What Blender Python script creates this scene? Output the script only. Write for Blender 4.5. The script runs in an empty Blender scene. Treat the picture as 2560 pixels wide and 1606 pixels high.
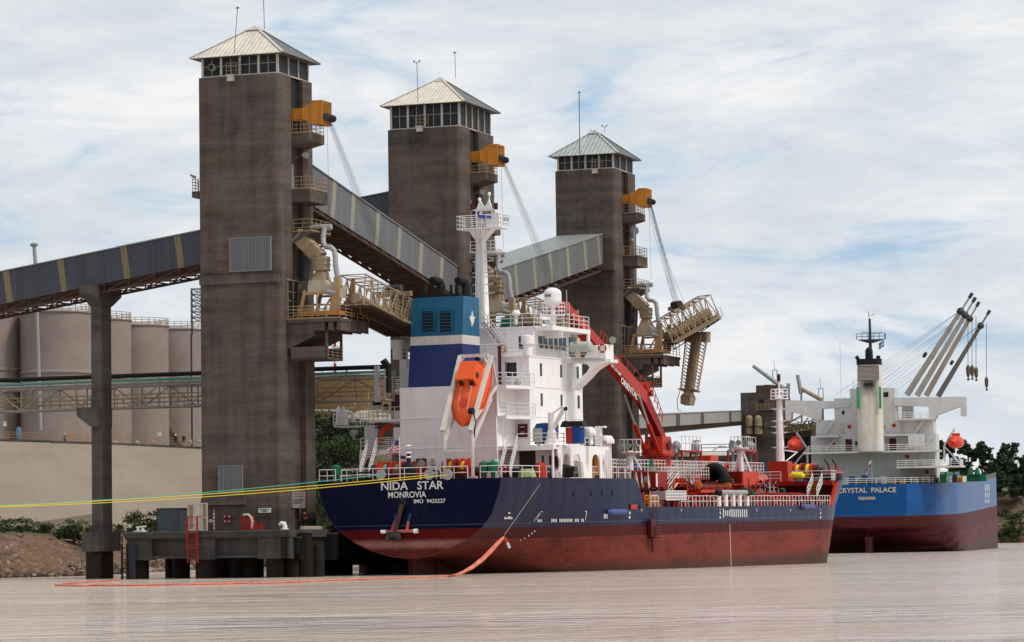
import bpy, math, random
from mathutils import Vector, Matrix, noise
random.seed(7)
R=math.radians; S=bpy.context.scene; C=S.collection
# ---------------------------------------------------------------- camera, light, exposure
F_PX,CAM_H,ROLL=8000.0,2.56,.0145
PITCH=math.atan((1361-803)/F_PX)
cam=bpy.data.cameras.new('camera'); co=bpy.data.objects.new('camera',cam); C.objects.link(co); S.camera=co
cam.sensor_width=36; cam.sensor_fit='HORIZONTAL'; cam.lens=36*F_PX/2560; cam.clip_start=1; cam.clip_end=20000
CR=(Matrix.Rotation(math.pi/2+PITCH,3,'X')@Matrix.Rotation(-ROLL,3,'Z'))
co.matrix_world=Matrix.Translation((0,0,CAM_H))@CR.to_4x4()
SUN=Vector((.62,-.30,.95)).normalized()
sl=bpy.data.lights.new('sun','SUN'); so=bpy.data.objects.new('sun',sl); C.objects.link(so)
sl.energy=2.2; sl.angle=R(11); sl.color=(1,.95,.88); so.rotation_euler=SUN.to_track_quat('Z','Y').to_euler()
W=bpy.data.worlds.new('World'); S.world=W; W.use_nodes=True
S.view_settings.view_transform='Standard'; S.view_settings.look='None'; S.view_settings.exposure=.12; S.view_settings.gamma=1
def mk_world():
    nt=W.node_tree; n=nt.nodes; n.clear(); L=nt.links.new
    out=n.new('ShaderNodeOutputWorld'); bg=n.new('ShaderNodeBackground'); bg.inputs[1].default_value=.1
    sky=n.new('ShaderNodeTexSky'); sky.sky_type='NISHITA'; sky.sun_disc=False
    sky.sun_elevation=math.asin(SUN.z); sky.sun_rotation=math.atan2(SUN.x,SUN.y); sky.air_density=1; sky.dust_density=1.5
    tc=n.new('ShaderNodeTexCoord')
    def nz(scale,det,rough,seed,dist=0):
        mp=n.new('ShaderNodeMapping'); L(tc.outputs['Generated'],mp.inputs[0]); mp.inputs['Scale'].default_value=scale; mp.inputs['Location'].default_value=(seed,seed*.7,seed*.3)
        t=n.new('ShaderNodeTexNoise'); L(mp.outputs[0],t.inputs[0]); t.inputs['Scale'].default_value=1; t.inputs['Detail'].default_value=det; t.inputs['Roughness'].default_value=rough; t.inputs['Distortion'].default_value=dist
        return t.outputs[0]
    def ramp(s,p):
        r=n.new('ShaderNodeValToRGB'); L(s,r.inputs[0]); r.color_ramp.elements[0].position=p[0][0]; r.color_ramp.elements[1].position=p[-1][0]
        r.color_ramp.elements[0].color=(p[0][1],)*3+(1,); r.color_ramp.elements[1].color=(p[-1][1],)*3+(1,)
        for a,b in p[1:-1]:
            e=r.color_ramp.elements.new(a); e.color=(b,b,b,1)
        return r.outputs[0]
    a=ramp(nz((13,13,44),7,.58,3.1,.6),[(.31,0),(.44,.78),(.56,1)])      # cloud cover
    b=nz((9,9,34),6,.62,8.3,.4)                                           # thick / thin cloud
    c=nz((42,42,150),5,.6,5.2,.8)                                         # streaks
    cr=n.new('ShaderNodeValToRGB'); ad=n.new('ShaderNodeMath'); ad.operation='MULTIPLY_ADD'; L(c,ad.inputs[0]); ad.inputs[1].default_value=.34; 
    sb=n.new('ShaderNodeMath'); sb.operation='SUBTRACT'; L(b,sb.inputs[0]); sb.inputs[1].default_value=.17; L(sb.outputs[0],ad.inputs[2]); L(ad.outputs[0],cr.inputs[0])
    e=cr.color_ramp.elements; e[0].position=.36; e[0].color=(6.3,6.8,7.25,1); e[1].position=.66; e[1].color=(8.5,8.4,8.4,1)
    k=cr.color_ramp.elements.new(.5); k.color=(7.1,7.4,7.7,1)
    bl=n.new('ShaderNodeMixRGB'); L(sky.outputs[0],bl.inputs[1]); bl.inputs[2].default_value=(3.9,5.7,7.6,1); bl.inputs[0].default_value=.75
    mx=n.new('ShaderNodeMixRGB'); L(a,mx.inputs[0]); L(bl.outputs[0],mx.inputs[1]); L(cr.outputs[0],mx.inputs[2])
    L(mx.outputs[0],bg.inputs[0]); L(bg.outputs[0],out.inputs[0])
mk_world()
# ---------------------------------------------------------------- frames: rays of the calibrated camera met with planes of a local frame
CO=Vector((0,0,CAM_H))
def ray(px,py): return CR@Vector(((px-1280)/F_PX,(803-py)/F_PX,-1))
def P(px,py,Y): d=ray(px,py); return CO+d*(Y/d.y)
class Fr:
    def __init__(s,o,a=0,trim=0):
        s.o=Vector(o); s.M=Matrix.Rotation(-R(a),3,'Z')@Matrix.Rotation(R(trim),3,'X'); s.I=s.M.transposed()
        s.mat=Matrix.Translation(s.o)@s.M.to_4x4()
    def hit(s,px,py,ax,v):
        d=s.I@ray(px,py); o=s.I@(CO-s.o); return o+d*((v-o[ax])/d[ax])
    def X(s,px,py,v=0): return s.hit(px,py,0,v)
    def Y(s,px,py,v=0): return s.hit(px,py,1,v)
    def Z(s,px,py,v=0): return s.hit(px,py,2,v)
    def w(s,p): return s.o+s.M@Vector(p)
    def l(s,p): return s.I@(Vector(p)-s.o)
WF=Fr((0,0,0))
# ---------------------------------------------------------------- mesh builder
class MB:
    def __init__(s): s.v=[]; s.f=[]; s.m=[]; s.mi=0
    def add(s,vs,fs):
        b=len(s.v); s.v+= [tuple(q) for q in vs]; s.f+=[tuple(b+i for i in f) for f in fs]; s.m+=[s.mi]*len(fs); return s
    def box(s,x0,x1,y0,y1,z0,z1):
        return s.add([(x,y,z) for z in (z0,z1) for y in (y0,y1) for x in (x0,x1)],[(0,2,3,1),(4,5,7,6),(0,1,5,4),(2,6,7,3),(0,4,6,2),(1,3,7,5)])
    def hexa(s,b,t):   # bottom 4, top 4 (ccw)
        return s.add(list(b)+list(t),[(3,2,1,0),(4,5,6,7)]+[(i,(i+1)%4,4+(i+1)%4,4+i) for i in range(4)])
    def bar(s,p,q,w=.1,h=None,up=(0,0,1)):
        p,q=Vector(p),Vector(q); d=(q-p)
        if d.length<1e-6: return s
        d.normalize(); h=w if h is None else h; u=Vector(up)
        a=d.cross(u)
        if a.length<1e-4: a=d.cross(Vector((1,0,0)))
        a.normalize(); b=a.cross(d); a*=w/2; b*=h/2
        return s.hexa([p-a-b,p+a-b,p+a+b,p-a+b],[q-a-b,q+a-b,q+a+b,q-a+b])
    def tube(s,p,q,r,n=8,r2=None,cap=True):
        p,q=Vector(p),Vector(q); d=q-p
        if d.length<1e-6: return s
        d.normalize(); r2=r if r2 is None else r2
        a=d.cross(Vector((0,0,1)))
        if a.length<1e-3: a=Vector((1,0,0))
        a.normalize(); b=a.cross(d)
        vs=[c+(a*math.cos(2*math.pi*i/n)+b*math.sin(2*math.pi*i/n))*k for c,k in ((p,r),(q,r2)) for i in range(n)]
        fs=[(i,(i+1)%n,n+(i+1)%n,n+i) for i in range(n)]
        if cap: fs+=[tuple(range(n-1,-1,-1)),tuple(range(n,2*n))]
        return s.add(vs,fs)
    def path(s,pts,r,n=8):
        pts=[Vector(p) for p in pts]; rs=r if isinstance(r,(list,tuple)) else [r]*len(pts)
        vs=[]; a0=None
        for i,p in enumerate(pts):
            d=(pts[min(i+1,len(pts)-1)]-pts[max(i-1,0)]).normalized()
            a=d.cross(Vector((0,0,1))) if a0 is None else a0-d*a0.dot(d)
            if a.length<1e-3: a=d.cross(Vector((0,1,0)))
            a.normalize(); a0=a; b=a.cross(d)
            vs+=[p+(a*math.cos(2*math.pi*k/n)+b*math.sin(2*math.pi*k/n))*rs[i] for k in range(n)]
        fs=[(j*n+k,j*n+(k+1)%n,(j+1)*n+(k+1)%n,(j+1)*n+k) for j in range(len(pts)-1) for k in range(n)]
        fs+=[tuple(range(n-1,-1,-1)),tuple(range(len(vs)-n,len(vs)))]
        return s.add(vs,fs)
    def lathe(s,c,prof,n=24,ax=2):
        c=Vector(c); vs=[]
        for r,h in prof:
            for k in range(n):
                a=2*math.pi*k/n; q=(r*math.cos(a),r*math.sin(a),h)
                if ax==0: q=(q[2],q[0],q[1])
                if ax==1: q=(q[1],q[2],q[0])
                vs.append(c+Vector(q))
        m=len(prof); fs=[(j*n+k,j*n+(k+1)%n,(j+1)*n+(k+1)%n,(j+1)*n+k) for j in range(m-1) for k in range(n)]
        if prof[0][0]>1e-4: fs.append(tuple(range(n-1,-1,-1)))
        if prof[-1][0]>1e-4: fs.append(tuple(range((m-1)*n,m*n)))
        return s.add(vs,fs)
    def ball(s,c,r,n=12,sc=(1,1,1)):
        c=Vector(c); m=max(4,n//2); vs=[]; 
        for j in range(m+1):
            t=math.pi*j/m
            for k in range(n):
                a=2*math.pi*k/n; vs.append(c+Vector((r*sc[0]*math.sin(t)*math.cos(a),r*sc[1]*math.sin(t)*math.sin(a),-r*sc[2]*math.cos(t))))
        return s.add(vs,[(j*n+k,j*n+(k+1)%n,(j+1)*n+(k+1)%n,(j+1)*n+k) for j in range(m) for k in range(n)])
    def torus(s,c,R1,r,ax=1,n=20,k=8):
        c=Vector(c); vs=[]
        for i in range(n):
            a=2*math.pi*i/n
            for j in range(k):
                b=2*math.pi*j/k; u=(R1+r*math.cos(b)); q=[u*math.cos(a),u*math.sin(a),r*math.sin(b)]
                q={0:(q[2],q[0],q[1]),1:(q[0],q[2],q[1]),2:q}[ax]; vs.append(c+Vector(q))
        return s.add(vs,[(i*k+j,i*k+(j+1)%k,((i+1)%n)*k+(j+1)%k,((i+1)%n)*k+j) for i in range(n) for j in range(k)])
    def prism(s,pts,ax,a,b):   # outline (2d in the two other axes) pulled from a to b along ax
        def q(p,v): return {0:(v,p[0],p[1]),1:(p[0],v,p[1]),2:(p[0],p[1],v)}[ax]
        n=len(pts); vs=[q(p,a) for p in pts]+[q(p,b) for p in pts]
        return s.add(vs,[tuple(range(n-1,-1,-1)),tuple(range(n,2*n))]+[(i,(i+1)%n,n+(i+1)%n,n+i) for i in range(n)])
    def rail(s,pts,h=1.05,k=3,sp=1.5,r=.03,post=None):
        pts=[Vector(p) for p in pts]; up=Vector((0,0,1)); post=post or r*1.15
        for i in range(len(pts)-1):
            p,q=pts[i],pts[i+1]; L=(q-p).length; n=max(1,round(L/sp))
            for j in range(k): o=up*h*(j+1)/k; s.tube(p+o,q+o,r,4,cap=False)
            for j in range(n+1):
                if j==0 and i>0: continue
                t=p.lerp(q,j/n); s.tube(t,t+up*h,post,4,cap=False)
        return s
    def stair(s,p,q,w,side,n=10,r=.03,h=.95,tm=None):  # p bottom, q top, side = horizontal unit vector
        p,q,side=Vector(p),Vector(q),Vector(side).normalized()
        for k in (-1,1):
            o=side*w/2*k; s.bar(p+o,q+o,.05,.2); s.tube(p+o+Vector((0,0,h)),q+o+Vector((0,0,h)),r,4); s.tube(p+o+Vector((0,0,h*.5)),q+o+Vector((0,0,h*.5)),r,4)
            for j in (0,.33,.66,1): t=p.lerp(q,j)+o; s.tube(t,t+Vector((0,0,h)),r,4)
        if tm is not None: s.mi=tm
        for j in range(n): t=p.lerp(q,(j+.5)/n); s.bar(t-side*w/2,t+side*w/2,.24,.05)
        s.mi=0
        return s
    def truss(s,p,q,h,n,r=.06,up=(0,0,1),x=False):   # panel truss between chords p-q and p-q + up*h
        p,q=Vector(p),Vector(q); u=Vector(up)*h
        s.bar(p,q,r*2); s.bar(p+u,q+u,r*2)
        for j in range(n+1): t=p.lerp(q,j/n); s.bar(t,t+u,r*1.6)
        for j in range(n):
            a,b=p.lerp(q,j/n),p.lerp(q,(j+1)/n)
            if j%2==0 or x: s.bar(a,b+u,r*1.5)
            if j%2==1 or x: s.bar(a+u,b,r*1.5)
        return s
def obj(name,mb,mats,fr=WF,parent=None,base=(0,0,0),smooth=False):
    me=bpy.data.meshes.new(name); b=Vector(base)
    me.from_pydata([tuple(Vector(v)-b) for v in mb.v],[],mb.f)
    if not isinstance(mats,(list,tuple)): mats=[mats]
    for m in mats: me.materials.append(m)
    if len(mats)>1: me.polygons.foreach_set('material_index',mb.m)
    if smooth:
        me.polygons.foreach_set('use_smooth',[True]*len(me.polygons))
        try: me.set_sharp_from_angle(angle=R(35))
        except Exception: pass
    me.update(); o=bpy.data.objects.new(name,me); C.objects.link(o)
    if parent is not None: o.parent=parent
    else: o.matrix_world=fr.mat@Matrix.Translation(b)
    return o
def tag(o,label,cat,group=None):
    o['label']=label; o['category']=cat
    if group: o['group']=group
    return o
class Thing:
    def __init__(s,name,label,cat,fr=WF,base=(0,0,0),group=None):
        s.fr,s.base=fr,Vector(base); o=s.o=bpy.data.objects.new(name,None); C.objects.link(o); o.empty_display_size=.5
        o.matrix_world=fr.mat@Matrix.Translation(s.base); tag(o,label,cat,group)
    def part(s,name,mb,mats,parent=None,smooth=False,label=None):
        p=obj(name,mb,mats,s.fr,parent or s.o,s.base,smooth)
        if label: p['label']=label
        return p
def solo(name,label,cat,mb,mats,fr=WF,base=(0,0,0),group=None,smooth=False):
    return tag(obj(name,mb,mats,fr,None,base,smooth),label,cat,group)
def struct(name,mb,mats,fr=WF,smooth=False):
    o=obj(name,mb,mats,fr,smooth=smooth); o['kind']='structure'; return o
def dup(root,mat,label=None,group=None):
    r=root.copy(); C.objects.link(r); r.matrix_world=mat
    if label: r['label']=label
    if group: r['group']=group
    for ch in list(root.children):
        c=ch.copy(); C.objects.link(c); c.parent=r
        for g in ch.children: d=g.copy(); C.objects.link(d); d.parent=c
    return r
def text(name,body,size,mat,fr,parent,base,pos,xdir,zdir,off=.0,ext=.006,width=None):
    """lettering as a mesh, its left foot at pos, reading along xdir, upright along zdir"""
    cu=bpy.data.curves.new('t','FONT'); cu.body=body; cu.size=size; cu.offset=off; cu.extrude=ext; cu.resolution_u=3
    t=bpy.data.objects.new('t',cu); C.objects.link(t); dg=bpy.context.evaluated_depsgraph_get()
    me=bpy.data.meshes.new_from_object(t.evaluated_get(dg)); bpy.data.objects.remove(t)
    xs=[v.co.x for v in me.vertices]; k=(width/(max(xs)-min(xs))) if width else 1; x0=min(xs)
    x,z=Vector(xdir).normalized(),Vector(zdir).normalized(); y=z.cross(x)
    for v in me.vertices:
        c=v.co.copy(); v.co=Vector(pos)-Vector(base)+x*(c.x-x0)*k+z*c.y-y*c.z*1.0
    me.materials.clear(); me.materials.append(mat); o=bpy.data.objects.new(name,me); C.objects.link(o)
    o.parent=parent
    return o
# ---------------------------------------------------------------- materials
def N(nt,t,**k):
    n=nt.nodes.new('ShaderNode'+t)
    for a,b in k.items(): setattr(n,a,b)
    return n
class M:
    """small node helper around one Principled shader"""
    def __init__(s,name,rough=.6,metal=0,spec=.22):
        s.m=bpy.data.materials.new(name); s.m.use_nodes=True; s.nt=s.m.node_tree; s.b=s.nt.nodes['Principled BSDF']; s.L=s.nt.links.new
        s.b.inputs['Roughness'].default_value=rough; s.b.inputs['Metallic'].default_value=metal; s.b.inputs['Specular IOR Level'].default_value=spec
        s.tc=N(s.nt,'TexCoord').outputs['Object']; s.loc=N(s.nt,'ObjectInfo').outputs['Location']; a=N(s.nt,'VectorMath',operation='MULTIPLY'); s.L(s.loc,a.inputs[0]); a.inputs[1].default_value=(.37,.23,.0); b=N(s.nt,'VectorMath',operation='ADD'); s.L(s.tc,b.inputs[0]); s.L(a.outputs[0],b.inputs[1]); s.tn=b.outputs[0]
    def noise(s,scale=(1,1,1),k=1,det=4,rough=.6,dist=0):
        mp=N(s.nt,'Mapping'); s.L(s.tn,mp.inputs[0]); mp.inputs['Scale'].default_value=scale
        t=N(s.nt,'TexNoise'); s.L(mp.outputs[0],t.inputs[0]); t.inputs['Scale'].default_value=k; t.inputs['Detail'].default_value=det; t.inputs['Roughness'].default_value=rough; t.inputs['Distortion'].default_value=dist
        return t.outputs[0]
    def ramp(s,src,*st):
        r=N(s.nt,'ValToRGB'); s.L(src,r.inputs[0]); e=r.color_ramp.elements
        e[0].position,e[1].position=st[0][0],st[-1][0]; e[0].color=tuple(st[0][1])+(1,); e[1].color=tuple(st[-1][1])+(1,)
        for p,c in st[1:-1]: q=e.new(p); q.color=tuple(c)+(1,)
        return r.outputs[0]
    def val(s,src,a,b,lo=0,hi=1):
        r=N(s.nt,'MapRange'); s.L(src,r.inputs[0]); r.inputs[1].default_value=a; r.inputs[2].default_value=b; r.inputs[3].default_value=lo; r.inputs[4].default_value=hi; return r.outputs[0]
    def mix(s,f,a,b,mode='MIX'):
        m=N(s.nt,'MixRGB',blend_type=mode)
        for i,x in ((0,f),(1,a),(2,b)):
            if isinstance(x,(int,float)): m.inputs[i].default_value=x if i==0 else (x,x,x,1)
            elif isinstance(x,(tuple,list)): m.inputs[i].default_value=tuple(x)+(1,)
            else: s.L(x,m.inputs[i])
        return m.outputs[0]
    def math(s,op,a,b=0,c=0):
        m=N(s.nt,'Math',operation=op)
        for i,x in enumerate((a,b,c)):
            if isinstance(x,(int,float)): m.inputs[i].default_value=x
            else: s.L(x,m.inputs[i])
        return m.outputs[0]
    def xyz(s):
        q=N(s.nt,'SeparateXYZ'); s.L(s.tc,q.inputs[0]); return q.outputs
    def col(s,c):
        if isinstance(c,tuple): s.b.inputs['Base Color'].default_value=c+(1,)
        else: s.L(c,s.b.inputs['Base Color'])
        return s
    def bump(s,h,d=.05,st=.5):
        b=N(s.nt,'Bump'); s.L(h,b.inputs['Height']); b.inputs['Distance'].default_value=d; b.inputs['Strength'].default_value=st
        s.L(b.outputs[0],s.b.inputs['Normal']); return s
def paint(name,c,rough=.5,dirt=.25,dc=None,streak=True,k=1.0,metal=0,plates=0):
    """paint with grime: broad blotches and vertical runs"""
    m=M(name,rough,metal); dc=dc or tuple(x*.45+.02 for x in c)
    a=m.noise((1,1,1),.6*k,5,.65); b=m.noise((2.2,2.2,.22),1.2*k,4,.7)
    f=m.val(m.mix(.5,a,b) if streak else a,.42,.78,0,dirt*2)
    q=m.mix(f,c,dc)
    if plates:   # welded plates: thin seams, shallow dents, rust runs below fittings
        o=m.xyz(); u=m.math('ADD',o[0],o[1]); sm=lambda v,p,w: m.val(m.math('ABSOLUTE',m.math('SUBTRACT',m.math('FRACT',m.math('MULTIPLY',v,1/p)),.5)),.5-w,.5)
        ln=m.math('MAXIMUM',sm(u,2.35,.016),sm(o[2],1.38,.02)); q=m.mix(m.math('MULTIPLY',ln,.22),q,(.30,.27,.25))
        rr=m.math('MULTIPLY',m.val(m.noise((2.6,2.6,.16),1.3,3,.6),.63,.70),m.val(m.noise((.5,.5,.5),1,3),.45,.6)); q=m.mix(m.math('MULTIPLY',rr,.55*plates),q,(.36,.17,.08))
        ch=m.val(m.noise((5,5,5),1,2),.70,.73); q=m.mix(m.math('MULTIPLY',ch,.4*plates),q,(.25,.12,.07)); m.bump(m.math('SUBTRACT',m.noise((.9,.9,.9),1,2,.4),m.math('MULTIPLY',ln,.25)),.05,.45)
    m.col(q); return m.m
def corr(name,c,axis='xy',pitch=.3,var=.12,rough=.45,metal=0,panel=1.05):
    m=M(name,rough,metal); o=m.xyz(); u={'x':o[0],'y':o[1],'xy':m.math('ADD',o[0],o[1])}[axis]
    w=m.math('SINE',m.math('MULTIPLY',u,2*math.pi/pitch)); pan=m.noise((1.1,1.1,.05),1.2,3,.6)
    sh=m.val(m.math('FRACT',m.math('MULTIPLY',u,1/(panel*4))),0,1,-.04,.04)
    k=m.math('ADD',m.math('ADD',m.math('MULTIPLY',w,var),m.val(pan,.3,.7,.82,1.12)),sh)
    st=m.noise((3,3,.25),1,4,.7); c2=m.mix(m.val(st,.55,.8,0,.35),c,tuple(x*.5 for x in c))
    m.col(m.mix(1.0,c2,k,'MULTIPLY')); m.bump(w,.03,.35); return m.m
def concrete(name,c,lift=1.2,st=.55):
    m=M(name,.9,0,.2); o=m.xyz()
    z=m.math('ADD',m.math('MULTIPLY',o[2],1/lift),m.math('MULTIPLY',m.noise((.4,.4,.4),1,2),.35))
    fr=m.math('FRACT',z); line=m.val(m.math('ABSOLUTE',m.math('SUBTRACT',fr,.5)),.455,.5,0,1)
    band=m.noise((.05,.05,.9),1.0,4,.75); blot=m.noise((.28,.28,.45),1,6,.7,.6); fine=m.noise((1,1,9),2.2,5,.7); run=m.noise((1.4,1.4,.08),1,4,.7)
    k=m.math('ADD',m.val(band,.3,.7,.72,1.26),m.math('ADD',m.val(blot,.3,.72,.28,-.34),m.math('ADD',m.val(fine,.3,.7,-.18,.2),m.val(run,.42,.75,.08,-.30))))
    k=m.math('ADD',k,m.val(m.noise((.5,.5,1.6),1,5,.8),.64,.72,0,.35)); k=m.math('SUBTRACT',k,m.val(m.noise((.9,.9,2.5),1,4,.8),.62,.7,0,.3))
    k=m.math('SUBTRACT',k,m.math('MULTIPLY',line,.10*st))
    warm=m.mix(m.val(m.noise((.12,.12,.2),1,3),.35,.65),c,(c[0]*.92,c[1]*.97,c[2]*1.05))
    m.col(m.mix(1,warm,k,'MULTIPLY')); m.bump(fine,.04,.25); return m.m
def flat(name,c,rough=.6,metal=0): return M(name,rough,metal).col(c).m
# ---------------------------------------------------------------- shared materials
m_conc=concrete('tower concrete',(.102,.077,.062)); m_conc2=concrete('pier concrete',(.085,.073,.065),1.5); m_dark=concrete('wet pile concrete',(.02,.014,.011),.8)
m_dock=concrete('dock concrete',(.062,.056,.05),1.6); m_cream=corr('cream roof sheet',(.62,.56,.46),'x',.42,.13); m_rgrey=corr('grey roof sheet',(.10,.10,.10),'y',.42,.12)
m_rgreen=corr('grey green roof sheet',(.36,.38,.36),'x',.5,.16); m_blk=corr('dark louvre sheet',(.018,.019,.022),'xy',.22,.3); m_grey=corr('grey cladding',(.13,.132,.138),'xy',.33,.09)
m_post=paint('bleached post',(.5,.46,.4),.7,.2); m_yel=paint('ochre crane paint',(.58,.22,.025),.5,.4,(.2,.09,.03)); m_tan=paint('dusty tan steel',(.36,.27,.17),.65,.5,(.14,.09,.055))
m_rust=paint('brown truss steel',(.075,.042,.026),.8,.35); m_rail=paint('tan handrail',(.30,.21,.12),.7,.2); m_wrail=flat('white handrail',(.62,.60,.58),.5)
m_duct=paint('grey duct',(.33,.33,.33),.5,.3); m_cable=flat('steel cable',(.05,.05,.05),.5,.4); m_black=flat('black rubber',(.012,.012,.013),.6); m_glass=flat('dark glass',(.02,.025,.03),.12)
m_steel=paint('galvanised steel',(.36,.36,.35),.5,.2); m_roofside=corr('gallery roof sheet',(.24,.245,.24),'y',.55,.12)
m_red=paint('red steel',(.30,.02,.012),.5,.3); m_white=paint('white steel',(.72,.71,.69),.45,.12,(.35,.3,.25)); m_gblue=corr('blue grey cladding',(.055,.06,.075),'x',.33,.1); m_gyel=corr('faded yellow cladding',(.17,.15,.08),'x',.33,.08)
m_gstrip=corr('cream strip cladding',(.27,.24,.18),'xy',.33,.08)
# ---------------------------------------------------------------- frames of the quay
def fr_at(px,py,Y,a=20,trim=0): c=P(px,py,Y); return Fr((c.x,c.y,0),a,trim)
T1=fr_at(703,650,280); T2=fr_at(1155,500,321.8); T3=fr_at(1540,600,368)
# ---------------------------------------------------------------- water
def water():
    m=M('river water',.05); m.b.inputs['IOR'].default_value=1.33
    a=m.noise((.35,.35,1),1,5,.65,.6); b=m.noise((1.6,1.6,1),1,4,.65,.4); c=m.noise((.035,.05,1),1,4,.6,.5)
    h=m.math('ADD',m.math('MULTIPLY',a,1.0),m.math('MULTIPLY',b,.30)); h=m.math('MULTIPLY',h,m.val(c,.3,.62,.35,1.7))
    d=m.noise((.012,.05,1),1,5,.65,.8); m.bump(h,.6,1.0); m.col(m.mix(m.val(d,.42,.62),(.68,.58,.505),(.50,.365,.275)))  # pale and brown patches carry sky and hull reflections in the colour
    m.L(m.val(d,.4,.65,.04,.14),m.b.inputs['Roughness'])
    mb=MB(); mb.add([(-6000,-60,0),(6000,-60,0),(6000,9000,0),(-6000,9000,0)],[(0,1,2,3)])
    struct('water',mb,m.m)
water()
# ---------------------------------------------------------------- loading towers
def rect_round(W,D,r=.55,n=5):   # outline with a rounded near river corner at (0,0)
    pts=[(-W,0)]+[(-r+r*math.sin(t),r-r*math.cos(t)) for t in [math.pi/2*i/n for i in range(n+1)]]+[(0,D),(-W,D)]
    return pts
def balcony(th,x1,y0,y1,zt,zb,zin,rm=None,wall=None,k=3):
    """concrete balcony on the river face: floor zt, underside zb at its tip and zin at the wall"""
    mb=MB(); mb.hexa([(0,y0,zin),(x1,y0,zb),(x1,y1,zb),(0,y1,zin)],[(0,y0,zt),(x1,y0,zt),(x1,y1,zt),(0,y1,zt)])
    f=th.part('balcony',mb,m_conc)
    mb=MB(); mb.rail([(.05,y0+.05,zt),(x1-.05,y0+.05,zt),(x1-.05,y1-.05,zt),(.05,y1-.05,zt)],1.1,k,.9,.028); mb.bar((0,y0-.01,zt+.05),(x1,y0-.01,zt+.05),.03,.12); mb.bar((x1+.01,y0,zt+.05),(x1+.01,y1,zt+.05),.03,.12)
    th.part('railing',mb,m_rail,parent=f)
def tower(fr,W,D,zt,ze,dz,label,front,roofm,nright,rise):
    th=Thing('loading_tower',label,'tower',fr,(0,0,4.2),'tall concrete grain loading towers')
    mb=MB(); o=rect_round(W,D); ya,yb=2.45,5.0
    # shaft with the vertical channel of the river face
    pts=o[:-2]+[(0,ya),(-.55,ya),(-.55,yb),(0,yb),(0,D),(-W,D)]
    mb.prism(pts,2,3.0 if front==1 else 0,zt); sh=th.part('shaft',mb,m_conc)
    # cabin under the roof
    i=.28; mb=MB(); mb.box(-W+i,-i,i,D-i,zt,ze-.05); cab=th.part('cabin',mb,m_blk)
    mb=MB(); n=4
    for k in range(n+1): x=-W+i+(W-2*i)*k/n; mb.box(x-.11,x+.11,i-.12,i+.02,zt,ze-.06)
    for k in range(nright): y=i+(D-2*i)*(k+1)/nright; mb.box(-i-.02,-i+.1,y-.07,y+.07,zt,ze-.06)
    mb.box(-W+i-.05,-i+.05,i-.16,i+.02,zt,zt+.12); mb.box(-i-.02,-i+.14,i,D-i,zt,zt+.1); th.part('mullion',mb,m_post,parent=cab)
    mb=MB()
    for k in range(n):
        x=-W+i+(W-2*i)*(k+.5)/n; mb.box(x-.03,x+.03,i-.04,i-.01,zt+.12,ze-.1)
    mb.box(-W+i+.2,-i-.2,i-.045,i-.015,zt+(ze-zt)*.55,zt+(ze-zt)*.55+.05); th.part('glazing_bar',mb,m_duct,parent=cab)
    # channel infill panels and door
    mb=MB(); mb.box(-.56,-.42,ya+.02,yb-.02,zt-3.4,zt); 
    for y in (ya+.1,yb-.15): mb.box(-.42,-.36,y,y+.08,zt-3.4,zt)
    th.part('channel_panel',mb,m_blk)
    # roof
    ov=.62; e=[(-W-ov,-ov),(ov,-ov),(ov,D+ov),(-W-ov,D+ov)]; c=(-W/2,D/2,ze+rise); mb=MB()
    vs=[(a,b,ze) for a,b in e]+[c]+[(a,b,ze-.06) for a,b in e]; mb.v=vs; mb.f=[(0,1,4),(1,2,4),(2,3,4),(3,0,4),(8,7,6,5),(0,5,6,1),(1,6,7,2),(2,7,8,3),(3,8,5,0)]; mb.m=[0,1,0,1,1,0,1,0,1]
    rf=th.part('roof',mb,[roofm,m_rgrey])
    mb=MB(); 
    for a,b in e: mb.bar((a,b,ze+.03),(c[0],c[1],c[2]+.03),.28,.06)
    mb.add([(c[0]-.75,c[1]-.75,c[2]-.42),(c[0]+.75,c[1]-.75,c[2]-.42),(c[0]+.75,c[1]+.75,c[2]-.42),(c[0]-.75,c[1]+.75,c[2]-.42),(c[0],c[1],c[2]+.1)],[(0,1,4),(1,2,4),(2,3,4),(3,0,4)])
    th.part('hip_cap',mb,m_post if roofm is m_cream else m_rgreen,parent=rf)
    # balconies down the river face
    balcony(th,1.75,2.5,4.9+.9,39.25+dz,38.5+dz,38.1+dz)
    balcony(th,1.75,2.5,6.4,34.25+dz,33.1+dz,33.1+dz)
    balcony(th,1.9,2.5,6.6,31.4+dz-.95,30.9+dz-.55,30.9+dz-1.5)
    # door, floodlights
    mb=MB(); mb.box(-.56,-.46,3.2,3.95,34.25+dz,36.6+dz); th.part('door',mb,m_steel)
    for a in (-1,0,1):
        mb=MB(); q=Vector((.5,3.9,37.5+dz)); d=Vector((.7,-.5*a-.3,-.25)).normalized(); mb.tube(q,q+d*.5,.09,8,.26); mb.bar((-.4,3.9,37.1+dz),q,.07); th.part('floodlight',mb,m_duct)
    # yellow sheave housing
    mb=MB(); h0,h1=40.5+dz,41.5+dz
    mb.hexa([(-.5,2.9,h0),(1.0,2.9,h0),(1.0,4.6,h0),(-.5,4.6,h0)],[(-.5,2.9,h1),(1.0,2.9,h1),(1.0,4.6,h1),(-.5,4.6,h1)])
    mb.prism([(1.0,h0),(1.9,h0-.5),(2.9,h0-.55),(2.9,h1+.55),(1.9,h1+.55),(1.0,h1)],1,2.75,4.75)
    for x in (1.0,1.9,2.85): mb.box(x-.05,x+.05,2.68,4.82,h0-.5 if x>1.5 else h0,h1+.5 if x>1.5 else h1)
    mb.box(1.9,2.9,2.68,4.82,h1+.5,h1+.6)
    hs=th.part('sheave_housing',mb,m_yel)
    mb=MB()
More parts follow.
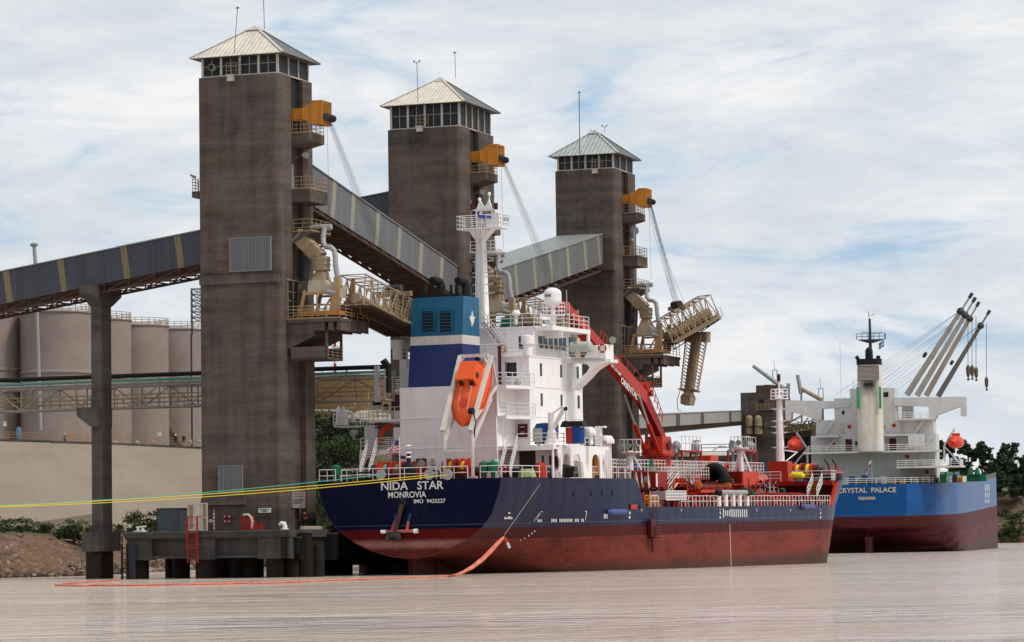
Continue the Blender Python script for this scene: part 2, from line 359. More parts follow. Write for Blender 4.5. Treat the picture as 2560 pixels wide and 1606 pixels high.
    for y in (3.0,3.5,4.0,4.5): mb.lathe((3.15,y-.1,h0+.1),[(.1,0),(.33,0),(.29,.08),(.33,.16),(.1,.16)],14,1)
    th.part('sheave',mb,m_cable,parent=hs)
    # loader deck: slab, deep brackets, hanging box
    mb=MB(); z=22.55+dz; mb.box(-.3,5.2,.9,7.6,z-.3,z)
    mb.hexa([(0,1.1,z-2.6),(2.6,1.1,z-1.5),(2.6,7.4,z-1.5),(0,7.4,z-2.6)],[(0,1.1,z-.3),(2.6,1.1,z-.3),(2.6,7.4,z-.3),(0,7.4,z-.3)])
    for x0,x1 in ((2.6,3.6),(3.95,4.45),(4.75,5.15)): mb.hexa([(x0,1.1,z-1.0),(x1,1.1,z-1.1),(x1,7.4,z-1.1),(x0,7.4,z-1.0)],[(x0,1.1,z-.3),(x1,1.1,z-.3),(x1,7.4,z-.3),(x0,7.4,z-.3)])
    dk=th.part('loader_deck',mb,m_conc)
    mb=MB(); mb.rail([(-.2,.95,z),(5.15,.95,z),(5.15,7.5,z)],1.15,4,1.2,.03); mb.bar((-.2,.93,z+.05),(5.2,.93,z+.05),.03,.12); th.part('railing',mb,m_rail,parent=dk)
    mb=MB(); mb.box(.4,3.9,1.0,4.4,18.95+dz,19.15+dz); mb.box(.4,3.9,1.0,1.12,18.95+dz,20.1+dz); mb.box(.4,3.9,4.3,4.42,18.95+dz,20.1+dz)
    for q in ((3.8,1.1),(3.8,4.3)): mb.box(q[0]-.1,q[0]+.1,q[1]-.1,q[1]+.1,19.1+dz,z-1.2)
    hb=th.part('hanging_gallery',mb,m_conc); mb=MB(); mb.rail([(3.9,1.1,19.1+dz),(3.9,4.3,19.1+dz)],1.05,4,1,.03); th.part('railing',mb,m_rail,parent=hb)
    # opening behind the deck
    mb=MB(); mb.box(-.02,.02,1.2,4.6,z,z+3.5); th.part('opening',mb,m_black)
    mb=MB(); mb.box(.0,.12,1.0,4.8,z+3.5,z+3.62)
    for y in (1.15,2.3,3.4): mb.box(.02,.1,y,y+.08,z,z+3.5)
    for h in (.9,1.7,2.5): mb.box(.03,.07,1.2,3.4,z+h,z+h+.06)
    th.part('opening_frame',mb,m_rail)
    return th
t1=tower(T1,7.85,7.1,44.35,46.1,0,'nearest and tallest looking concrete tower with cream pyramid roof left of the tanker',1,m_cream,3,3.15)
t2=tower(T2,8.0,9.4,44.9,47.34,1.1,'middle concrete tower with cream pyramid roof behind the tanker mast',2,m_cream,5,3.3)
t3=tower(T3,7.3,7.6,45.8,47.5,1.5,'farthest of the three concrete towers with grey green pyramid roof',3,m_rgreen,3,3.3)
def plate(th,fr,name,px0,py0,px1,py1,y,d,mat,parent=None,frame=None):
    a=fr.Y(px0,py0,y); b=fr.Y(px1,py1,y); mb=MB(); mb.box(a.x,b.x,y-d,y,b.z,a.z); p=th.part(name,mb,mat,parent=parent)
    if frame:
        mb=MB(); t=.035
        for r in ((a.x-t,b.x+t,a.z,a.z+t),(a.x-t,b.x+t,b.z-t,b.z),(a.x-t,a.x,b.z,a.z),(b.x,b.x+t,b.z,a.z)): mb.box(r[0],r[1],y-d-.03,y,r[2],r[3])
        th.part('frame',mb,frame,parent=p)
    return p
plate(t1,T1,'cladding_hatch',575,597,678,675,0,.08,m_grey,frame=m_duct)
plate(t1,T1,'cladding_hatch',547,1166,607,1233,0,.06,m_grey,frame=m_duct)
plate(t1,T1,'ledge',502,692,699,705,0,.35,m_conc); plate(t1,T1,'ledge',507,1247,616,1262,0,.4,m_conc)
plate(t3,T3,'ledge',1498,661,1540,676,0,.8,m_conc)
# concrete balcony on the landward face of the first tower
mb=MB(); mb.hexa([(-9.0,.8,31.9+1.9),(-7.85,.8,31.9+1.7),(-7.85,4,31.9+1.7),(-9.0,4,31.9+1.9)],[(-9.0,.8,34.35),(-7.85,.8,34.35),(-7.85,4,34.35),(-9.0,4,34.35)])
b_=t1.part('balcony',mb,m_conc); mb=MB(); mb.rail([(-7.9,.85,34.35),(-8.95,.85,34.35),(-8.95,3.9,34.35)],1.1,4,.6,.026); mb.tube((-8.95,.85,35.4),(-9.0,.8,35.75),.03); mb.tube((-9.15,.8,35.85),(-8.65,.8,35.6),.08,6,.14); t1.part('railing',mb,m_rail,parent=b_)
# rods, brackets and the round vent at the tower heads
def rod(fr,pts,label,r=.035,tip=None):
    mb=MB(); p,q=pts; mb.tube(p,q,r,5); 
    if tip=='fork':
        mb.bar(q+Vector((-.3,0,-.1)),q+Vector((.3,0,-.1)),.05); [mb.ball(q+Vector((k*.3,0,.08)),.1,6) for k in (-1,1)]
    elif tip: mb.ball(q,.11,6); mb.bar(q+Vector((-.25,0,-.02)),q+Vector((.25,0,-.02)),.04)
    solo('lightning_rod',label,'antenna',mb,m_cable,fr,tuple(p),'thin rods on the tower roofs')
rod(T1,(T1.Y(578,226,-.35),T1.Y(594,20,-.35)),'leaning rod with a small knob rising past the front of the nearest tower roof',.03,'knob')
rod(T1,(T1.Y(661,73,3),T1.Y(658,-30,3)),'straight rod behind the peak of the nearest tower roof, cut by the picture top',.03)
rod(T2,(T2.Y(1047,330,-.35),T2.Y(1042,155,-.35)),'rod with a forked tip in front of the middle tower roof',.03,'fork')
rod(T2,(T2.Y(1139,196,4),T2.Y(1137,132,4)),'short rod behind the peak of the middle tower roof',.03,'knob')
rod(T3,(T3.Y(1450,484,-.3),T3.Y(1448,231,-.3)),'long dark rod standing in front of the farthest tower',.05,'knob')
rod(T3,(T3.Y(1512,330,5),T3.Y(1511,316,5)),'short forked rod on the right roof slope of the farthest tower',.03,'fork')
for th,fr,px,py in ((t1,T1,580,190),(t2,T2,1051,318),(t3,T3,1489,424)):
    a=fr.Y(px,py,0); mb=MB(); mb.box(a.x-.3,a.x+.3,-.45,-.02,a.z-.5,a.z); mb.box(a.x-.4,a.x+.4,-.5,0,a.z,a.z+.08); bk=th.part('bracket',mb,m_post)
    mb=MB(); mb.rail([(a.x-.35,-.45,a.z+.08),(a.x+.6,-.45,a.z+.08),(a.x+.9,-.1,a.z+.08)],1.0,3,.5,.025); th.part('railing',mb,m_rail,parent=bk)
a=T1.Y(533,170,.2); mb=MB(); mb.tube((a.x,.3,a.z),(a.x+.15,-.55,a.z-.05),.3,14); t1.part('vent_pipe',mb,m_duct); mb=MB(); mb.tube((a.x+.14,-.54,a.z-.05),(a.x+.15,-.58,a.z-.05),.25,14); t1.part('vent_mouth',mb,m_black)
mb=MB(); a=T3.Y(1487,338,3.8); mb.box(a.x-.2,a.x+.2,3.6,4,a.z-.3,a.z+.3); mb.tube(a,(a.x-.6,3.8,a.z+.7),.04); t3.part('beacon',mb,m_black)
a=T3.X(1601,610,1.2); mb=MB(); mb.tube((1.2,3,35.8),(1.2,3,38.6),.1); mb.lathe((1.3,3.1,38.7),[(0,.2),(.35,.15),(.5,0)],12,1); mb.ball((1.0,3,37.6),.25,8); t3.part('loudhailer',mb,m_duct)
# ---------------------------------------------------------------- ship loaders on the towers
def loader(fr,dz,label,root,tip,hook,spout=None):
    th=Thing('ship_loader',label,'ship loader',fr,(2,3,22.55+dz),'grain ship loaders on the tower decks')
    z=22.55+dz; Z=lambda v:v+dz
    mb=MB(); mb.box(.9,4.6,1.7,5.6,z+.35,z+.75); mb.box(.5,3.5,2.0,5.4,z+.02,z+.25)
    for x,y in ((.9,5.4),): pass
    tf=th.part('turntable_frame',mb,m_yel); mb=MB()
    for y in (1.85,5.35):
        mb.hexa([(3.75,y-.12,z+.7),(4.75,y-.12,z+.7),(4.75,y+.12,z+.7),(3.75,y+.12,z+.7)],[(4.45,y-.12,z+3.75),(4.75,y-.12,z+3.75),(4.75,y+.12,z+3.75),(4.45,y+.12,z+3.75)]); mb.bar((1.0,y,z+.7),(1.45,y,z+2.6),.2,.3); mb.bar((1.2,y,z+2.3),(4.4,y,z+2.3),.14,.2); mb.bar((3.2,y,z+.8),(4.3,y,z+2.4),.12,.16)
    mb.bar((1.2,1.9,z+1.4),(4.2,5.2,z+1.4),.12,.12); mb.bar((2.6,1.8,z+.7),(2.6,1.8,z+2.3),.12,.12); mb.rail([(.4,1.6,z+.1),(3.6,1.6,z+.1)],1.1,3,.8,.03)
    th.part('upright',mb,paint('worn ochre tan',(.40,.25,.11),.65,.5,(.14,.09,.05)))
    mb=MB(); mb.prism([(.9,Z(24.95)),(3.6,Z(24.95)),(3.6,Z(25.7)),(3.3,Z(26.0)),(1.2,Z(26.0)),(.9,Z(25.7))],1,1.9,4.6); mb.hexa([(3.6,2.1,Z(24.6)),(4.3,2.3,Z(24.5)),(4.3,4.3,Z(24.5)),(3.6,4.5,Z(24.6))],[(3.6,2.1,Z(25.6)),(4.3,2.3,Z(25.6)),(4.3,4.3,Z(25.6)),(3.6,4.5,Z(25.6))])
    mh=th.part('machine_house',mb,paint('cream machine house',(.44,.38,.29),.6,.45,(.2,.14,.09)))
    mb=MB(); mb.box(3.55,4.2,1.8,2.15,Z(24.6),Z(25.4)); mb.tube((3.6,1.85,Z(25)),(4.4,1.85,Z(24.8)),.2,8); th.part('drive_motor',mb,m_duct,parent=mh)
    # feed chute: sloping box then vertical hopper
    mb=MB(); a,b=Vector((.1,3.2,Z(30.3))),Vector((2.35,3.2,Z(28.1)))
    mb.bar(a,b,1.3,1.15); 
    for t in (.12,.38,.62,.86): q=a.lerp(b,t); d=(b-a).normalized()*.05; mb.bar(q-d,q+d,1.42,1.27)
    mb.hexa([(1.95,2.55,Z(26.9)),(3.0,2.55,Z(26.9)),(3.0,3.85,Z(26.9)),(1.95,3.85,Z(26.9))],[(1.7,2.55,Z(28.3)),(3.05,2.55,Z(28.2)),(3.05,3.85,Z(28.2)),(1.7,3.85,Z(28.3))])
    for h in (27.0,27.45,27.9): mb.box(1.85,3.1,2.48,3.92,Z(h),Z(h)+.07)
    mb.hexa([(1.75,2.4,Z(25.98)),(3.05,2.4,Z(25.98)),(3.05,4.0,Z(25.98)),(1.75,4.0,Z(25.98))],[(2.05,2.65,Z(26.85)),(2.9,2.65,Z(26.85)),(2.9,3.75,Z(26.85)),(2.05,3.75,Z(26.85))])
    th.part('feed_chute',mb,m_tan)
    # round dust duct
    mb=MB(); pts=[(.9,4.4,30.9),(2.0,4.3,30.95),(2.35,4.2,30.8),(2.3,4.0,30.1),(2.4,3.8,29.5),(2.7,3.6,29.1),(3.3,3.4,29.0),(3.65,3.3,28.7),(3.8,3.2,28.1),(3.85,3.1,27.4),(4.0,3.0,26.7),(4.1,3.0,26.2)]
    mb.path([(x,y,Z(h)) for x,y,h in pts],.24,10); mb.tube((1.2,4.5,Z(30.95)),(2.9,4.5,Z(30.95)),.27,10)
    for x,y,h in pts[3:11:2]: mb.ball((x,y,Z(h)),.285,8,(1,1,.35))
    mb.tube((4.1,3.0,Z(26.3)),(4.15,3.0,Z(25.5)),.38,10); th.part('dust_duct',mb,m_duct,smooth=True)
    # looping hoses
    mb=MB()
    for k in range(5):
        x=.5+.15*k; mb.path([(x,2.2,Z(26.3)),(x+.25,2.1,Z(27.6)),(x+.6,2.0,Z(28.4-.1*k)),(x+.75,2.0,Z(27.9)),(x+.7,1.9,Z(26.6)),(x+.5,1.85,Z(25.2)),(x+.6,1.9,Z(23.8))],.05,5)
    th.part('hose_loop',mb,m_black)
    # boom: box truss with a covered belt inside
    a,b=Vector(root),Vector(tip); d=(b-a); L=d.length; dn=d.normalized(); s=dn.cross(Vector((0,0,1))).normalized(); u=s.cross(dn).normalized(); w=1.2; h=2.7
    mb=MB(); n=max(8,int(L/1.25))
    for k in (-1,1):
        o=s*w*k; mb.truss(a+o,b+o,h,n,.055,u); 
    for j in range(n+1):
        t=a.lerp(b,j/n); mb.bar(t-s*w,t+s*w,.1); mb.bar(t-s*w+u*h,t+s*w+u*h,.08)
        if j<n: t2=a.lerp(b,(j+1)/n); mb.bar(t-s*w+u*h,t2+s*w+u*h,.06); mb.bar(t-s*w,t2+s*w,.06)
    bm=th.part('boom',mb,m_tan)
    mb=MB(); N_=int(L/.5)
    for j in range(N_):
        t=a.lerp(b,.06+.92*j/N_); q=a.lerp(b,.06+.92*(j+.8)/N_); mb.tube(t+u*.75,q+u*.75,.5,10)
    th.part('belt_cover',mb,m_tan,parent=bm)
    mb=MB()
    for k in (-1,1):
        o=s*(w+.45)*k-u*.05; mb.bar(a+o,b+o,.8,.06,u); 
        for j in range(n*2+1): t=a.lerp(b,j/(n*2))+s*(w+.85)*k; mb.bar(t,t+u*1.05,.045)
        for hh in (.35,.7,1.05): mb.bar(a+s*(w+.85)*k+u*hh,b+s*(w+.85)*k+u*hh,.04)
    th.part('walkway',mb,m_tan,parent=bm); mb=MB(); mb.bar(a-u*.12,b-u*.12,2.0,.08,u)
    for j in range(int(L/.45)): t=a.lerp(b,j/int(L/.45))-u*.22; mb.bar(t-s*(w+.85),t+s*(w+.85),.09,.14)
    mb.truss(a-s*.9-u*.9,b-s*.9-u*.5,.7,n,.05,u); mb.truss(a+s*.9-u*.9,b+s*.9-u*.5,.7,n,.05,u); th.part('underframe',mb,m_rust,parent=bm)
    hk=a.lerp(b,hook)+u*(h+.25); mb=MB(); mb.bar(hk-s*1.7,hk+s*1.7,.5,.45); mb.bar(hk-dn*1.2+s*.6,hk+dn*1.2+s*.6,.4,.3); cr=th.part('hoist_beam',mb,m_tan,parent=bm)
    mb=MB(); mb.tube(hk-s*.7+u*.45,hk+s*.7+u*.45,.42,12); th.part('pulley_block',mb,m_cable,parent=bm)
    # hoisting cables
    mb=MB(); top=Vector((3.3,3.7,Z(41.0)))
    for j in range(7):
        o=s*(j-3)*.2; p0=top+Vector((-.35,0,-.2))+s*(j-3)*.07; mb.tube(p0,hk+o+u*.5,.022 if j in(3,4) else .013,4,cap=False)
    mb.tube(top+Vector((-.5,.3,-.5)),(top.x-.4,top.y+.3,z+9),.015,4)
    th.part('hoist_cable',mb,m_cable)
    if spout:
        p0,p1=Vector(spout[0]),Vector(spout[1]); dd=(p1-p0); e=dd.normalized(); sx=Vector((1,-.3,0)); sx=(sx-e*sx.dot(e)).normalized(); sy=e.cross(sx); L2=dd.length
        for k in (1.6,2.6): q=a.lerp(b,.25*k); th_=top+Vector((-.7,0,-.3)); mbx=MB(); mbx.path([th_.lerp(q,t)-Vector((0,0,1.6*4*t*(1-t)*.7)) for t in [i/10 for i in range(11)]],.016,4); th.part('slack_cable',mbx,m_cable)
        mb=MB(); n2=16
        for kx in (-1,1):
            for ky in (-1,1): mb.bar(p0+sx*1.0*kx+sy*.75*ky,p0+e*L2*.8+sx*.8*kx+sy*.6*ky,.1)
            for j in range(n2):
                f0,f1=j/n2*.8,(j+1)/n2*.8; w0,w1=1.0-.2*f0/.8,1.0-.2*f1/.8
                mb.bar(p0+dd*f0+sx*w0*kx-sy*.85,p0+dd*f1+sx*w1*kx+sy*.8,.07); mb.bar(p0+dd*f0+sx*w0*kx+sy*.85,p0+dd*f1+sx*w1*kx-sy*.8,.07)
                mb.bar(p0+dd*f0+sx*(w0-.45)*kx-sy*.85,p0+dd*f1+sx*w1*kx-sy*.85,.06)
        mb.bar(p0-sx*1.5-sy*.2,p0+sx*1.5-sy*.2,.9,1.2)
        sp=th.part('spout_frame',mb,m_tan)
        mb=MB(); mb.bar(p0,p0+dd*.8,.85,.85); mb.bar(p0+dd*.79-sx*1.15,p0+dd*.79+sx*1.15,1.4,.12,e); mb.tube(p0+dd*.8,p0+dd*.86,.55,12,.65); mb.tube(p0+dd*.86,p0+dd*.885,.8,12); mb.hexa([p0+dd+sx*i_+sy*j_ for i_,j_ in ((-.62,-.5),(.62,-.5),(.62,.5),(-.62,.5))],[p0+dd*.885+sx*i_+sy*j_ for i_,j_ in ((-.7,-.6),(.7,-.6),(.7,.6),(-.7,.6))])
        th.part('spout',mb,m_tan,parent=sp)
        mb=MB(); q=p0+dd*.8-sx*1.3; mb.path([q,q-sx*.2+e*1.2,q+sx*.1+e*2.3,q+sx*.6+e*2.4],.04,5); th.part('signal_cable',mb,m_black,parent=sp)
    return th
mid=lambda fr,px,py,y: fr.Y(px,py,y)
b1=T1.X(1010,845,5.2); loader(T1,0,'tan ship loader on the nearest tower with its boom lowered behind the blue funnel',(5.2,3.4,23.85),(5.6,b1.y,b1.z+.35),.72)
b2=T2.X(1462,838,5.6); loader(T2,1.1,'tan ship loader on the middle tower seen above the tanker bridge',(5.2,3.4,24.8),(5.8,18,23.2),.72)
r3=T3.Y(1661,858,3); e3=T3.Y(1782,792,8.5); s0=T3.Y(1742,842,8); s1=T3.Y(1718,1012,6.5)
loader(T3,1.5,'tan ship loader on the farthest tower with raised boom and long hanging spout',(4.9,3.2,r3.z),(e3.x,8.5,e3.z),.45,(s0,s1))
# ---------------------------------------------------------------- galleries between the towers
def gallery(label,fr,ax,a,b,c0,c1,za,zb,ha,hb,strips,mats,group='conveyor galleries',front=1,truss=True,roof=m_roofside,base=None,dp=.75):
    """gallery along axis ax (0 or 1) from a to b; the other axis spans c0..c1; za/zb top height, ha/hb depth"""
    th=Thing('conveyor_gallery',label,'gallery',fr,base or ((a,(c0+c1)/2,za-ha) if ax==0 else ((c0+c1)/2,a,za-ha)),group)
    q=lambda t,c,z:(t,c,z) if ax==0 else (c,t,z)
    m0,st=mats; mb=MB(); mb.hexa([q(a,c0,za-ha),q(b,c0,zb-hb),q(b,c1,zb-hb),q(a,c1,za-ha)],[q(a,c0,za),q(b,c0,zb),q(b,c1,zb),q(a,c1,za)]); cl=th.part('cladding',mb,m0)
    o=.12; mb=MB(); mb.hexa([q(a,c0-o,za+.01),q(b,c0-o,zb+.01),q(b,c1+o,zb+.01),q(a,c1+o,za+.01)],[q(a,c0-o,za+.1),q(b,c0-o,zb+.1),q(b,c1+o,zb+.1),q(a,c1+o,za+.1)]); th.part('roof',mb,roof)
    fc=c0 if front==0 else c1; sg=-1 if front==0 else 1; sl=(zb-za)/(b-a)
    for t,w in strips:
        k=(t-a)/(b-a); z1=za+(zb-za)*k-.0; hh=ha+(hb-ha)*k; lean=sl*hh; e=fc+sg*.025; mb=MB()
        vs=[q(t,fc,z1),q(t+w,fc,z1+sl*w),q(t+w+lean,fc,z1+sl*w-hh+sl*lean),q(t+lean,fc,z1-hh+sl*lean)]; vs2=[q(t,e,z1),q(t+w,e,z1+sl*w),q(t+w+lean,e,z1+sl*w-hh+sl*lean),q(t+lean,e,z1-hh+sl*lean)]
        mb.hexa(vs,vs2); th.part('strip',mb,st,parent=cl)
    mb=MB(); n=int(abs(b-a)/2.4)
    for c in (c0+.1,c1-.1):
        for j in range(n):
            t0,t1=a+(b-a)*j/n,a+(b-a)*(j+1)/n; Z=lambda t:za-ha+(zb-hb-za+ha)*(t-a)/(b-a)
            mb.bar(q(t0,c,Z(t0)-dp),q(t1,c,Z(t1)-dp),.14,.2); mb.bar(q(t0,c,Z(t0)-.05),q(t1,c,Z(t1)-dp),.09); mb.bar(q(t1,c,Z(t1)-.05),q(t1,c,Z(t1)-dp),.09)
    for j in range(n):
        t0,t1=a+(b-a)*j/n,a+(b-a)*(j+1)/n
        for d in (0,dp-.05): mb.bar(q(t0,c0,Z(t0)-.08-d),q(t0,c1,Z(t0)-.08-d),.16,.12)
        mb.bar(q(t0,c0,Z(t0)-dp),q(t1,c1,Z(t1)-dp),.12); mb.bar(q(t1,c0,Z(t1)-dp),q(t0,c1,Z(t0)-dp),.12)
    th.part('underside_truss',mb,m_rust); mb=MB(); mb.hexa([q(a,c0+.2,za-ha-.14),q(b,c0+.2,zb-hb-.14),q(b,c1-.2,zb-hb-.14),q(a,c1-.2,za-ha-.14)],[q(a,c0+.2,za-ha-.03),q(b,c0+.2,zb-hb-.03),q(b,c1-.2,zb-hb-.03),q(a,c1-.2,za-ha-.03)]); th.part('floor',mb,m_rust)
    return th
sx=lambda fr,px,py,pl: fr.Y(px,py,pl).x
gallery('blue grey gallery with faded yellow stripes entering the nearest tower from the left',T1,0,-7.9,-48,1,4.4,30.86,25.25,2.95,2.95,[(sx(T1,p,640,1),-.62) for p in (451,316,158,22)],(m_gblue,m_gyel),front=0,base=(-27,2.7,24))
gallery('long grey gallery with cream stripes descending from the nearest to the middle tower',T1,1,7.15,46.5,-4.6,-.5,37.15,30.2,3.6,3.0,[(T1.X(p,y,-.48).y,.9) for p,y in ((832,450),(880,488),(942,530),(996,570),(1050,610),(1102,650))],(m_grey,m_gstrip),front=1,base=(-2.5,26,28),dp=.32)
gallery('grey gallery with cream stripes and pale roof climbing into the farthest tower',T3,1,-39.5,0,-7,-1.6,30.55,38.15,3.4,3.4,[(T3.X(p,y,-1.58).y,.9) for p,y in ((1284,660),(1330,645),(1371,632),(1414,617),(1457,603),(1492,590))],(m_grey,m_gstrip),front=1,base=(-4.3,-20,27))
z4=T2.Y(976,478,2).z; gallery('short visible end of blue grey gallery entering the middle tower behind the long gallery',T2,0,-8.0,-40,2,5.4,z4,z4-4.4,2.95,2.95,[],(m_gblue,m_gyel),front=0,base=(-20,3.7,z4-6))
# ---------------------------------------------------------------- support column of the left gallery
def column():
    x=T1.Y(254,900,1.65).x; th=Thing('support_column','grey hammerhead concrete column on a block with two piles left of the towers','column',T1,(x-.5,2.6,0))
    zc=T1.X(289,722,x).z; mb=MB(); y0,y1=1.65,3.55; zb=T1.Y(254,1330,1.65).z
    mb.box(x-1.05,x,y0,y1,zb,zc-1.5); th.part('shaft',mb,m_conc2)
    mb=MB(); mb.prism([(-.35,zc-.75),(y0,zc-1.75),(y1,zc-1.75),(5.5,zc-.75),(5.5,zc),(-.35,zc)],0,x-1.15,x+.08); th.part('hammerhead',mb,m_conc2)
    zk=T1.Y(220,1018,.4).z; mb=MB(); mb.prism([(x-2.3,zk-.7),(x-1.0,zk-1.7),(x-.1,zk-1.7),(x-.1,zk),(x-2.3,zk)],1,y0-.5,y1+.3); th.part('bracket',mb,m_conc2)
    mb=MB(); mb.box(x-1.5,x+.1,.5,5.0,zb-1.75,zb); th.part('pile_cap',mb,m_conc2)
    for a,b in ((1.2,.6),(3.6,3.0)):
        mb=MB(); mb.tube((x-.7,a+.0,-2),(x-.7,a,zb-1.75),.68,16); th.part('pile',mb,m_dark)
column()
# ---------------------------------------------------------------- pipe bridge
def pipe_bridge(x0,x1,y,label,post=None):
    Z=lambda py:T1.Y(400,py,y).z
    th=Thing('pipe_bridge',label,'pipe bridge',T1,((x0+x1)/2,y+1,Z(1020)),'truss pipe bridges')
    zt,zb=Z(962),Z(1017); mb=MB(); n=int((x1-x0)/2.75); 
    for yy in (y,y+2.2): mb.truss((x0,yy,zb),(x1,yy,zb),zt-zb,n,.075)
    for j in range(n+1): x=x0+(x1-x0)*j/n; mb.bar((x,y,zb),(x,y+2.2,zb),.12); mb.bar((x,y,zt),(x,y+2.2,zt),.12); mb.bar((x,y+.05,zt),(x,y+.05,zt+.75),.1)
    th.part('truss',mb,m_steel if 0 else paint('truss paint',(.30,.255,.22),.7,.3))
    mb=MB(); mb.rail([(x0,y+.4,zb+.1),(x1,y+.4,zb+.1)],1.15,3,1.4,.03); mb.rail([(x0,y+1.8,zb+.1),(x1,y+1.8,zb+.1)],1.15,3,1.4,.03); th.part('railing',mb,m_rail)
    mb=MB(); mb.box(x0,x1,y+.3,y+1.9,zb+.02,zb+.1); th.part('walkway',mb,m_duct)
    mb=MB(); mb.tube((x0,y+.7,Z(936)),(x1,y+.7,Z(936)),.21,10); th.part('black_pipe',mb,m_black,smooth=True)
    mb=MB(); mb.tube((x0,y+.1,Z(949)),(x1,y+.1,Z(949)),.13,8); th.part('green_pipe',mb,paint('green pipe',(.06,.27,.21),.5,.6,(.2,.2,.18)),smooth=True)
    mb=MB(); mb.tube((x0,y+1.2,Z(955)),(x1,y+1.2,Z(955)),.12,8); th.part('grey_pipe',mb,m_duct,smooth=True)
    if post is not None:
        mb=MB(); mb.box(post-.2,post+.2,y-.1,y+.3,zb-.2,Z(934)); th.part('post',mb,m_duct); mb=MB(); mb.path([(post+.9,y+.6,Z(1000)),(post+.9,y+.6,Z(932)),(post+.6,y+.6,Z(922)),(post+.3,y+.6,Z(928))],.27,10); th.part('bend_pipe',mb,m_black)
pipe_bridge(-48,-7.9,9.2,'pipe bridge crossing in front of the pale storage tanks')
x9=T1.Y(962,980,9.2).x; pipe_bridge(-1.6,x9,9.2,'shorter pipe bridge between the nearest tower and the white superstructure',T1.Y(942,980,9.2).x)
# ---------------------------------------------------------------- land: shoreline bank, terrace, concrete embankment
SH=[(-120,298),(-62,306),(-50,313),(-44,322),(-42.5,345),(-41,385),(-34,427),(-22,500),(60,725),(100,860),(120,1180),(300,1700)]
def shore():
    out=[]; 
    for (a,b) in zip(SH[:-1],SH[1:]):
        A,B=Vector(a+(0,)),Vector(b+(0,)); L=(B-A).length; st=.9 if A.y<400 and A.x>-70 else 9; n=max(1,int(L/st))
        out+=[A.lerp(B,j/n) for j in range(n)]
    return out+[Vector(SH[-1]+(0,))]
m_=M('bank earth',.95,0,.1); n1=m_.noise((.25,.25,.4),1,6,.7,.5); n2=m_.noise((1.6,1.6,2.5),1,5,.75); zz=m_.xyz()[2]
c_=m_.ramp(n1,(.3,(.13,.07,.042)),(.5,(.185,.105,.068)),(.7,(.05,.035,.026))); c_=m_.mix(m_.val(n2,.5,.72),c_,(.30,.24,.19)); c_=m_.mix(m_.val(zz,.15,.7,1,0),c_,(.035,.025,.018)); c_=m_.mix(m_.math('MULTIPLY',m_.val(zz,4.15,4.5),.7),c_,(.10,.11,.045))
m_.col(c_); m_.bump(n2,.35,.9); m_earth=m_.m
m_=M('embankment concrete',.9,0,.15); o_=m_.xyz(); b1_=m_.noise((.08,.08,.16),1,5,.65); b2_=m_.noise((.5,.5,.9),1,5,.7); jo=m_.math('FRACT',m_.math('ADD',m_.math('MULTIPLY',o_[0],.13),m_.math('MULTIPLY',o_[1],.035)))
c_=m_.ramp(b1_,(.3,(.22,.178,.137)),(.7,(.275,.225,.173))); c_=m_.mix(m_.val(b2_,.5,.8,0,.35),c_,(.28,.22,.17)); c_=m_.mix(m_.val(m_.math('ABSOLUTE',m_.math('SUBTRACT',jo,.5)),.487,.5,0,.6),c_,(.2,.16,.13)); m_.col(c_); m_emb=m_.m
def land():
    ds=[-6,-2,-.6,.4,1.2,2.2,3.4,4.8,6.2,7.6,9,10.6,12.5,15,20,30,60,140,400,1500]; pr=[-2.5,-.9,-.25,.35,.95,1.6,2.25,2.9,3.45,3.9,4.15,4.25,4.3,4.35,4.4,4.5,4.7,5,5,5]
    pts=shore(); mb=MB(); n=len(ds)
    for i,p in enumerate(pts):
        t=(pts[min(i+3,len(pts)-1)]-pts[max(i-3,0)]).normalized(); nm=Vector((-t.y,t.x,0)); fine=p.y<500
        for d,h in zip(ds,pr):
            q=p+nm*d
            if fine and -2<d<16:
                k=noise.noise(q*.35)*.9+noise.noise(q*1.1)*.45+noise.noise(q*2.7)*.22; w=min(1,max(0,(d+1)/3))*min(1,(16-d)/5); h=h+k*w*.75; q=q+nm*noise.noise(q*.2+Vector((5,5,0)))*1.8*w
            mb.v.append((q.x,q.y,h))
    m=len(pts); mb.f=[(i*n+j,(i+1)*n+j,(i+1)*n+j+1,i*n+j+1) for i in range(m-1) for j in range(n-1)]; mb.m=[0]*len(mb.f)
    struct('ground',mb,m_earth,smooth=True)
    # embankment below the tanks
    mb=MB(); A=P(-260,1094,470); B=P(122,1105,470); C_=P(232,1108,484); D=P(505,1121,492); E=P(980,1146,500)
    a=P(-260,1352,432); b=P(236,1300,440); c=P(330,1322,448); d=P(505,1300,456); e=P(980,1330,462)
    mid_=P(232,1285,446)
    vs=[A,B,C_,D,E,Vector((a.x,a.y,4)),Vector((mid_.x,mid_.y,4)),Vector((c.x,c.y,4)),Vector((d.x,d.y,4)),Vector((e.x,e.y,4)),mid_]
    top=B.z; back=[Vector((v.x-3,v.y+220,top)) for v in (A,B,C_,D,E)]
    mb.add(vs+back,[(5,10,1,0),(10,7,2,1),(7,8,3,2),(8,9,4,3),(0,1,12,11),(1,2,13,12),(2,3,14,13),(3,4,15,14),(5,6,10),(6,7,10)]); struct('embankment',mb,m_emb)
    mb=MB(); 
    for p,q in ((A,B),(C_,D),(D,E)): mb.bar(p+Vector((0,0,.02)),q+Vector((0,0,.02)),.7,.35)
    mb.bar(B,C_,.7,.35); struct('embankment_kerb',mb,m_conc2)
    mb=MB(); o=Vector((0,1.2,.15)); mb.rail([A+o,B+o,C_+o,D+o,E+o],1.15,3,2.0,.035); solo('terrace_railing','long brown handrail along the top of the concrete embankment','railing',mb,m_rail,WF,tuple(B+o))
    return A,B,C_,D,E
EM=land()
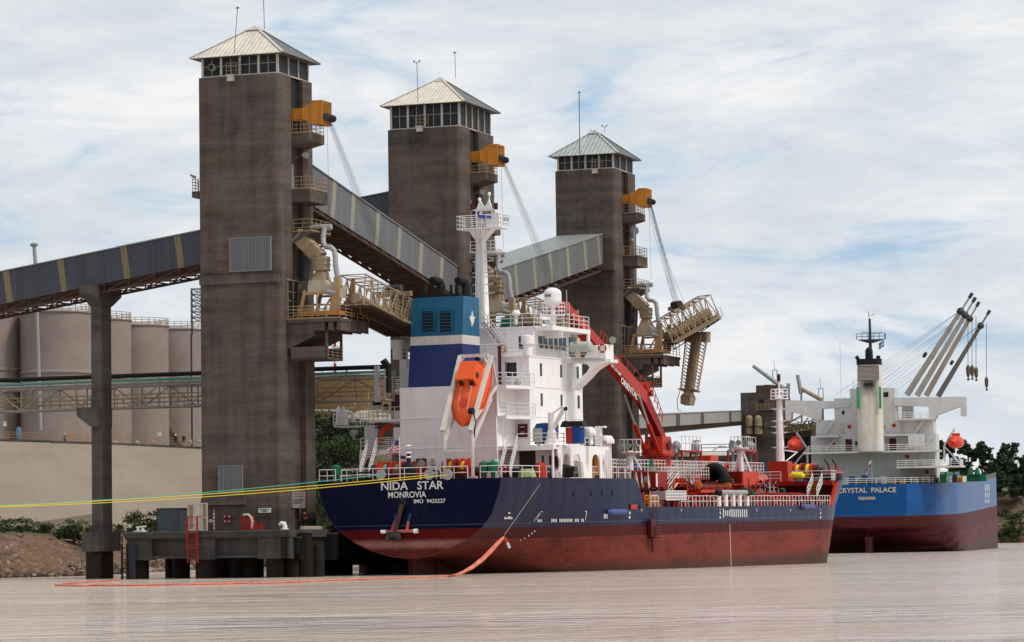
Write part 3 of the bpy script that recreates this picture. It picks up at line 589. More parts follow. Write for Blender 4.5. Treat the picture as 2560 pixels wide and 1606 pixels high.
# loose rocks and rubble on the bank
def rubble():
    mb=MB(); rd=random.Random(3); pts=[p for p in shore() if 300<p.y<480 and p.x>-70]
    for i in range(1500):
        p=rd.choice(pts); d=abs(rd.gauss(0,2.6)) if rd.random()<.75 else rd.uniform(0,11); t=rd.uniform(-1,1); q=Vector((p.x-.95*d+t,p.y+.25*d+t,0)); h=min(4.1,max(.05,d*.48)); s=rd.uniform(.1,.42)*(1.3 if d<3 else .8)
        u=Matrix.Rotation(rd.uniform(0,6.3),3,'Z')@Matrix.Rotation(rd.uniform(-.6,.6),3,'X'); k=[Vector((a*s*rd.uniform(.6,1.3),b*s*rd.uniform(.5,1.2),c*s*rd.uniform(.25,.6))) for c in (-1,1) for a,b in ((-1,-1),(1,-1),(1,1),(-1,1))]
        k=[q+Vector((0,0,h+.05))+u@v for v in k]; mb.hexa(k[:4],k[4:])
    m=M('rubble stone',.9); oi=m.noise((.9,.9,.9),1,3,.6); m.col(m.ramp(oi,(.3,(.05,.035,.028)),(.5,(.20,.13,.09)),(.68,(.42,.35,.29)))); m.bump(m.noise((6,6,6)),.05,.6)
    o=obj('rubble',mb,m.m); o['kind']='stuff'; return o
rubble()
# ---------------------------------------------------------------- plants
def leafmat(name,a,b):
    m=M(name,.75,0,.2); m.col(m.ramp(m.noise((.55,.55,.55),1,4,.65),(.32,a),(.68,b))); m.b.inputs['Subsurface Weight'].default_value=0; return m.m
m_leaf=leafmat('bush leaf',(.022,.038,.014),(.075,.095,.035)); m_leafl=leafmat('light weed',(.05,.075,.02),(.14,.16,.06)); m_far=leafmat('far tree leaf',(.018,.032,.018),(.05,.07,.035)); m_bark=flat('bark',(.06,.045,.035),.9); m_dry=leafmat('dry grass',(.16,.09,.04),(.26,.17,.08))
def crown(mb,c,r,n,s,rd,flatk=.9):
    """leaf faces in clumps through an ellipsoid"""
    cl=[]
    for i in range(max(6,int(n/70))):
        v=Vector((rd.gauss(0,1),rd.gauss(0,1),rd.gauss(0,1))).normalized()*(rd.random()**.4); cl.append((Vector((c[0]+v.x*r[0],c[1]+v.y*r[1],c[2]+v.z*r[2])),rd.uniform(.16,.34)))
    for i in range(n):
        q,k=rd.choice(cl); v=Vector((rd.gauss(0,1),rd.gauss(0,1),rd.gauss(0,.8)))*k*.62; p=q+Vector((v.x*r[0],v.y*r[1],v.z*r[2])); a=Vector((rd.uniform(-1,1),rd.uniform(-1,1),rd.uniform(-.4,.9))).normalized(); b=a.cross(Vector((rd.uniform(-1,1),rd.uniform(-1,1),rd.uniform(-1,1)))).normalized(); t=s*rd.uniform(.5,1.4)
        mb.add([p-a*t,p+b*t*.55,p+a*t,p-b*t*.55],[(0,1,2,3)])
def bush(c,r,n,s,label,mat=None,seed=1,group='shrubs on the bank',cat='bush',name='bush',trunk=True):
    rd=random.Random(seed); base=(c[0],c[1],c[2]-r[2]); th=Thing(name,label,cat,WF,base,group); mb=MB(); crown(mb,c,r,n,s,rd); th.part('crown' if name=='tree' else 'foliage',mb,mat or m_leaf)
    mb=MB(); b=Vector(base); 
    for k in range(5):
        a=k*1.26; mb.path([b+Vector((0,0,-.3)),b+Vector((.12*r[0]*math.cos(a),.12*r[1]*math.sin(a),r[2]*.6)),Vector(c)+Vector((.5*r[0]*math.cos(a),.5*r[1]*math.sin(a),r[2]*.25))],[.055*r[2],.04*r[2],.015*r[2]],5)
    th.part('trunk' if name=='tree' else 'stem',mb,m_bark)
def at(px,py,Y,r): p=P(px,py,Y); return (p.x,p.y,p.z)
k_=0
for px,py,Y,r,n,s,lb in ((20,1330,350,(3.2,2,1.2),1600,.16,'low green weeds at the far left edge of the bank'),(75,1325,352,(2.4,2,1.3),1300,.16,'leafy weed clump second from the left on the bank'),(130,1330,352,(2.6,2,1.2),1300,.16,'spreading weeds on the bank below the middle of the embankment'),(185,1327,350,(2.4,2,1.25),1300,.16,'weeds just left of the hammerhead column'),
    (222,1330,350,(1.5,2,1.2),700,.16,'small weed tuft touching the left side of the hammerhead column')):
    k_+=1; bush(at(px,py,Y,r),r,n,s,lb,m_leaf,k_)
bush(at(362,1316,330,0),(2.6,2,1.6),2000,.15,'green bush behind the bollard left of the dark container',m_leaf,11); bush(at(305,1333,335,0),(1.3,1.2,.8),500,.14,'small green tuft between column block and dock',m_leaf,12)
bush(at(292,1323,345,0),(1.2,1,.6),400,.13,'dry reddish grass tuft right of the hammerhead column',m_dry,13)
gx=lambda px,py,Y: P(px,py,Y)
bush(at(835,1088,372,0),(3.6,3,2.7),5200,.2,'dark rounded tree in front of the ochre tank left of the white railings',m_leaf,21,name='tree',cat='tree',group='trees behind the tanker stern')
bush(at(905,1105,380,0),(2.6,3,2.0),2400,.2,'small dark tree right of the rounded tree below the tiled house',m_leaf,22,name='tree',cat='tree',group='trees behind the tanker stern')
bush(at(835,1150,350,0),(3.9,2.4,2.5),6500,.16,'wide clipped mound of green shrub below the rounded tree',m_leaf,23); bush(at(860,1118,362,0),(2.6,1.6,.8),1200,.15,'pale green shrub strip between the tree and the mound',m_leafl,24)
bush(at(805,1262,345,0),(2.4,2,2.9),3400,.15,'weedy green slope growth between tower and blue stern',m_leafl,25); bush(at(840,1225,348,0),(2.6,2,2.4),2600,.15,'darker green growth just behind the tanker stern edge',m_leaf,26)
# hill side carrying these shrubs
mb=MB(); v=[P(780,1345,349),P(1010,1345,349),P(1010,1175,362),P(780,1175,362),P(780,1120,385),P(1010,1120,385),P(1010,1105,520),P(780,1105,520)]; mb.add(v,[(0,1,2,3),(3,2,5,4),(4,5,6,7)]); struct('hillside',mb,m_earth)
# ---------------------------------------------------------------- storage tanks on the terrace
m_=M('tank paint',.6,0,.3); o_=m_.xyz(); r_=m_.noise((.5,.5,.07),1,5,.7,.3); f_=m_.noise((.25,.25,.25),1,5,.6); sm=m_.val(m_.math('ABSOLUTE',m_.math('SUBTRACT',m_.math('FRACT',m_.math('MULTIPLY',o_[2],.36)),.5)),.47,.5,0,.3)
c_=m_.ramp(f_,(.3,(.225,.175,.15)),(.7,(.28,.225,.195))); c_=m_.mix(m_.val(r_,.55,.72,0,.55),c_,(.36,.20,.11)); c_=m_.mix(m_.math('MULTIPLY',m_.val(o_[2],3.6,1.0),m_.val(m_.noise((.8,.8,.2),1,3),.5,.62)),c_,(.40,.17,.05)); c_=m_.mix(sm,c_,(.2,.16,.14)); m_.col(c_); m_tank=m_.m
base_z=EM[1].z+.2
def tank(cx,top,Y,rpx,label,front=None):
    c=P(cx,top,Y); r=rpx*Y/F_PX; b=Vector((c.x,c.y+r,base_z)); H=c.z-base_z; th=Thing('storage_tank',label,'storage tank',WF,tuple(b),'pale storage tanks on the terrace')
    mb=MB(); mb.lathe(b,[(r,0),(r,H*.52),(r,H*.52),(r,H)],56); th.part('shell',mb,m_tank,smooth=True)
    mb=MB(); mb.lathe(b,[(r+.02,H-.1),(r+.22,H-.1),(r+.22,H+.05),(r*.3,H+.75),(0,H+.85)],56); th.part('lid',mb,m_tank,smooth=True)
    mb=MB(); mb.lathe(b,[(r+.01,H*.565),(r+.2,H*.56),(r+.2,H*.575),(r+.01,H*.58)],56); th.part('girth_ring',mb,m_tank)
    mb=MB(); n=30; ps=[b+Vector((r*1.0*math.cos(6.2832*i/n),r*math.sin(6.2832*i/n),H+.05)) for i in range(n+1)]; mb.rail(ps,1.25,3,9,.045); th.part('railing',mb,m_rail)
    return th,b,r,H
tank(-48,765,522,86,'pale tank cut by the left edge of the photo'); tank(127,778,520,88,'widest pale tank with rust patches left of the hammerhead column'); tank(231,797,541,86,'pale tank partly hidden behind the hammerhead column')
tank(329,812,556,83,'pale tank standing right of the hammerhead column'); tk,tb,tr,tH=tank(428,822,572,80,'pale tank with spiral stair beside the nearest tower')
mb=MB(); 
for i in range(46): a=-2.6+i*.033; q=tb+Vector(((tr+.55)*math.cos(a),(tr+.55)*math.sin(a),tH*.62-i*.3)); mb.bar(q-Vector((.5*math.cos(a),.5*math.sin(a),0)),q+Vector((.5*math.cos(a),.5*math.sin(a),0)),.35,.08); mb.tube(q,q+Vector((0,0,1.1)),.03,4)
tk.part('spiral_stair',mb,m_rail)
c=P(47,1098,500); mb=MB(); mb.lathe((c.x,c.y,base_z),[(.35,0),(.35,.5),(.42,.6),(.42,2.8),(.3,3.1),(0,3.25)],16); solo('pressure_vessel','slim blue upright vessel at the terrace edge before the left tanks','vessel',mb,paint('blue vessel',(.09,.17,.27),.5,.3),WF,(c.x,c.y,base_z),smooth=True)
def sign_on(tx,px,py,Y,w,h):
    c=P(px,py,Y); mb=MB(); mb.box(c.x-w/2,c.x+w/2,c.y-.03,c.y,c.z-h/2,c.z+h/2); t=solo('tank_sign',tx,'sign',mb,m_white,WF,tuple(c),'small white signs on the tanks'); mb=MB(); mb.box(c.x-w*.3,c.x+w*.3,c.y-.04,c.y-.031,c.z+h*.08,c.z+h*.25); p=obj('mark',mb,m_black,WF,t,tuple(c))
sign_on('small white sign on the tank at the left edge',12,1060,505,.5,.7); sign_on('small white sign on the tank right of the column',399,1085,542,.6,.6)
# small marker lamps along the terrace
mb0=None
for i,(px,py) in enumerate(((7,1088),(30,1089),(80,1098),(132,1098),(174,1098),(204,1099),(282,1103),(309,1104),(337,1108),(378,1108),(405,1109),(470,1113),(494,1114))):
    c=P(px,py,488); b=Vector((c.x,c.y+3.2,EM[1].z+.15)); mb=MB(); mb.lathe(b,[(.32,0),(.34,.4),(.16,.5),(0,.55)],10)
    if i==3: lb,mt='single red capped vent block on the terrace edge below the widest tank',m_red
    else: lb,mt='dark capped vent block, %s from the left along the terrace edge'%'first second third fourth fifth sixth seventh eighth ninth tenth eleventh twelfth thirteenth'.split()[i],m_duct
    solo('vent_block',lb,'vent',mb,mt,WF,tuple(b),'vent blocks along the terrace edge')
# people on the terrace
def person(label,base,pose,mats,fr=WF,rot=0,h=1.72):
    """one continuous skinned body; hat and clothing as children"""
    J={'pel':(0,0,.92),'chest':(0,0,1.3),'neck':(0,0,1.48),'head':(0,0,1.62),'top':(0,0,1.72)}
    E_=[('pel','chest'),('chest','neck'),('neck','head'),('head','top')]; Rr={'pel':.15,'chest':.17,'neck':.06,'head':.1,'top':.075}
    for s,k in ((-1,'l'),(1,'r')):
        if pose=='sit': hip=(.1*s,0,.45);kn=(.12*s,-.42,.5);an=(.12*s,-.45,.08);toe=(.12*s,-.62,.04); 
        else: hip=(.1*s,0,.88);kn=(.12*s,-.02,.48);an=(.13*s,.02,.08);toe=(.14*s,-.16,.04)
        sh=(.2*s,0,1.42);el=(.26*s,.0,1.12);wr=(.24*s,-.16,.9);ha=(.23*s,-.22,.84)
        for n_,p,r in ((k+'hip',hip,.1),(k+'kn',kn,.07),(k+'an',an,.05),(k+'toe',toe,.045),(k+'sh',sh,.075),(k+'el',el,.05),(k+'wr',wr,.037),(k+'ha',ha,.042)): J[n_]=p; Rr[n_]=r
        E_+=[('pel',k+'hip'),(k+'hip',k+'kn'),(k+'kn',k+'an'),(k+'an',k+'toe'),('chest',k+'sh'),(k+'sh',k+'el'),(k+'el',k+'wr'),(k+'wr',k+'ha')]
    dz=-.42 if pose=='sit' else 0
    if dz:
        for k in list(J):
            if k in('pel','chest','neck','head','top') or k[1:] in('sh','el','wr','ha'): J[k]=(J[k][0],J[k][1],J[k][2]+dz)
    ks=list(J); me=bpy.data.meshes.new('person'); me.from_pydata([J[k] for k in ks],[(ks.index(a),ks.index(b)) for a,b in E_],[])
    o=bpy.data.objects.new('person',me); C.objects.link(o); md=o.modifiers.new('s','SKIN'); 
    for i,k in enumerate(ks): v=me.skin_vertices[0].data[i]; v.radius=(Rr[k],Rr[k]); v.use_root=(i==0)
    sb=o.modifiers.new('u','SUBSURF'); sb.levels=1; sb.render_levels=1
    dg=bpy.context.evaluated_depsgraph_get(); m2=bpy.data.meshes.new_from_object(o.evaluated_get(dg)); o.modifiers.clear(); o.data=m2
    for m in mats[:3]: m2.materials.append(m)
    for p in m2.polygons:
        z=p.center.z-dz; p.material_index=2 if z>1.5 or (abs(p.center.x)>.2 and z<.95 and z>.6) else (1 if z>.92 else 0); p.use_smooth=True
    o.matrix_world=Matrix.Translation(base)@Matrix.Rotation(rot,4,'Z'); tag(o,label,'person','people on the terrace')
    mb=MB(); hz=1.68+dz; mb.lathe((0,0,hz),[(.145,0),(.135,.05),(.09,.12),(0,.15)],12); mb.lathe((0,-.03,hz),[(.16,-.01),(.17,.0),(.14,.015)],12); h_=obj('helmet',mb,mats[3],WF,o,(0,0,0),True)
    return o
m_skin=flat('skin',(.35,.2,.13),.6); m_navy=flat('navy cloth',(.03,.04,.09),.9); m_blu=flat('faded blue cloth',(.08,.11,.2),.9); m_bkc=flat('black cloth',(.02,.02,.025),.9); m_hw=flat('white helmet',(.7,.7,.68),.3); m_hr=flat('red helmet',(.5,.04,.03),.3)
for px,py,pose,lab,mt in ((159,1101,'stand','person in blue work clothes and white helmet standing behind the terrace railing',[m_navy,m_blu,m_skin,m_hw]),(437,1115,'sit','person in dark clothes sitting at the terrace edge left of the red helmet',[m_bkc,m_bkc,m_skin,m_hw]),(457,1116,'sit','person in black with a red helmet sitting near the nearest tower',[m_bkc,m_bkc,m_skin,m_hr])):
    c=P(px,py,489); person(lab,(c.x,c.y+1.4,EM[1].z+.16),pose,mt,h=1.7)
# lattice mast and slim boom behind
mb=MB(); a=P(478,808,560); H=P(478,722,560).z-a.z; 
for x in (0,2.1):
    for y in (0,2.1):
        mb.bar((a.x+x,a.y+y,a.z-2),(a.x+x,a.y+y,a.z+H),.16)
for j in range(6):
    z0=a.z+H*j/6; z1=z0+H/6
    for y in (0,2.1): mb.bar((a.x,a.y+y,z0),(a.x+2.1,a.y+y,z1),.1); mb.bar((a.x+2.1,a.y+y,z0),(a.x,a.y+y,z1),.1); mb.bar((a.x,a.y+y,z1),(a.x+2.1,a.y+y,z1),.12)
    for x in (0,2.1): mb.bar((a.x+x,a.y,z0),(a.x+x,a.y+2.1,z1),.1)
mb.bar((a.x,a.y,a.z-2),(a.x,a.y,base_z),.3); solo('lattice_tower','dark lattice tower top just left of the nearest tower','tower',mb,m_cable,WF,(a.x,a.y,base_z))
mb=MB(); a=P(89,661,430); b=P(85,612,430); mb.tube((a.x+.6,a.y,base_z),a,.22,8); mb.tube(a,b,.28,8,.24); mb.ball(b,.45,8,(1.3,1,.7)); solo('chimney','slim dark pipe rising above the left gallery','chimney',mb,m_duct,WF,(a.x+.6,a.y,base_z))
# ---------------------------------------------------------------- ochre tank, tiled house and pipe behind the stern
c=P(835,945,470); z0=EM[4].z-8; mb=MB(); zt=c.z; mb.lathe((c.x+2,c.y+12,z0),[(12,0),(12,zt-z0),(11.6,zt-z0+.2),(0,zt-z0+1.2)],64); th=Thing('ochre_tank','wide ochre storage tank behind the pipe bridge right of the nearest tower','storage tank',WF,(c.x+2,c.y+12,z0)); th.part('shell',mb,paint('ochre shell',(.20,.115,.045),.7,.35,(.14,.09,.04)))
mb=MB(); n=20; mb.rail([(c.x+2+12*math.cos(6.28*i/n),c.y+12+12*math.sin(6.28*i/n),zt) for i in range(n+1)],1.2,3,9,.05); th.part('railing',mb,m_rail)
a=P(842,1052,400); e=P(968,1052,400); r0=P(900,1024,400); f=P(860,1100,400); th=Thing('tiled_house','low brick house with tan tiled roof behind the stern railings','house',WF,(a.x+2,a.y,f.z-1)); dx=e.x-a.x
mb=MB(); mb.hexa([(a.x,a.y,a.z),(e.x+2,a.y,a.z),(e.x+2,a.y+8,a.z),(a.x,a.y+8,a.z)],[(a.x+2.8,a.y+3,r0.z),(e.x-1,a.y+3,r0.z),(e.x-1,a.y+5,r0.z),(a.x+2.8,a.y+5,r0.z)]); th.part('roof',mb,corr('tan roof',(.33,.26,.20),'x',.4,.12))
mb=MB(); mb.box(a.x+.8,e.x+1,a.y+.8,a.y+7,f.z-1.5,a.z-.02); wl=th.part('wall',mb,paint('brick wall',(.09,.06,.05),.9,.4)); 
for px in (896,925): q=P(px,1068,400); mb=MB(); mb.box(q.x-.8,q.x+.8,a.y+.74,a.y+.8,q.z-1.1,q.z+.5); w_=th.part('window',mb,m_glass); mb=MB(); mb.bar((q.x,a.y+.72,q.z-1.1),(q.x,a.y+.72,q.z+.5),.08); [mb.bar((q.x-.85,a.y+.72,q.z+k),(q.x+.85,a.y+.72,q.z+k),.08) for k in (-1.1,.5)]; th.part('frame',mb,m_steel,parent=w_)
mb=MB(); A=[P(x,y,375) for x,y in ((765,1028),(800,1028),(868,1029),(879,1033),(881,1042),(881,1085))]; mb.path(A,.17,10); mb.tube(P(838,1030,375),P(838,1075,375),.08); solo('bent_pipe','grey pipe bending down in front of the ochre tank','pipe',mb,m_duct,WF,tuple(A[-1]),smooth=True)
mb=MB(); A=P(837,925,540); B=P(837,828,540); m_rw=M('red white mast',.5); zz=m_rw.xyz()[2]; m_rw.col(m_rw.mix(m_rw.math('GREATER_THAN',m_rw.math('FRACT',m_rw.math('MULTIPLY',zz,.17)),.5),(.42,.03,.03),(.62,.6,.58))); mb.tube((A.x,A.y,base_z),B,.3,8,.22); solo('striped_mast','red and white striped mast seen under the hanging gallery','mast',mb,m_rw.m,WF,(A.x,A.y,base_z))
# ---------------------------------------------------------------- dock under the nearest tower
YD=-5.5; DZ=T1.Y(600,1326,YD).z; D=lambda px,py,y=YD:T1.Y(px,py,y)
def dock():
    th=Thing('dock_platform','weathered concrete dock platform under the nearest tower','dock',T1,(-5,0,0)); xl,xr=D(312,1330).x,D(724,1330).x; L=lambda p:D(p,1360).x; Zf=lambda py:D(600,py).z
    mb=MB(); pr=[(YD-.0,DZ-.65),(YD-.06,DZ-.55),(YD-.08,DZ-.12),(YD,DZ),(9,DZ),(9,DZ-.65)]; mb.prism(pr,0,xl,xr); th.part('deck_slab',mb,m_dock)
    mb=MB()
    for a,b in ((315,377),(474,536),(643,722)): mb=MB(); mb.box(L(a),L(b),YD+.12,YD+1.2,Zf(1398),DZ-.65); th.part('corbel_block',mb,m_dock)
    mb=MB()
    for a,b in ((377,474),(536,643)): mb.box(L(a),L(b),YD+.75,YD+1.1,Zf(1391),DZ-.65); mb.hexa([(L(a),YD+.2,Zf(1395)),(L(b),YD+.2,Zf(1395)),(L(b),YD+1,Zf(1395)),(L(a),YD+1,Zf(1395))],[(L(a),YD+.35,Zf(1388)),(L(b),YD+.35,Zf(1388)),(L(b),YD+1,Zf(1384)),(L(a),YD+1,Zf(1384))])
    th.part('fascia_beam',mb,m_dock)
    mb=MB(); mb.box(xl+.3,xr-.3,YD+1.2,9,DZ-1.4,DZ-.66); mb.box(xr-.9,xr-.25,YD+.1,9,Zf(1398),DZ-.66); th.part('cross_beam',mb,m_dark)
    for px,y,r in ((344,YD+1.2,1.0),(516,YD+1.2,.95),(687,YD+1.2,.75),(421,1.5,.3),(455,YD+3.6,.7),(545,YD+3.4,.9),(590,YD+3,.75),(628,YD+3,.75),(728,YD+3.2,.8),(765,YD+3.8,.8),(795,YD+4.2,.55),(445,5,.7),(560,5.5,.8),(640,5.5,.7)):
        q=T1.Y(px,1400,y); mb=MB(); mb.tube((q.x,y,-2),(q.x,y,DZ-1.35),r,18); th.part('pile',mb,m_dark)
    return xl,xr
xl,xr=dock()
def berth():
    th=Thing('berth_platform','dark concrete berth platform behind the tanker stern','dock',T1,(0,30,0)); mb=MB(); mb.box(-3.5,2.0,9.3,70,DZ-.7,DZ-.02); th.part('deck_slab',mb,m_dock); mb=MB(); mb.box(-3.2,1.9,9.5,69,DZ-2.4,DZ-.71); mb.box(1.9,2.5,9.5,20,DZ-3.2,DZ-.4); th.part('cross_beam',mb,m_dark)
    mb=MB(); mb.box(2.0,2.35,-1,9,DZ-.05,DZ+.3); th.part('kerb_timber',mb,paint('worn kerb',(.42,.36,.27),.8,.3))
    for px,y,r in ((800,12,.5),(820,11,.6),(846,14,1.1),(860,18,.8),(918,26,.8),(932,22,.9),(950,24,.9),(982,30,1),(1000,30,1)):
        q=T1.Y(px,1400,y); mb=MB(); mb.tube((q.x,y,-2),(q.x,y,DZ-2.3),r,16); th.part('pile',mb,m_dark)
berth()
def fender(px,py0,py1,y,w,label):
    a=T1.Y(px,py0,y); b=T1.Y(px,py1,y); th=Thing('fender',label,'fender',T1,(a.x,y,b.z),'black rubber fenders'); mb=MB(); mb.hexa([(a.x-w,y,b.z),(a.x+w*.8,y,b.z),(a.x+w*.8,y+1,b.z),(a.x-w,y+1,b.z)],[(a.x-w,y,a.z),(a.x+w,y,a.z),(a.x+w,y+1,a.z),(a.x-w,y+1,a.z)]); th.part('panel',mb,m_black)
    mb=MB(); [mb.tube((a.x-w-.5,y+.4,b.z+(a.z-b.z)*k),(a.x-w,y+.4,b.z+(a.z-b.z)*k),.3,10) for k in (.3,.7)]; th.part('rubber_cone',mb,m_black)
    mb=MB(); mb.box(a.x-w-.05,a.x+w+.05,y-.05,y+1.05,a.z,a.z+.14); th.part('cap',mb,m_dock)
fender(758,1333,1398,YD+1.5,.42,'upright black fender at the river corner of the dock'); fender(824,1336,1400,2.5,.55,'dark fender nearest the tanker stern'); fender(735,1346,1384,YD+1,.45,'squat black fender on the dock corner beam')
# things standing on the dock
def container():
    a=D(393,1322,-3); b=D(447,1322,-3); zt=D(420,1272,-3).z; th=Thing('steel_container','dark grey ribbed container on the left end of the dock','container',T1,((a.x+b.x)/2,-2,DZ)); mt=corr('dark ribbed steel',(.055,.062,.068),'z' if 0 else 'xy',.28,.2); m=M('ribbed steel',.5); w=m.math('SINE',m.math('MULTIPLY',m.xyz()[2],40)); m.col(m.mix(m.val(w,-1,1),(.03,.035,.04),(.10,.11,.12))); m.bump(w,.03,.6)
    mb=MB(); mb.box(a.x,b.x,-3,-.8,DZ+.03,zt); th.part('body',mb,m.m); mb=MB()
    for x in (a.x,b.x):
        for y in (-3,-.8): mb.box(x-.05,x+.05,y-.05,y+.05,DZ,zt+.03)
    mb.box(a.x-.05,b.x+.05,-3.06,-2.98,zt-.04,zt+.05); mb.box(b.x-.02,b.x+.06,-3,-.8,zt-.04,zt+.05); th.part('frame',mb,m_cable)
container()
def cage():
    a=D(470,1322,-4.4); b=D(517,1322,-4.4); zt=D(490,1260,-4.4).z; th=Thing('gate_frame','tan steel gate frame on the dock above the red ladder','gate',T1,((a.x+b.x)/2,-4,DZ)); mb=MB(); xs=[a.x+(b.x-a.x)*k for k in (0,.3,.62,.76,1)]
    for x in xs: mb.box(x-.05,x+.05,-4.4,-4.3,DZ,zt)
    for z in (zt,DZ+.1): mb.box(a.x-.05,b.x+.05,-4.42,-4.3,z-.06,z+.06)
    mb.box(xs[3],b.x,-4.42,-4.3,DZ+1.1,DZ+1.2); th.part('frame',mb,m_post)
    for i in ((0,1),(3,4)): mb=MB(); mb.box(xs[i[0]]+.07,xs[i[1]]-.07,-4.34,-4.31,DZ+.2,zt-.1); th.part('panel',mb,m_tan)
cage()
def ladder():
    a=D(470,1290); x0,x1=D(472,1340).x,D(497,1340).x; zt,zb=D(485,1292).z,D(485,1408).z; th=Thing('ladder','red caged ladder hanging down the dock front','ladder',T1,((x0+x1)/2,YD-.4,zb)); mb=MB()
    for x in (x0,x1): mb.bar((x,YD-.22,zb),(x,YD-.22,zt),.09); mb.bar((x+.12,YD-.75,zb+1.2),(x+.12,YD-.75,zt),.06); mb.bar((x,YD-.22,zt),(x+.1,YD+.5,zt),.08)
    th.part('rail',mb,m_red); mb=MB(); n=13
    for j in range(n): z=zb+.2+(DZ-zb-.2)*j/n; mb.bar((x0,YD-.22,z),(x1,YD-.22,z),.05)
    th.part('rung',mb,m_red); mb=MB()
    for j in range(5): z=zb+1.3+(zt-zb-1.4)*j/4; mb.path([(x0,YD-.22,z),(x0+.0,YD-.6,z),((x0+x1)/2,YD-.85,z),(x1,YD-.6,z),(x1,YD-.22,z)],.03,5)
    th.part('hoop',mb,m_red)
    x0,x1=D(309,1400).x,D(321,1400).x; zt,zb=D(310,1360).z,-.3; th=Thing('ladder','black ladder with white rungs at the left end of the dock','ladder',T1,(x0,YD-.3,zb)); mb=MB(); mb.bar((x0,YD-.3,zb),(x0,YD-.3,zt),.14); mb.bar((x1,YD-.3,zb),(x1,YD-.3,zt),.1); th.part('rail',mb,m_black); mb=MB(); [mb.bar((x0,YD-.3,zb+.5*j+.5),(x1+.9,YD-.3,zb+.5*j+.5),.08) for j in range(6)]; th.part('rung',mb,m_rust)
    q=D(334,1400); mb=MB(); mb.tube((q.x,YD-.25,-.2),(q.x,YD-.25,D(334,1360).z),.3,12); solo('tube_fender','dark blue tube fender hanging by the black ladder','fender',mb,flat('dark blue rubber',(.02,.022,.035),.7),T1,(q.x,YD-.25,-.2),'black rubber fenders')
ladder()
def misc():
    # bollards
    a=D(712,1321,-4.8); mb=MB(); mb.path([(a.x,-4.8,DZ),(a.x+.02,-4.8,DZ+.3),(a.x-.05,-4.8,DZ+.5),(a.x-.3,-4.8,DZ+.55),(a.x-.5,-4.8,DZ+.42)],[.24,.19,.2,.17,.12],12); mb.lathe((a.x,-4.8,DZ),[(.36,0),(.36,.06),(.2,.09)],14); solo('bollard','white hooked bollard on the river corner of the dock','bollard',mb,m_white,T1,(a.x,-4.8,DZ),'white mooring bollards on the dock',True)
    a=D(352,1322,-4.6); mb=MB(); mb.box(a.x-.45,a.x+.4,-4.9,-4.3,DZ,DZ+.12); mb.tube((a.x-.25,-4.6,DZ+.1),(a.x-.25,-4.6,DZ+.4),.14,10); mb.tube((a.x+.2,-4.6,DZ+.1),(a.x+.2,-4.6,DZ+.45),.14,10); mb.bar((a.x-.4,-4.6,DZ+.42),(a.x+.45,-4.6,DZ+.48),.3,.12); solo('bollard','white twin bollard on the left end of the dock','bollard',mb,m_white,T1,(a.x,-4.6,DZ),'white mooring bollards on the dock')
    def ring(p,fr,ax,label,r,t=.07):
        th=Thing('lifebuoy',label,'lifebuoy',fr,tuple(p),'red lifebuoys'); mb=MB(); mb.torus(p,r,t,ax,24,8); th.part('ring',mb,m_redb,smooth=True); mb=MB()
        for k in range(4):
            b=math.pi/4+k*math.pi/2; c=Vector(p)+(Vector((r*math.cos(b),0,r*math.sin(b))) if ax==1 else Vector((0,r*math.cos(b),r*math.sin(b)))); mb.ball(c,t*1.25,8)
        th.part('white_band',mb,m_white)
    globals()['ring']=ring
    q=D(568,1298,-.12); ring((q.x,-.12,q.z),T1,1,'red lifebuoy hanging on the front of the nearest tower',.3); q=T1.X(763,1290,.12); ring((.12,q.y,q.z),T1,0,'red lifebuoy hanging on the river face of the nearest tower',.3)
    # pole
    a=D(535,1320,-2.5); mb=MB(); mb.tube((a.x,-2.5,DZ),(a.x,-2.5,D(535,1276,-2.5).z),.06,8); m=M('banded pole',.5); m.col(m.mix(m.math('GREATER_THAN',m.math('FRACT',m.math('MULTIPLY',m.xyz()[2],3.2)),.5),(.4,.05,.05),(.6,.58,.55))); th=Thing('gauge_pole','thin red and white banded pole with a small box on the dock','pole',T1,(a.x,-2.5,DZ)); th.part('post',mb,m.m); mb=MB(); mb.box(a.x-.45,a.x-.12,-2.6,-2.45,DZ+.75,DZ+1.0); th.part('junction_box',mb,m_post); mb=MB(); mb.ball((a.x,-2.5,D(535,1275,-2.5).z),.1,8); th.part('lamp',mb,m_redb)
    # hose cabinet
    a=D(603,1318,-2); b=D(634,1318,-2); z=D(615,1288,-2).z; th=Thing('hose_cabinet','red fire hose cabinet under a beige cover on the dock','cabinet',T1,((a.x+b.x)/2,-2,DZ)); mb=MB(); mb.box(a.x,b.x-.25,-2,-1.2,DZ,z-.05); th.part('body',mb,m_red); mb=MB(); mb.path([(a.x+.25,-2.05,z+.0),(b.x-.45,-2.05,z+.02),(b.x-.2,-2.05,z-.25),(b.x-.1,-2.05,z-.6),(b.x-.2,-2.05,DZ+.1)],.12,8); th.part('cover',mb,m_post)
    mb=MB(); mb.tube((b.x-.25,-2.1,DZ+.08),(b.x-.25,-2.1,z-.5),.13,8); th.part('hose',mb,m_redb)
    a=D(638,1318,-2.2); b=D(652,1318,-2.2); mb=MB(); mb.box(a.x,b.x,-2.2,-1.8,DZ,D(640,1308,-2.2).z); mb.box(a.x-.03,b.x+.03,-2.24,-1.77,D(640,1308,-2.2).z,D(640,1308,-2.2).z+.04); solo('sand_box','small red box beside the hose cabinet','box',mb,m_red,T1,(a.x,-2,DZ))
    # signs
    a=D(646,1271,-.08); b=D(677,1282,-.08); th=Thing('wall_sign','small white sign with two lines of lettering low on the nearest tower','sign',T1,(a.x,-.08,b.z)); mb=MB(); mb.box(a.x,b.x,-.08,-.02,b.z,a.z); bd=th.part('board',mb,m_white); w=b.x-a.x
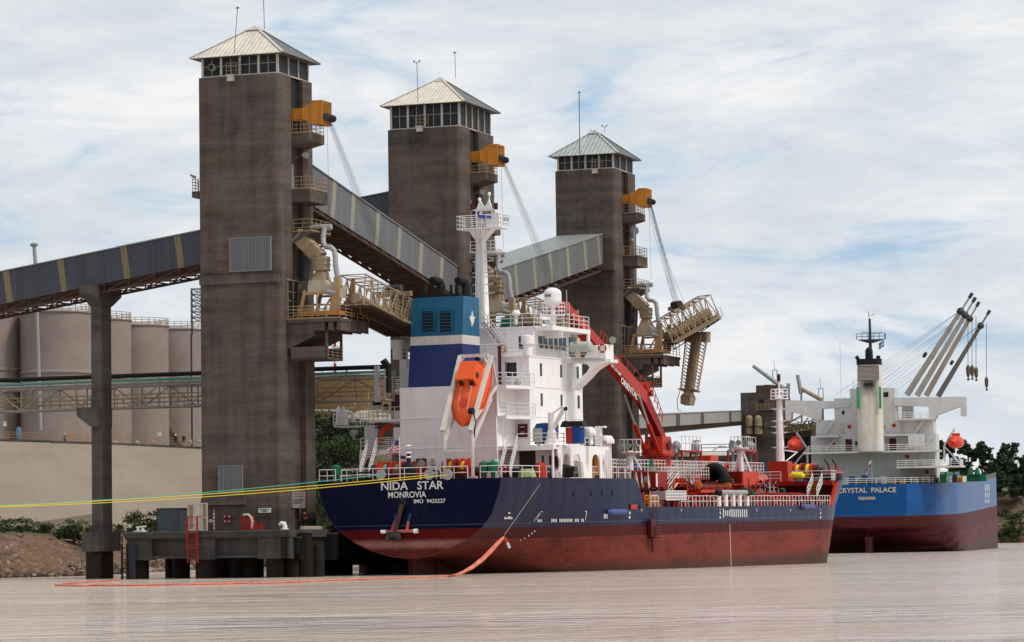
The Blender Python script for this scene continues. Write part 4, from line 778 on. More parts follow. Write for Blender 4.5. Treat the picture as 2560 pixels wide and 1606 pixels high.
    text('lettering','PROHIBIDO EL',.17,m_black,T1,bd,th.base,(a.x+w*.09,-.085,b.z+.22),(1,0,0),(0,0,1),.004,width=w*.78); text('lettering','INGRESO',.17,m_black,T1,bd,th.base,(a.x+w*.24,-.085,b.z+.07),(1,0,0),(0,0,1),.004,width=w*.48)
    a=T1.X(731,1226,.1); b=T1.X(764,1271,.1); th=Thing('notice_board','tall grey notice board with rows of faint lettering on the tower river face','sign',T1,(.1,a.y,b.z)); mb=MB(); mb.box(.02,.1,a.y,b.y,b.z,a.z); bd=th.part('board',mb,paint('faded board',(.27,.24,.23),.7,.3)); mb=MB(); h=a.z-b.z; l=b.y-a.y
    for k,(u,v) in {.93:(.08,.92),.80:(.1,.85),.66:(.15,.8),.5:(.05,.95)}.items(): mb.box(.1,.108,a.y+l*u,a.y+l*v,b.z+h*k-.03,b.z+h*k+.02)
    for k,u in ((.4,.8),(.29,.62)): mb.box(.1,.11,a.y+l*.05,a.y+l*u,b.z+h*k-.045,b.z+h*k+.035)
    th.part('lettering',mb,m_cable,parent=bd); mb=MB(); mb.box(.1,.11,a.y+l*.62,a.y+l*.72,b.z+h*.05,b.z+h*.16); th.part('emblem',mb,flat('sign blue',(.03,.16,.3)),parent=bd)
m_redb=flat('bright red paint',(.42,.026,.008),.4)
misc()
# ================================================================ the near tanker
_c=P(1254.5,1194,275); _F=Fr((_c.x,_c.y,0),24,.5); HB=-_F.Y(793.5,1205,0).x/2; _v=_F.M@Vector((-HB,0,0)); NS=Fr((_c.x+_v.x,_c.y+_v.y,0),24,.5)
SX=lambda px,py,x=0: NS.X(px,py,x)
SY=lambda px,py,y=0: NS.Y(px,py,y)
PD,MD,AD,BD,CD,WD=8.28,5.6,11.18,13.91,16.6,19.4; BM=10.1
def hullmat(name,top,boot,bot,zb,z2,pale=None):
    m=M(name,.38,0,.08 if pale else .16); z=m.xyz()[2]; run=m.noise((.8,.8,.06),1,5,.7,.2); bl=m.noise((.12,.12,.35),1,6,.7,.5); fi=m.noise((.5,.5,2.2),1,4,.7); scr=m.noise((.25,.25,3.5),1.2,4,.75)
    t=m.mix(m.val(run,.52,.78,0,.6),top,tuple(x*.5+.014 for x in top)); t=m.mix(m.val(bl,.45,.75,0,.4),t,tuple(x*1.5+.004 for x in top))
    b=m.mix(m.val(run,.5,.8,0,.6),boot,tuple(x*.5 for x in boot))
    c=m.ramp(bl,(.3,tuple(x*.38 for x in bot)),(.5,bot),(.7,tuple(x*1.25 for x in bot))); c=m.mix(m.val(scr,.55,.72,0,.5),c,tuple(x*.3+.01 for x in bot)); c=m.mix(m.val(fi,.6,.75,0,.3),c,(.42,.25,.18))
    c=m.mix(m.val(z,.9,-.0,0,.75),c,(.045,.028,.018))
    zz=m.math('ADD',z,m.math('MULTIPLY',m.noise((.3,.3,.3),1,4),.06))
    s=m.mix(m.math('GREATER_THAN',zz,z2),c,b)
    if pale: s=m.mix(m.math('MULTIPLY',m.val(m.math('ABSOLUTE',m.math('SUBTRACT',z,z2-.35)),.5,.15,0,.8),m.val(fi,.3,.6,.3,1)),s,pale)
    s=m.mix(m.math('GREATER_THAN',z,zb),s,t)
    if not pale: s=m.mix(m.math('MULTIPLY',m.val(m.noise((.45,.45,.015),1,3,.5),.62,.68),m.math('MULTIPLY',m.val(m.noise((.3,.3,.3),1,3),.35,.6),.55)),s,(.045,.04,.03))
    w=m.val(m.math('ABSOLUTE',m.math('SUBTRACT',z,zb+.35)),.03,.015,0,.25); s=m.mix(w,s,(.3,.3,.35))
    m.col(s); m.L(m.val(m.math('GREATER_THAN',z,zb),0,1,.6,.36),m.b.inputs['Roughness']); pl=m.math('SINE',m.math('MULTIPLY',m.math('ADD',m.xyz()[1],m.xyz()[0]),2.6)); m.bump(m.math('ADD',m.math('MULTIPLY',pl,.5),m.noise((.4,.4,.4),1,2)),.03,.35)
    return m.m
m_hull=hullmat('tanker hull paint',(.0065,.010,.045),(.07,.008,.008),(.17,.028,.017),3.98,3.03); m_tran=hullmat('tanker shaded transom paint',(.0006,.0014,.02),(.09,.004,.004),(.11,.017,.013),3.98,3.03,(.36,.17,.14))  # transom copy of the hull paint, its shade put into darker colours
m_wht=paint('tanker white',(.86,.84,.83),.4,.14,(.45,.38,.32),k=.7,plates=1); m_pnk=paint('tanker shade tinted white',(.88,.82,.82),.45,.14,(.45,.38,.35),k=.7,plates=1); m_rdk=paint('red deck steel',(.30,.008,.004),.45,.45,(.07,.006,.004)); m_org=paint('orange red steel',(.60,.045,.014),.4,.25,(.3,.04,.02)); m_mar=paint('maroon steel',(.085,.005,.006),.5,.25)  # m_pnk: copy of the ship white with the aft faces' shade as a pink tint
m_teal=paint('funnel teal',(.014,.115,.225),.4,.3,(.01,.06,.12)); m_fblue=paint('funnel navy',(.018,.035,.15),.4,.2); m_fwht=paint('funnel white band',(.62,.58,.53),.5,.3); m_bluep=flat('blue plastic',(.01,.05,.22),.4); m_grn=flat('green casing',(.01,.12,.06),.45); m_lamp=flat('lamp green grey',(.28,.36,.32),.4); m_yrope=flat('yellow rope',(.75,.58,.03),.8); m_trope=flat('teal rope',(.06,.42,.33),.8); m_lb=paint('lifeboat orange',(.72,.10,.02),.32,.12,(.5,.08,.03),streak=False)
ship=Thing('tanker_ship','navy and red chemical tanker with white superstructure and blue funnel moored stern first','ship',NS,(0,0,0))
def lerp_tab(t,tab):
    for (a,b),(c,d) in zip(tab[:-1],tab[1:]):
        if t<=c: return b+(d-b)*(t-a)/(c-a)
    return tab[-1][1]
TR=[(0,0),(.02,.18),(.06,.30),(.10,.40),(.2,.58),(.372,.78),(.55,.89),(.8,.965),(1,1)]
def half(y,z):
    k=min(1,max(0,y/40)); k=k*k*(3-2*k); bm=HB+(BM-HB)*min(1,y/22)**.8 if y>0 else HB
    zb=1.45-9*k; f=(z-zb)/(PD-zb)
    if f<=0: return 0
    s=lerp_tab(f,TR); full=min(1,(f*9)**.35); w=bm*(s*(1-k)+full*k)
    y0=79.7+.55*z+max(0,z-5.6)*.55; y1=y0+22
    if y>y0: w*=max(0,1-((y-y0)/(y1-y0))**2.1) if y<y1 else 0
    return max(w,0)
def sheer(y): return lerp_tab(y,[(0,PD),(27.9,PD),(28.6,PD-.5),(29.9,MD+.45),(30.6,MD+.1),(31.2,MD),(86.2,MD),(86.9,MD+.5),(88.8,8.6),(90.2,9.2),(112,9.9)])
ZL=[-1.2,-.4,.3,.8,1.2,1.5,1.6,1.75,2,2.3,2.7,3.2,3.98,4.8,5.6]
def hull():
    ys=[0,.4,1,1.8,2.8,4,5.5,7,9,11,13,15,17.5,20,22.5,25,27.9,28.6,29.9,30.6,31.2,36,42,48,54,60,66,72,78,82,84,86.2,86.9,88.8,90.2,92,94,96,98,100,102,104,106,108]
    mb=MB()
    for s in (1,-1):
        b=len(mb.v)
        for y in ys:
            t=sheer(y); zl=ZL+[5.6+(t-5.6)*k for k in (.33,.66,1)]
            for z in zl: mb.v.append((s*half(y,z),y,z))
        n=len(ZL)+3
        for i in range(len(ys)-1):
            for j in range(n-1):
                q=(b+i*n+j,b+(i+1)*n+j,b+(i+1)*n+j+1,b+i*n+j+1); mb.f.append(q if s==1 else q[::-1]); mb.m.append(0)
    h=ship.part('hull',mb,m_hull,smooth=True)
    # transom plate
    mb=MB(); fs=[(8.28-1.45)*k/40+1.45 for k in range(41)]; L=[(-half(0,z),z) for z in fs]; Rr=[(half(0,z),z) for z in fs]; pts=Rr+L[::-1]
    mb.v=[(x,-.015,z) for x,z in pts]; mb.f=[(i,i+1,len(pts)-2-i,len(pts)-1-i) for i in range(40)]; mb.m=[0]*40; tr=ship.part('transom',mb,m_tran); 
    mb=MB(); mb.path([(x,-.0,z) for x,z in Rr],.035,6); mb.path([(x,-.0,z) for x,z in L],.035,6); ship.part('transom_edge',mb,m_hull,parent=tr)
    # inner faces above deck at the bow and break
    mb=MB()
    for s in (1,-1):
        yy=[86.2,86.9,88.8,90.2,92,94,96,98,100,102,104]; mb.add([(s*(half(y,z)-.12),y,z) for y in yy for z in (MD-.1,max(sheer(y)-.02,MD))],[(2*i,2*i+1,2*i+3,2*i+2) for i in range(len(yy)-1)])
        w=half(86.2,MD); mb.bar((s*(w-.14),86.3,MD-.1),(s*(half(88.8,8.6)-.1),88.8,8.8),.42,.12,(0,1,0)); mb.bar((s*(half(88.8,8.6)-.1),88.8,8.8),(s*(half(90.2,9.2)-.1),90.2,9.25),.42,.12,(0,0,1))
    ship.part('bulwark_fairing',mb,m_org)
    # decks
    mb=MB(); ya=[y for y in ys if y<=28]; mb.v=[(s*(half(y,PD)-.05),y,PD-.03) for y in ya for s in (-1,1)]; mb.f=[(2*i,2*i+1,2*i+3,2*i+2) for i in range(len(ya)-1)]; mb.m=[0]*len(mb.f); ship.part('poop_deck',mb,m_rdk)
    ya=[y for y in ys if 27<=y<=89]; mb=MB(); mb.v=[(s*(half(y,MD)-.03),y,MD-.02) for y in ya for s in (-1,1)]; mb.f=[(2*i,2*i+1,2*i+3,2*i+2) for i in range(len(ya)-1)]; mb.m=[0]*len(mb.f); ship.part('main_deck',mb,m_rdk)
    mb=MB(); mb.box(-9.6,9.6,27.8,27.95,MD,PD-.03); ship.part('poop_bulkhead',mb,m_rdk)
    # lettering
    def let(body,p0,p1,hpx,name):
        a=SY(*p0,-.03); b=SY(*p1,-.03); text(name,body,(hpx/29.1)/.72,m_let,NS,tr,ship.base,(a.x,-.03,a.z),(1,0,0),(0,0,1),.014*hpx/21,.006,width=b.x-a.x)
    let('NIDA   STAR',(953,1226),(1109,1223),21,'ship_name'); let('MONROVIA',(970.5,1245.4),(1065.5,1243.5),15.8,'home_port'); let('IMO  9425227',(1034.8,1258.5),(1113.8,1257),10,'registration_number')
    # rudder and skeg
    mb=MB(); mb.box(-.28,.28,.4,4.6,-1.5,1.9); mb.box(-.5,.5,4.6,9,-1.5,1.0); ship.part('rudder',mb,m_tran)
m_let=flat('lettering white',(.66,.65,.61),.6)
hull()
def hull_marks():
    mb=MB(); xs=lambda y,z:half(y,z)+.02
    # depth numerals and brackets as thin plates on the side
    def patch(px,py,w,h): a=SX(px,py,BM); x=xs(a.y,a.z); mb.box(x-.015,x+.01,a.y-w/2,a.y+w/2,a.z-h/2,a.z+h/2)
    for px,py in ((1323,1282),(1328,1292)): patch(px,py,.35,.12)
    for i in range(7): patch(1320+i*2.4,1294,.16,.22)
    for k in ((1389,1279),(1479,1279)): patch(k[0],k[1],.35,.05)
    for k in range(5): patch(1386-k*1.5,1283+k*4,.06,.3); patch(1481,1281+k*4,.06,.35)
    for a,b in ((1388,1396),(1414,1424),(1430,1455),(1461,1470),(1474,1480)):
        for q in range(a,b,3): patch(q,1301,.16,.28)
    for i in range(5): patch(1393-i*2.4,1327+i*5.5,.15,.2)
    for i in range(3): patch(1519+i*3,1291,.17,.42)
    for i in range(26): patch(1824+i*.14,1313+i*4,.1,.14)
    for px in (1605,1703,1827,1891,1976): patch(px,1274,.4,.05); patch(px,1277,.08,.25)
    for px in (1577,1800,2051): patch(px,1274 if px>1600 else 1282,.4,.06); patch(px,1283,.25,.3); patch(px,1293,.45,.14); patch(px,1295.5,.22,.14)
    for i,h in enumerate([1.15,.7,.75,.8,1,1,1,1,1,1,1,1]): patch(1808+i*5.3,1283.5,.26,h*.78)
    ship.part('hull_mark',mb,m_let)
    for px,py in ((1449,1232),(1486,1231),(1510,1231),(1533,1231)):
        a=SX(px,py,BM); mb=MB(); mb.ball((half(a.y,a.z)+.0,a.y,a.z),.36,12,(.15,.55,1)); ship.part('fairlead',mb,m_black)
    for px,py in ((1600,1264),):
        a=SX(px,py,BM); mb=MB(); mb.ball((half(a.y,a.z),a.y,a.z),.4,12,(.15,.7,1)); ship.part('fairlead',mb,m_black)
    a=SX(1577,1262,BM); b=SX(1593,1273,BM); mb=MB(); mb.box(BM-.02,BM+.02,a.y,b.y,b.z,a.z); ship.part('side_port',mb,m_redb)
    for p,q in (((1530,1281),(1568,1281)),((2007,1268),(2033,1268))):
        a=SX(*p,BM+.1); b=SX(*q,BM+.1); x=half(a.y,a.z)+.1; mb=MB(); mb.path([(x-.1,a.y-.2,a.z),(x+.05,a.y,a.z),(x+.05,b.y,a.z),(x-.1,b.y+.2,a.z)],[.1,.3,.3,.1],10); ship.part('fender_bar',mb,paint('pale blue fender bar',(.07,.09,.26),.5,.2))
hull_marks()
# ---------------------------------------------------------------- stern anchor
def anchor():
    th=Thing('stern_anchor','dark stern anchor hanging below the ship name on the transom','anchor',NS,(SY(985,1340).x,-.3,SY(985,1340).z),)
    A=SY(1005,1262,-.25); B=SY(987,1334,-.35); mb=MB(); mb.bar(A,B,.42,.3); th.part('shank',mb,m_rust)
    mb=MB(); c=SY(985,1339,-.35); mb.ball(c,.5,12,(1.25,.6,.55)); 
    for s in (-1,1): mb.hexa([(c.x+s*.3,-.6,c.z-.35),(c.x+s*.75,-.6,c.z-.3),(c.x+s*.75,-.2,c.z-.3),(c.x+s*.3,-.2,c.z-.35)],[(c.x+s*.45,-.45,c.z+.3),(c.x+s*.6,-.45,c.z+.3),(c.x+s*.6,-.3,c.z+.3),(c.x+s*.45,-.3,c.z+.3)])
    th.part('crown',mb,m_cable)
    mb=MB(); h=SY(1006,1257,-.05); mb.ball(h,.36,14,(1,.25,1.35)); ship.part('hawse_hole',mb,m_black)
    mb=MB(); a=SY(953,1330,-.25); b=SY(1044,1328,-.25); mb.tube(a,b,.15,10); 
    for p,q in (((980,1326),(988,1304)),((1017,1326),(1021,1304))): mb.tube(SY(*p,-.2),SY(*q,-.12),.13,10)
    rs=ship.part('anchor_rest',mb,paint('rest pipe pink red',(.42,.10,.09),.5,.3)); mb=MB()
    for p,q in (((988,1304),(990,1284)),((1021,1304),(1026,1284))): mb.tube(SY(*p,-.12),SY(*q,-.05),.13,10)
    ship.part('rest_top',mb,m_fblue,parent=rs); mb=MB(); mb.tube(a,a.lerp(b,.14),.165,10); mb.tube(b.lerp(a,.1),b,.2,10); ship.part('rest_end',mb,m_wht,parent=rs)
anchor()
# ---------------------------------------------------------------- superstructure
def side_win(parent,lst,x,w,h,y=None,mat=None,name='window',fr=m_wht):
    for px,py in lst:
        if y is None: a=SX(px,py,x); mb=MB(); f=MB(); mb.box(x-.02,x+.03,a.y-w/2,a.y+w/2,a.z-h/2,a.z+h/2); f.box(x,x+.02,a.y-w/2-.09,a.y+w/2+.09,a.z-h/2-.09,a.z+h/2+.09)
        else: a=SY(px,py,y); mb=MB(); f=MB(); mb.box(a.x-w/2,a.x+w/2,y-.03,y+.02,a.z-h/2,a.z+h/2); f.box(a.x-w/2-.08,a.x+w/2+.08,y-.02,y,a.z-h/2-.08,a.z+h/2+.08)
        p=ship.part(name,mb,mat or m_glass,parent=parent); 
        if not y: pass
def house():
    hx=6.1; ya,yf=12.7,25.0; cy=8.3; cx=4.75; ctop=SY(1120,966,cy).z
    # casing and house blocks
    mb=MB(); mb.box(-cx,cx,cy,ya+.2,PD-.05,ctop); cs=ship.part('engine_casing',mb,m_pnk)
    mb=MB()
    for z in (BD,AD+.0): mb.box(-cx-.01,cx+.01,cy-.035,cy,z-.05,z+.02); mb.box(cx,cx+.03,cy,ya,z-.05,z+.02)
    a=SY(1259,1150,cy); mb.box(a.x-.03,a.x+.03,cy-.04,cy,PD,BD); ship.part('casing_seam',mb,m_wht,parent=cs)
    mb=MB(); mb.box(-hx,hx,ya,yf,AD,WD-.02); mb.box(-hx,hx,cy+2.5,yf,PD-.05,AD); ac=ship.part('accommodation_block',mb,m_wht)
    mb=MB(); mb.box(-hx,hx,ya-.03,ya+.0,AD,WD-.03); ship.part('aft_bulkhead',mb,m_pnk,parent=ac)  # thin sheet giving the aft wall its painted shade tint
    mb=MB(); [mb.box(hx,hx+.035,ya,yf,z-.03,z+.04) for z in (BD,CD)]; ship.part('deck_seam',mb,m_wht,parent=ac)
    Z3=lambda x,y:(1180+x*.25135,860+y*.25135)
    side_win(ac,[Z3(685,258),Z3(885,272),Z3(692,556),Z3(890,568),Z3(697,850),Z3(849,850)],hx,.42,1.15); side_win(ac,[Z3(1060,578),Z3(1050,290)],hx,.5,1.2)
    side_win(ac,[Z3(395,255)],0,.95,1.25,ya-.03); 
    mb=MB(); p=SY(*Z3(508,865),ya-.05); mb.box(p.x-.45,p.x+.45,ya-.25,ya-.04,p.z-.6,p.z+.6); rb=ship.part('fire_station_box',mb,m_mar); mb=MB(); mb.box(p.x-.25,p.x+.25,ya-.26,ya-.25,p.z+.3,p.z+.36); mb.path([(p.x-.1,ya-.26,p.z-.35),(p.x-.1,ya-.26,p.z-.1),(p.x+.1,ya-.26,p.z-.1),(p.x+.1,ya-.26,p.z-.35)],.03,4); ship.part('marking',mb,m_let,parent=rb)
    # A deck with arched side plating
    mb=MB(); mb.box(-9.0,BM-.02,cy+.3,21.5,AD-.35,AD); mb.box(hx,BM,cy+.25,cy+.35,AD-.45,AD+.02); ad=ship.part('boat_deck',mb,m_wht)
    xz=lambda px,py: (lambda v:(v.y,v.z))(SX(px,py,BM))
    def arch(parts):
        for y0,y1,z0,z1 in parts: m2.box(BM-.12,BM,y0,y1,z0,z1)
    Yp=lambda px: SX(px,1150,BM).y
    m2=MB(); ends=[1401,1408,1430,1433,1452,1480,1500,1508]; zt=AD-.02; zo=AD-.75
    y=[Yp(p) for p in (1400,1409,1426,1431,1452,1480,1499,1507)]
    for a,b in ((0,1),(2,3),(4,5),(6,7)): m2.box(BM-.12,BM,y[a]+(.1 if a in(0,6) else 0),y[b]-(.1 if b in(1,7) else 0),PD,zo)
    m2.box(BM-.12,BM,Yp(1395),y[7]+.7,zo,zt)
    for a,b in ((1,2),(3,4),(5,6)):   # rounded heads of the openings
        w=y[b]-y[a]
        for s,e in ((y[a],1),(y[b],-1)):
            pts=[(s,zo),(s,zo-w*.42)]+[(s+e*w*.42*(1-math.cos(t)),zo-w*.42*(1-math.sin(t))) for t in (.4,.8,1.2,1.57)]
            m2.prism(pts if e==1 else pts[::-1],0,BM-.12,BM)
    for s,e in ((y[0],-1),(y[7],1)): m2.prism([(s,zo),(s,PD+.0),(s+e*.35,PD),(s+e*.05,PD+1),(s+e*.05,zo-.6),(s+e*.5,zo)],0,BM-.12,BM)
    ship.part('side_plating',m2,m_wht,parent=ad)
    mb=MB(); mb.box(BM-1.4,BM-1.2,y[1]-1,y[7],PD,AD-.35) if 0 else None
    # port side arch
    mb=MB(); a=SY(888,1165,cy+.3); mb.prism([(-9.0,PD),(-8.55,PD),(-8.55,AD-1.4),(-8.3,AD-.9),(-7.8,AD-.55),(-6.3,AD-.45),(-6.3,AD-.35),(-9.0,AD-.35)],1,cy+.2,cy+.35); mb.box(-9.0,-8.9,cy+.3,20,PD+.0,PD+.02); ship.part('port_arch',mb,m_pnk,parent=ad)
    # poop level recess: doors and openings
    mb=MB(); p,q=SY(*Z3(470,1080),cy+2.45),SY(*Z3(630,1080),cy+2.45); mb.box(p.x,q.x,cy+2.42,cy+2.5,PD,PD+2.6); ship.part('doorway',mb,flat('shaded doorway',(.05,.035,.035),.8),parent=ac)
    side_win(ac,[Z3(705,1160),Z3(780,1160)],0,.22,.9,cy+2.47)
    mb=MB(); p=SY(*Z3(833,1175),cy+2.4); mb.box(p.x-.3,p.x+.3,cy+2.2,cy+2.44,p.z-.5,p.z+.5); ship.part('locker',mb,m_mar,parent=ac)
    mb=MB(); p=SY(*Z3(805,1120),cy+.6); mb.tube((p.x,cy+.6,PD),(p.x,cy+.6,AD-.3),.11,8); ship.part('pillar',mb,m_pnk,parent=ad)
    # inner wall seen through the arches
    mb=MB(); mb.box(BM-3.2,BM-3.1,11.5,19,PD,AD-.4); ship.part('inner_wall',mb,m_pnk,parent=ac)
    # platforms at B and C level beside the casing
    for z,pts in ((BD,[(cx,cy+.2),(cx+.9,cy+.2),(hx+.55,ya-.6),(hx+.55,ya),(cx,ya)]),(CD,[(cx-.5,cy-.15),(cx+1.1,cy-.15),(hx+.5,cy+2.3),(hx+.5,ya),(cx-.5,ya)])):
        mb=MB(); mb.prism(pts,2,z-.3,z-.0); pl=ship.part('platform',mb,m_wht); mb=MB(); mb.rail([(x_,y_,z) for x_,y_ in pts[:4]],1.1,3,.95,.035); ship.part('railing',mb,m_wrail,parent=pl)
    mb=MB(); mb.tube((cx+.15,cy-.05,BD),(cx+.15,cy-.05,CD-.3),.12,8); ship.part('pillar',mb,m_wht)
    mb=MB(); p=SY(*Z3(380,575),ya-.06); mb.box(p.x-.55,p.x+.5,ya-.1,ya-.03,BD,BD+2.1); ship.part('door',mb,m_mar,parent=ac)
    # port platforms
    for z,x0 in ((BD-.0,-8.2),(CD,-7.6)):
        mb=MB(); mb.box(x0,-cx,cy+.6,ya+2,z-.2,z); pl=ship.part('platform',mb,m_pnk); mb=MB(); mb.rail([(-cx,cy+.65,z),(x0,cy+.65,z),(x0,ya+2,z)],1.1,3,.9,.035); ship.part('railing',mb,m_wrail,parent=pl)
    mb=MB(); mb.box(-hx-.0,-cx,ya-1.6,ya,CD,WD+.0); mb.box(-5.9,-cx,cy+1.2,ya,BD,CD-.2); ship.part('port_trunk',mb,m_pnk)
    mb=MB(); p=SY(989,1008,cy+1.15); mb.box(p.x-.4,p.x+.4,cy+1.1,cy+1.25,p.z-.75,p.z+.75); ship.part('vent_grille',mb,flat('purple brown grille',(.07,.03,.05),.7))
    # bridge deck, wings
    mb=MB(); mb.box(-hx-.4,hx+.05,ya-.6,yf,WD-.12,WD+.0); mb.box(-BM,BM,21.2,23.0,WD-.4,WD); bd=ship.part('bridge_deck',mb,m_wht)
    W_=lambda px,py: (lambda v:(v.x,v.z))(SY(px,py,21.2))
    o=[W_(1429,897),W_(1487,900),W_(1497,868),W_(1527,866),W_(1527,903)]+[W_(*Z3(a,b)) for a,b in ((1300,195),(1255,225),(1200,262),(1150,305),(1080,370),(1000,458))]+[W_(1429,975)]
    hole=[W_(*Z3(a,b)) for a,b in ((1000,225),(1030,200),(1150,200),(1175,215),(1178,245),(1160,270),(1100,330),(1080,345),(1020,345),(1000,330))]
    # plate with a window: two halves split at the opening
    mb=MB(); x0,x1=o[0][0],o[4][0]; zt=WD
    top=max(h[1] for h in hole); bot=min(h[1] for h in hole); xl=min(h[0] for h in hole); xr=max(h[0] for h in hole)
    Wx=lambda pts: [(lambda v:(v.x,v.z))(SY(px,py,21.2)) for px,py in pts]
    for y_ in (21.2,22.9):
        mb=MB(); mb.prism(Wx([(1429,893),(1527,898),(1527,905),(1508,907),(1490,911),(1431,909)])[::-1],1,y_,y_+.08); mb.prism(Wx([(1466,911),(1490,911),(1508,907),(1496,914),(1480,925),(1465,942),(1447,960),(1431,975),(1431,948),(1450,946),(1468,930),(1474,918)])[::-1],1,y_+.003,y_+.083); ship.part('wing_bracket',mb,m_wht,parent=bd)
    mb=MB(); arc=Wx([(1527,905),(1508,907),(1496,914),(1480,925),(1465,942),(1447,960),(1431,975)])
    for (a,b),(c,d) in zip(arc[:-1],arc[1:]): mb.hexa([(a,21.28,b-.04),(a,22.9,b-.04),(c,22.9,d-.04),(c,21.28,d-.04)],[(a,21.28,b+.04),(a,22.9,b+.04),(c,22.9,d+.04),(c,21.28,d+.04)])
    ship.part('wing_soffit',mb,m_wht,parent=bd)
    mb=MB(); mb.prism([(BM-2.2,WD),(BM,WD),(BM,WD+1.15),(BM-1.25,WD+1.15),(BM-2.0,WD+.25)],1,21.1,21.2); mb.box(BM-.08,BM+.02,21.12,23,WD-.4,WD+1.2); mb.box(-BM,-BM+.1,21.1,23,WD-.4,WD+1.2); ship.part('wing_bulwark',mb,m_wht,parent=bd)
    mb=MB(); mb.rail([(-hx-.3,ya-.5,WD),(hx-.2,ya-.5,WD)],1.1,3,1.2,.035); mb.rail([(hx+.0,ya-.1,WD),(hx+.0,21.2,WD),(BM-1.9,21.25,WD)],1.1,3,1.3,.035); ship.part('railing',mb,m_wrail,parent=bd)
    # wheelhouse
    wx=5.75; y0=14.5; y1=23.2; wz=SY(1300,821,y0).z; mb=MB(); mb.box(-wx,wx,y0,y1,WD,wz); wh=ship.part('wheelhouse',mb,m_pnk)
    mb=MB(); mb.box(wx,wx+.04,y0,y1,WD,wz); ship.part('starboard_side',mb,m_wht,parent=wh)  # plain white sheet so the sunlit side differs from the shade tinted walls
    mb=MB(); mb.box(-wx-.2,wx+.3,y0-.1,y1+.4,wz,wz+.15); e=SX(1374,830,7.3); mb.box(wx,7.6,e.y if e.y>y0 else 17,y1+.4,wz-.25,wz+.15); mb.box(7.45,7.6,y1-.2,y1+.3,WD,wz-.2)
    for t in range(5): a=math.pi/2*t/5; mb.box(wx,7.6,17.0+.35*(1-math.cos(a)) if 0 else 17+.02*t,17.1+.02*t,wz-.9+.15*t,wz-.2) if t<1 else None
    ship.part('wheelhouse_roof',mb,m_wht,parent=wh)
    Z4=lambda x,y:(1200+x*.172,700+y*.172)
    side_win(wh,[Z4(878,910),Z4(950,915),Z4(1028,922)],wx+.04,.95,1.15,mat=m_glass2); side_win(wh,[Z4(1103,930),Z4(1170,935),Z4(1228,940)],wx+.04,.75,1.2,mat=m_glass2); side_win(wh,[Z4(650,910)],0,1.15,1.15,y0); 
    mb=MB(); p=SX(*Z4(1335,950),wx+.05); mb.box(wx+.03,wx+.08,p.y-.7,p.y+.8,WD+.3,wz-.5); ship.part('door_glass',mb,m_glass2,parent=wh)
    mb=MB(); mb.rail([(-wx,y0+.05,wz+.15),(wx+.1,y0+.05,wz+.15),(wx+.1,17.3,wz+.15),(7.5,17.6,wz+.15),(7.5,y1+.3,wz+.15)],1.15,3,1.2,.035); ship.part('top_railing',mb,m_wrail,parent=wh)
    a=SY(1352,808,y0+.1) if 0 else Vector((wx+.15,0,0)); p=SX(1355,806,wx+.15); q=SX(1375,808,wx+.15); mb=MB(); mb.box(wx+.12,wx+.17,p.y,q.y,wz+.2,wz+1.1); nb=ship.part('name_board',mb,m_wht,parent=wh)
    text('lettering','NIDA STAR',.6,m_black,NS,nb,ship.base,(wx+.18,p.y+.05,wz+.42),(0,1,0),(0,0,1),.01,width=(q.y-p.y)*.95)
    return wz,ctop,cy
m_glass2=flat('blue glass',(.03,.06,.10),.08)
wz,ctop,cy=house()
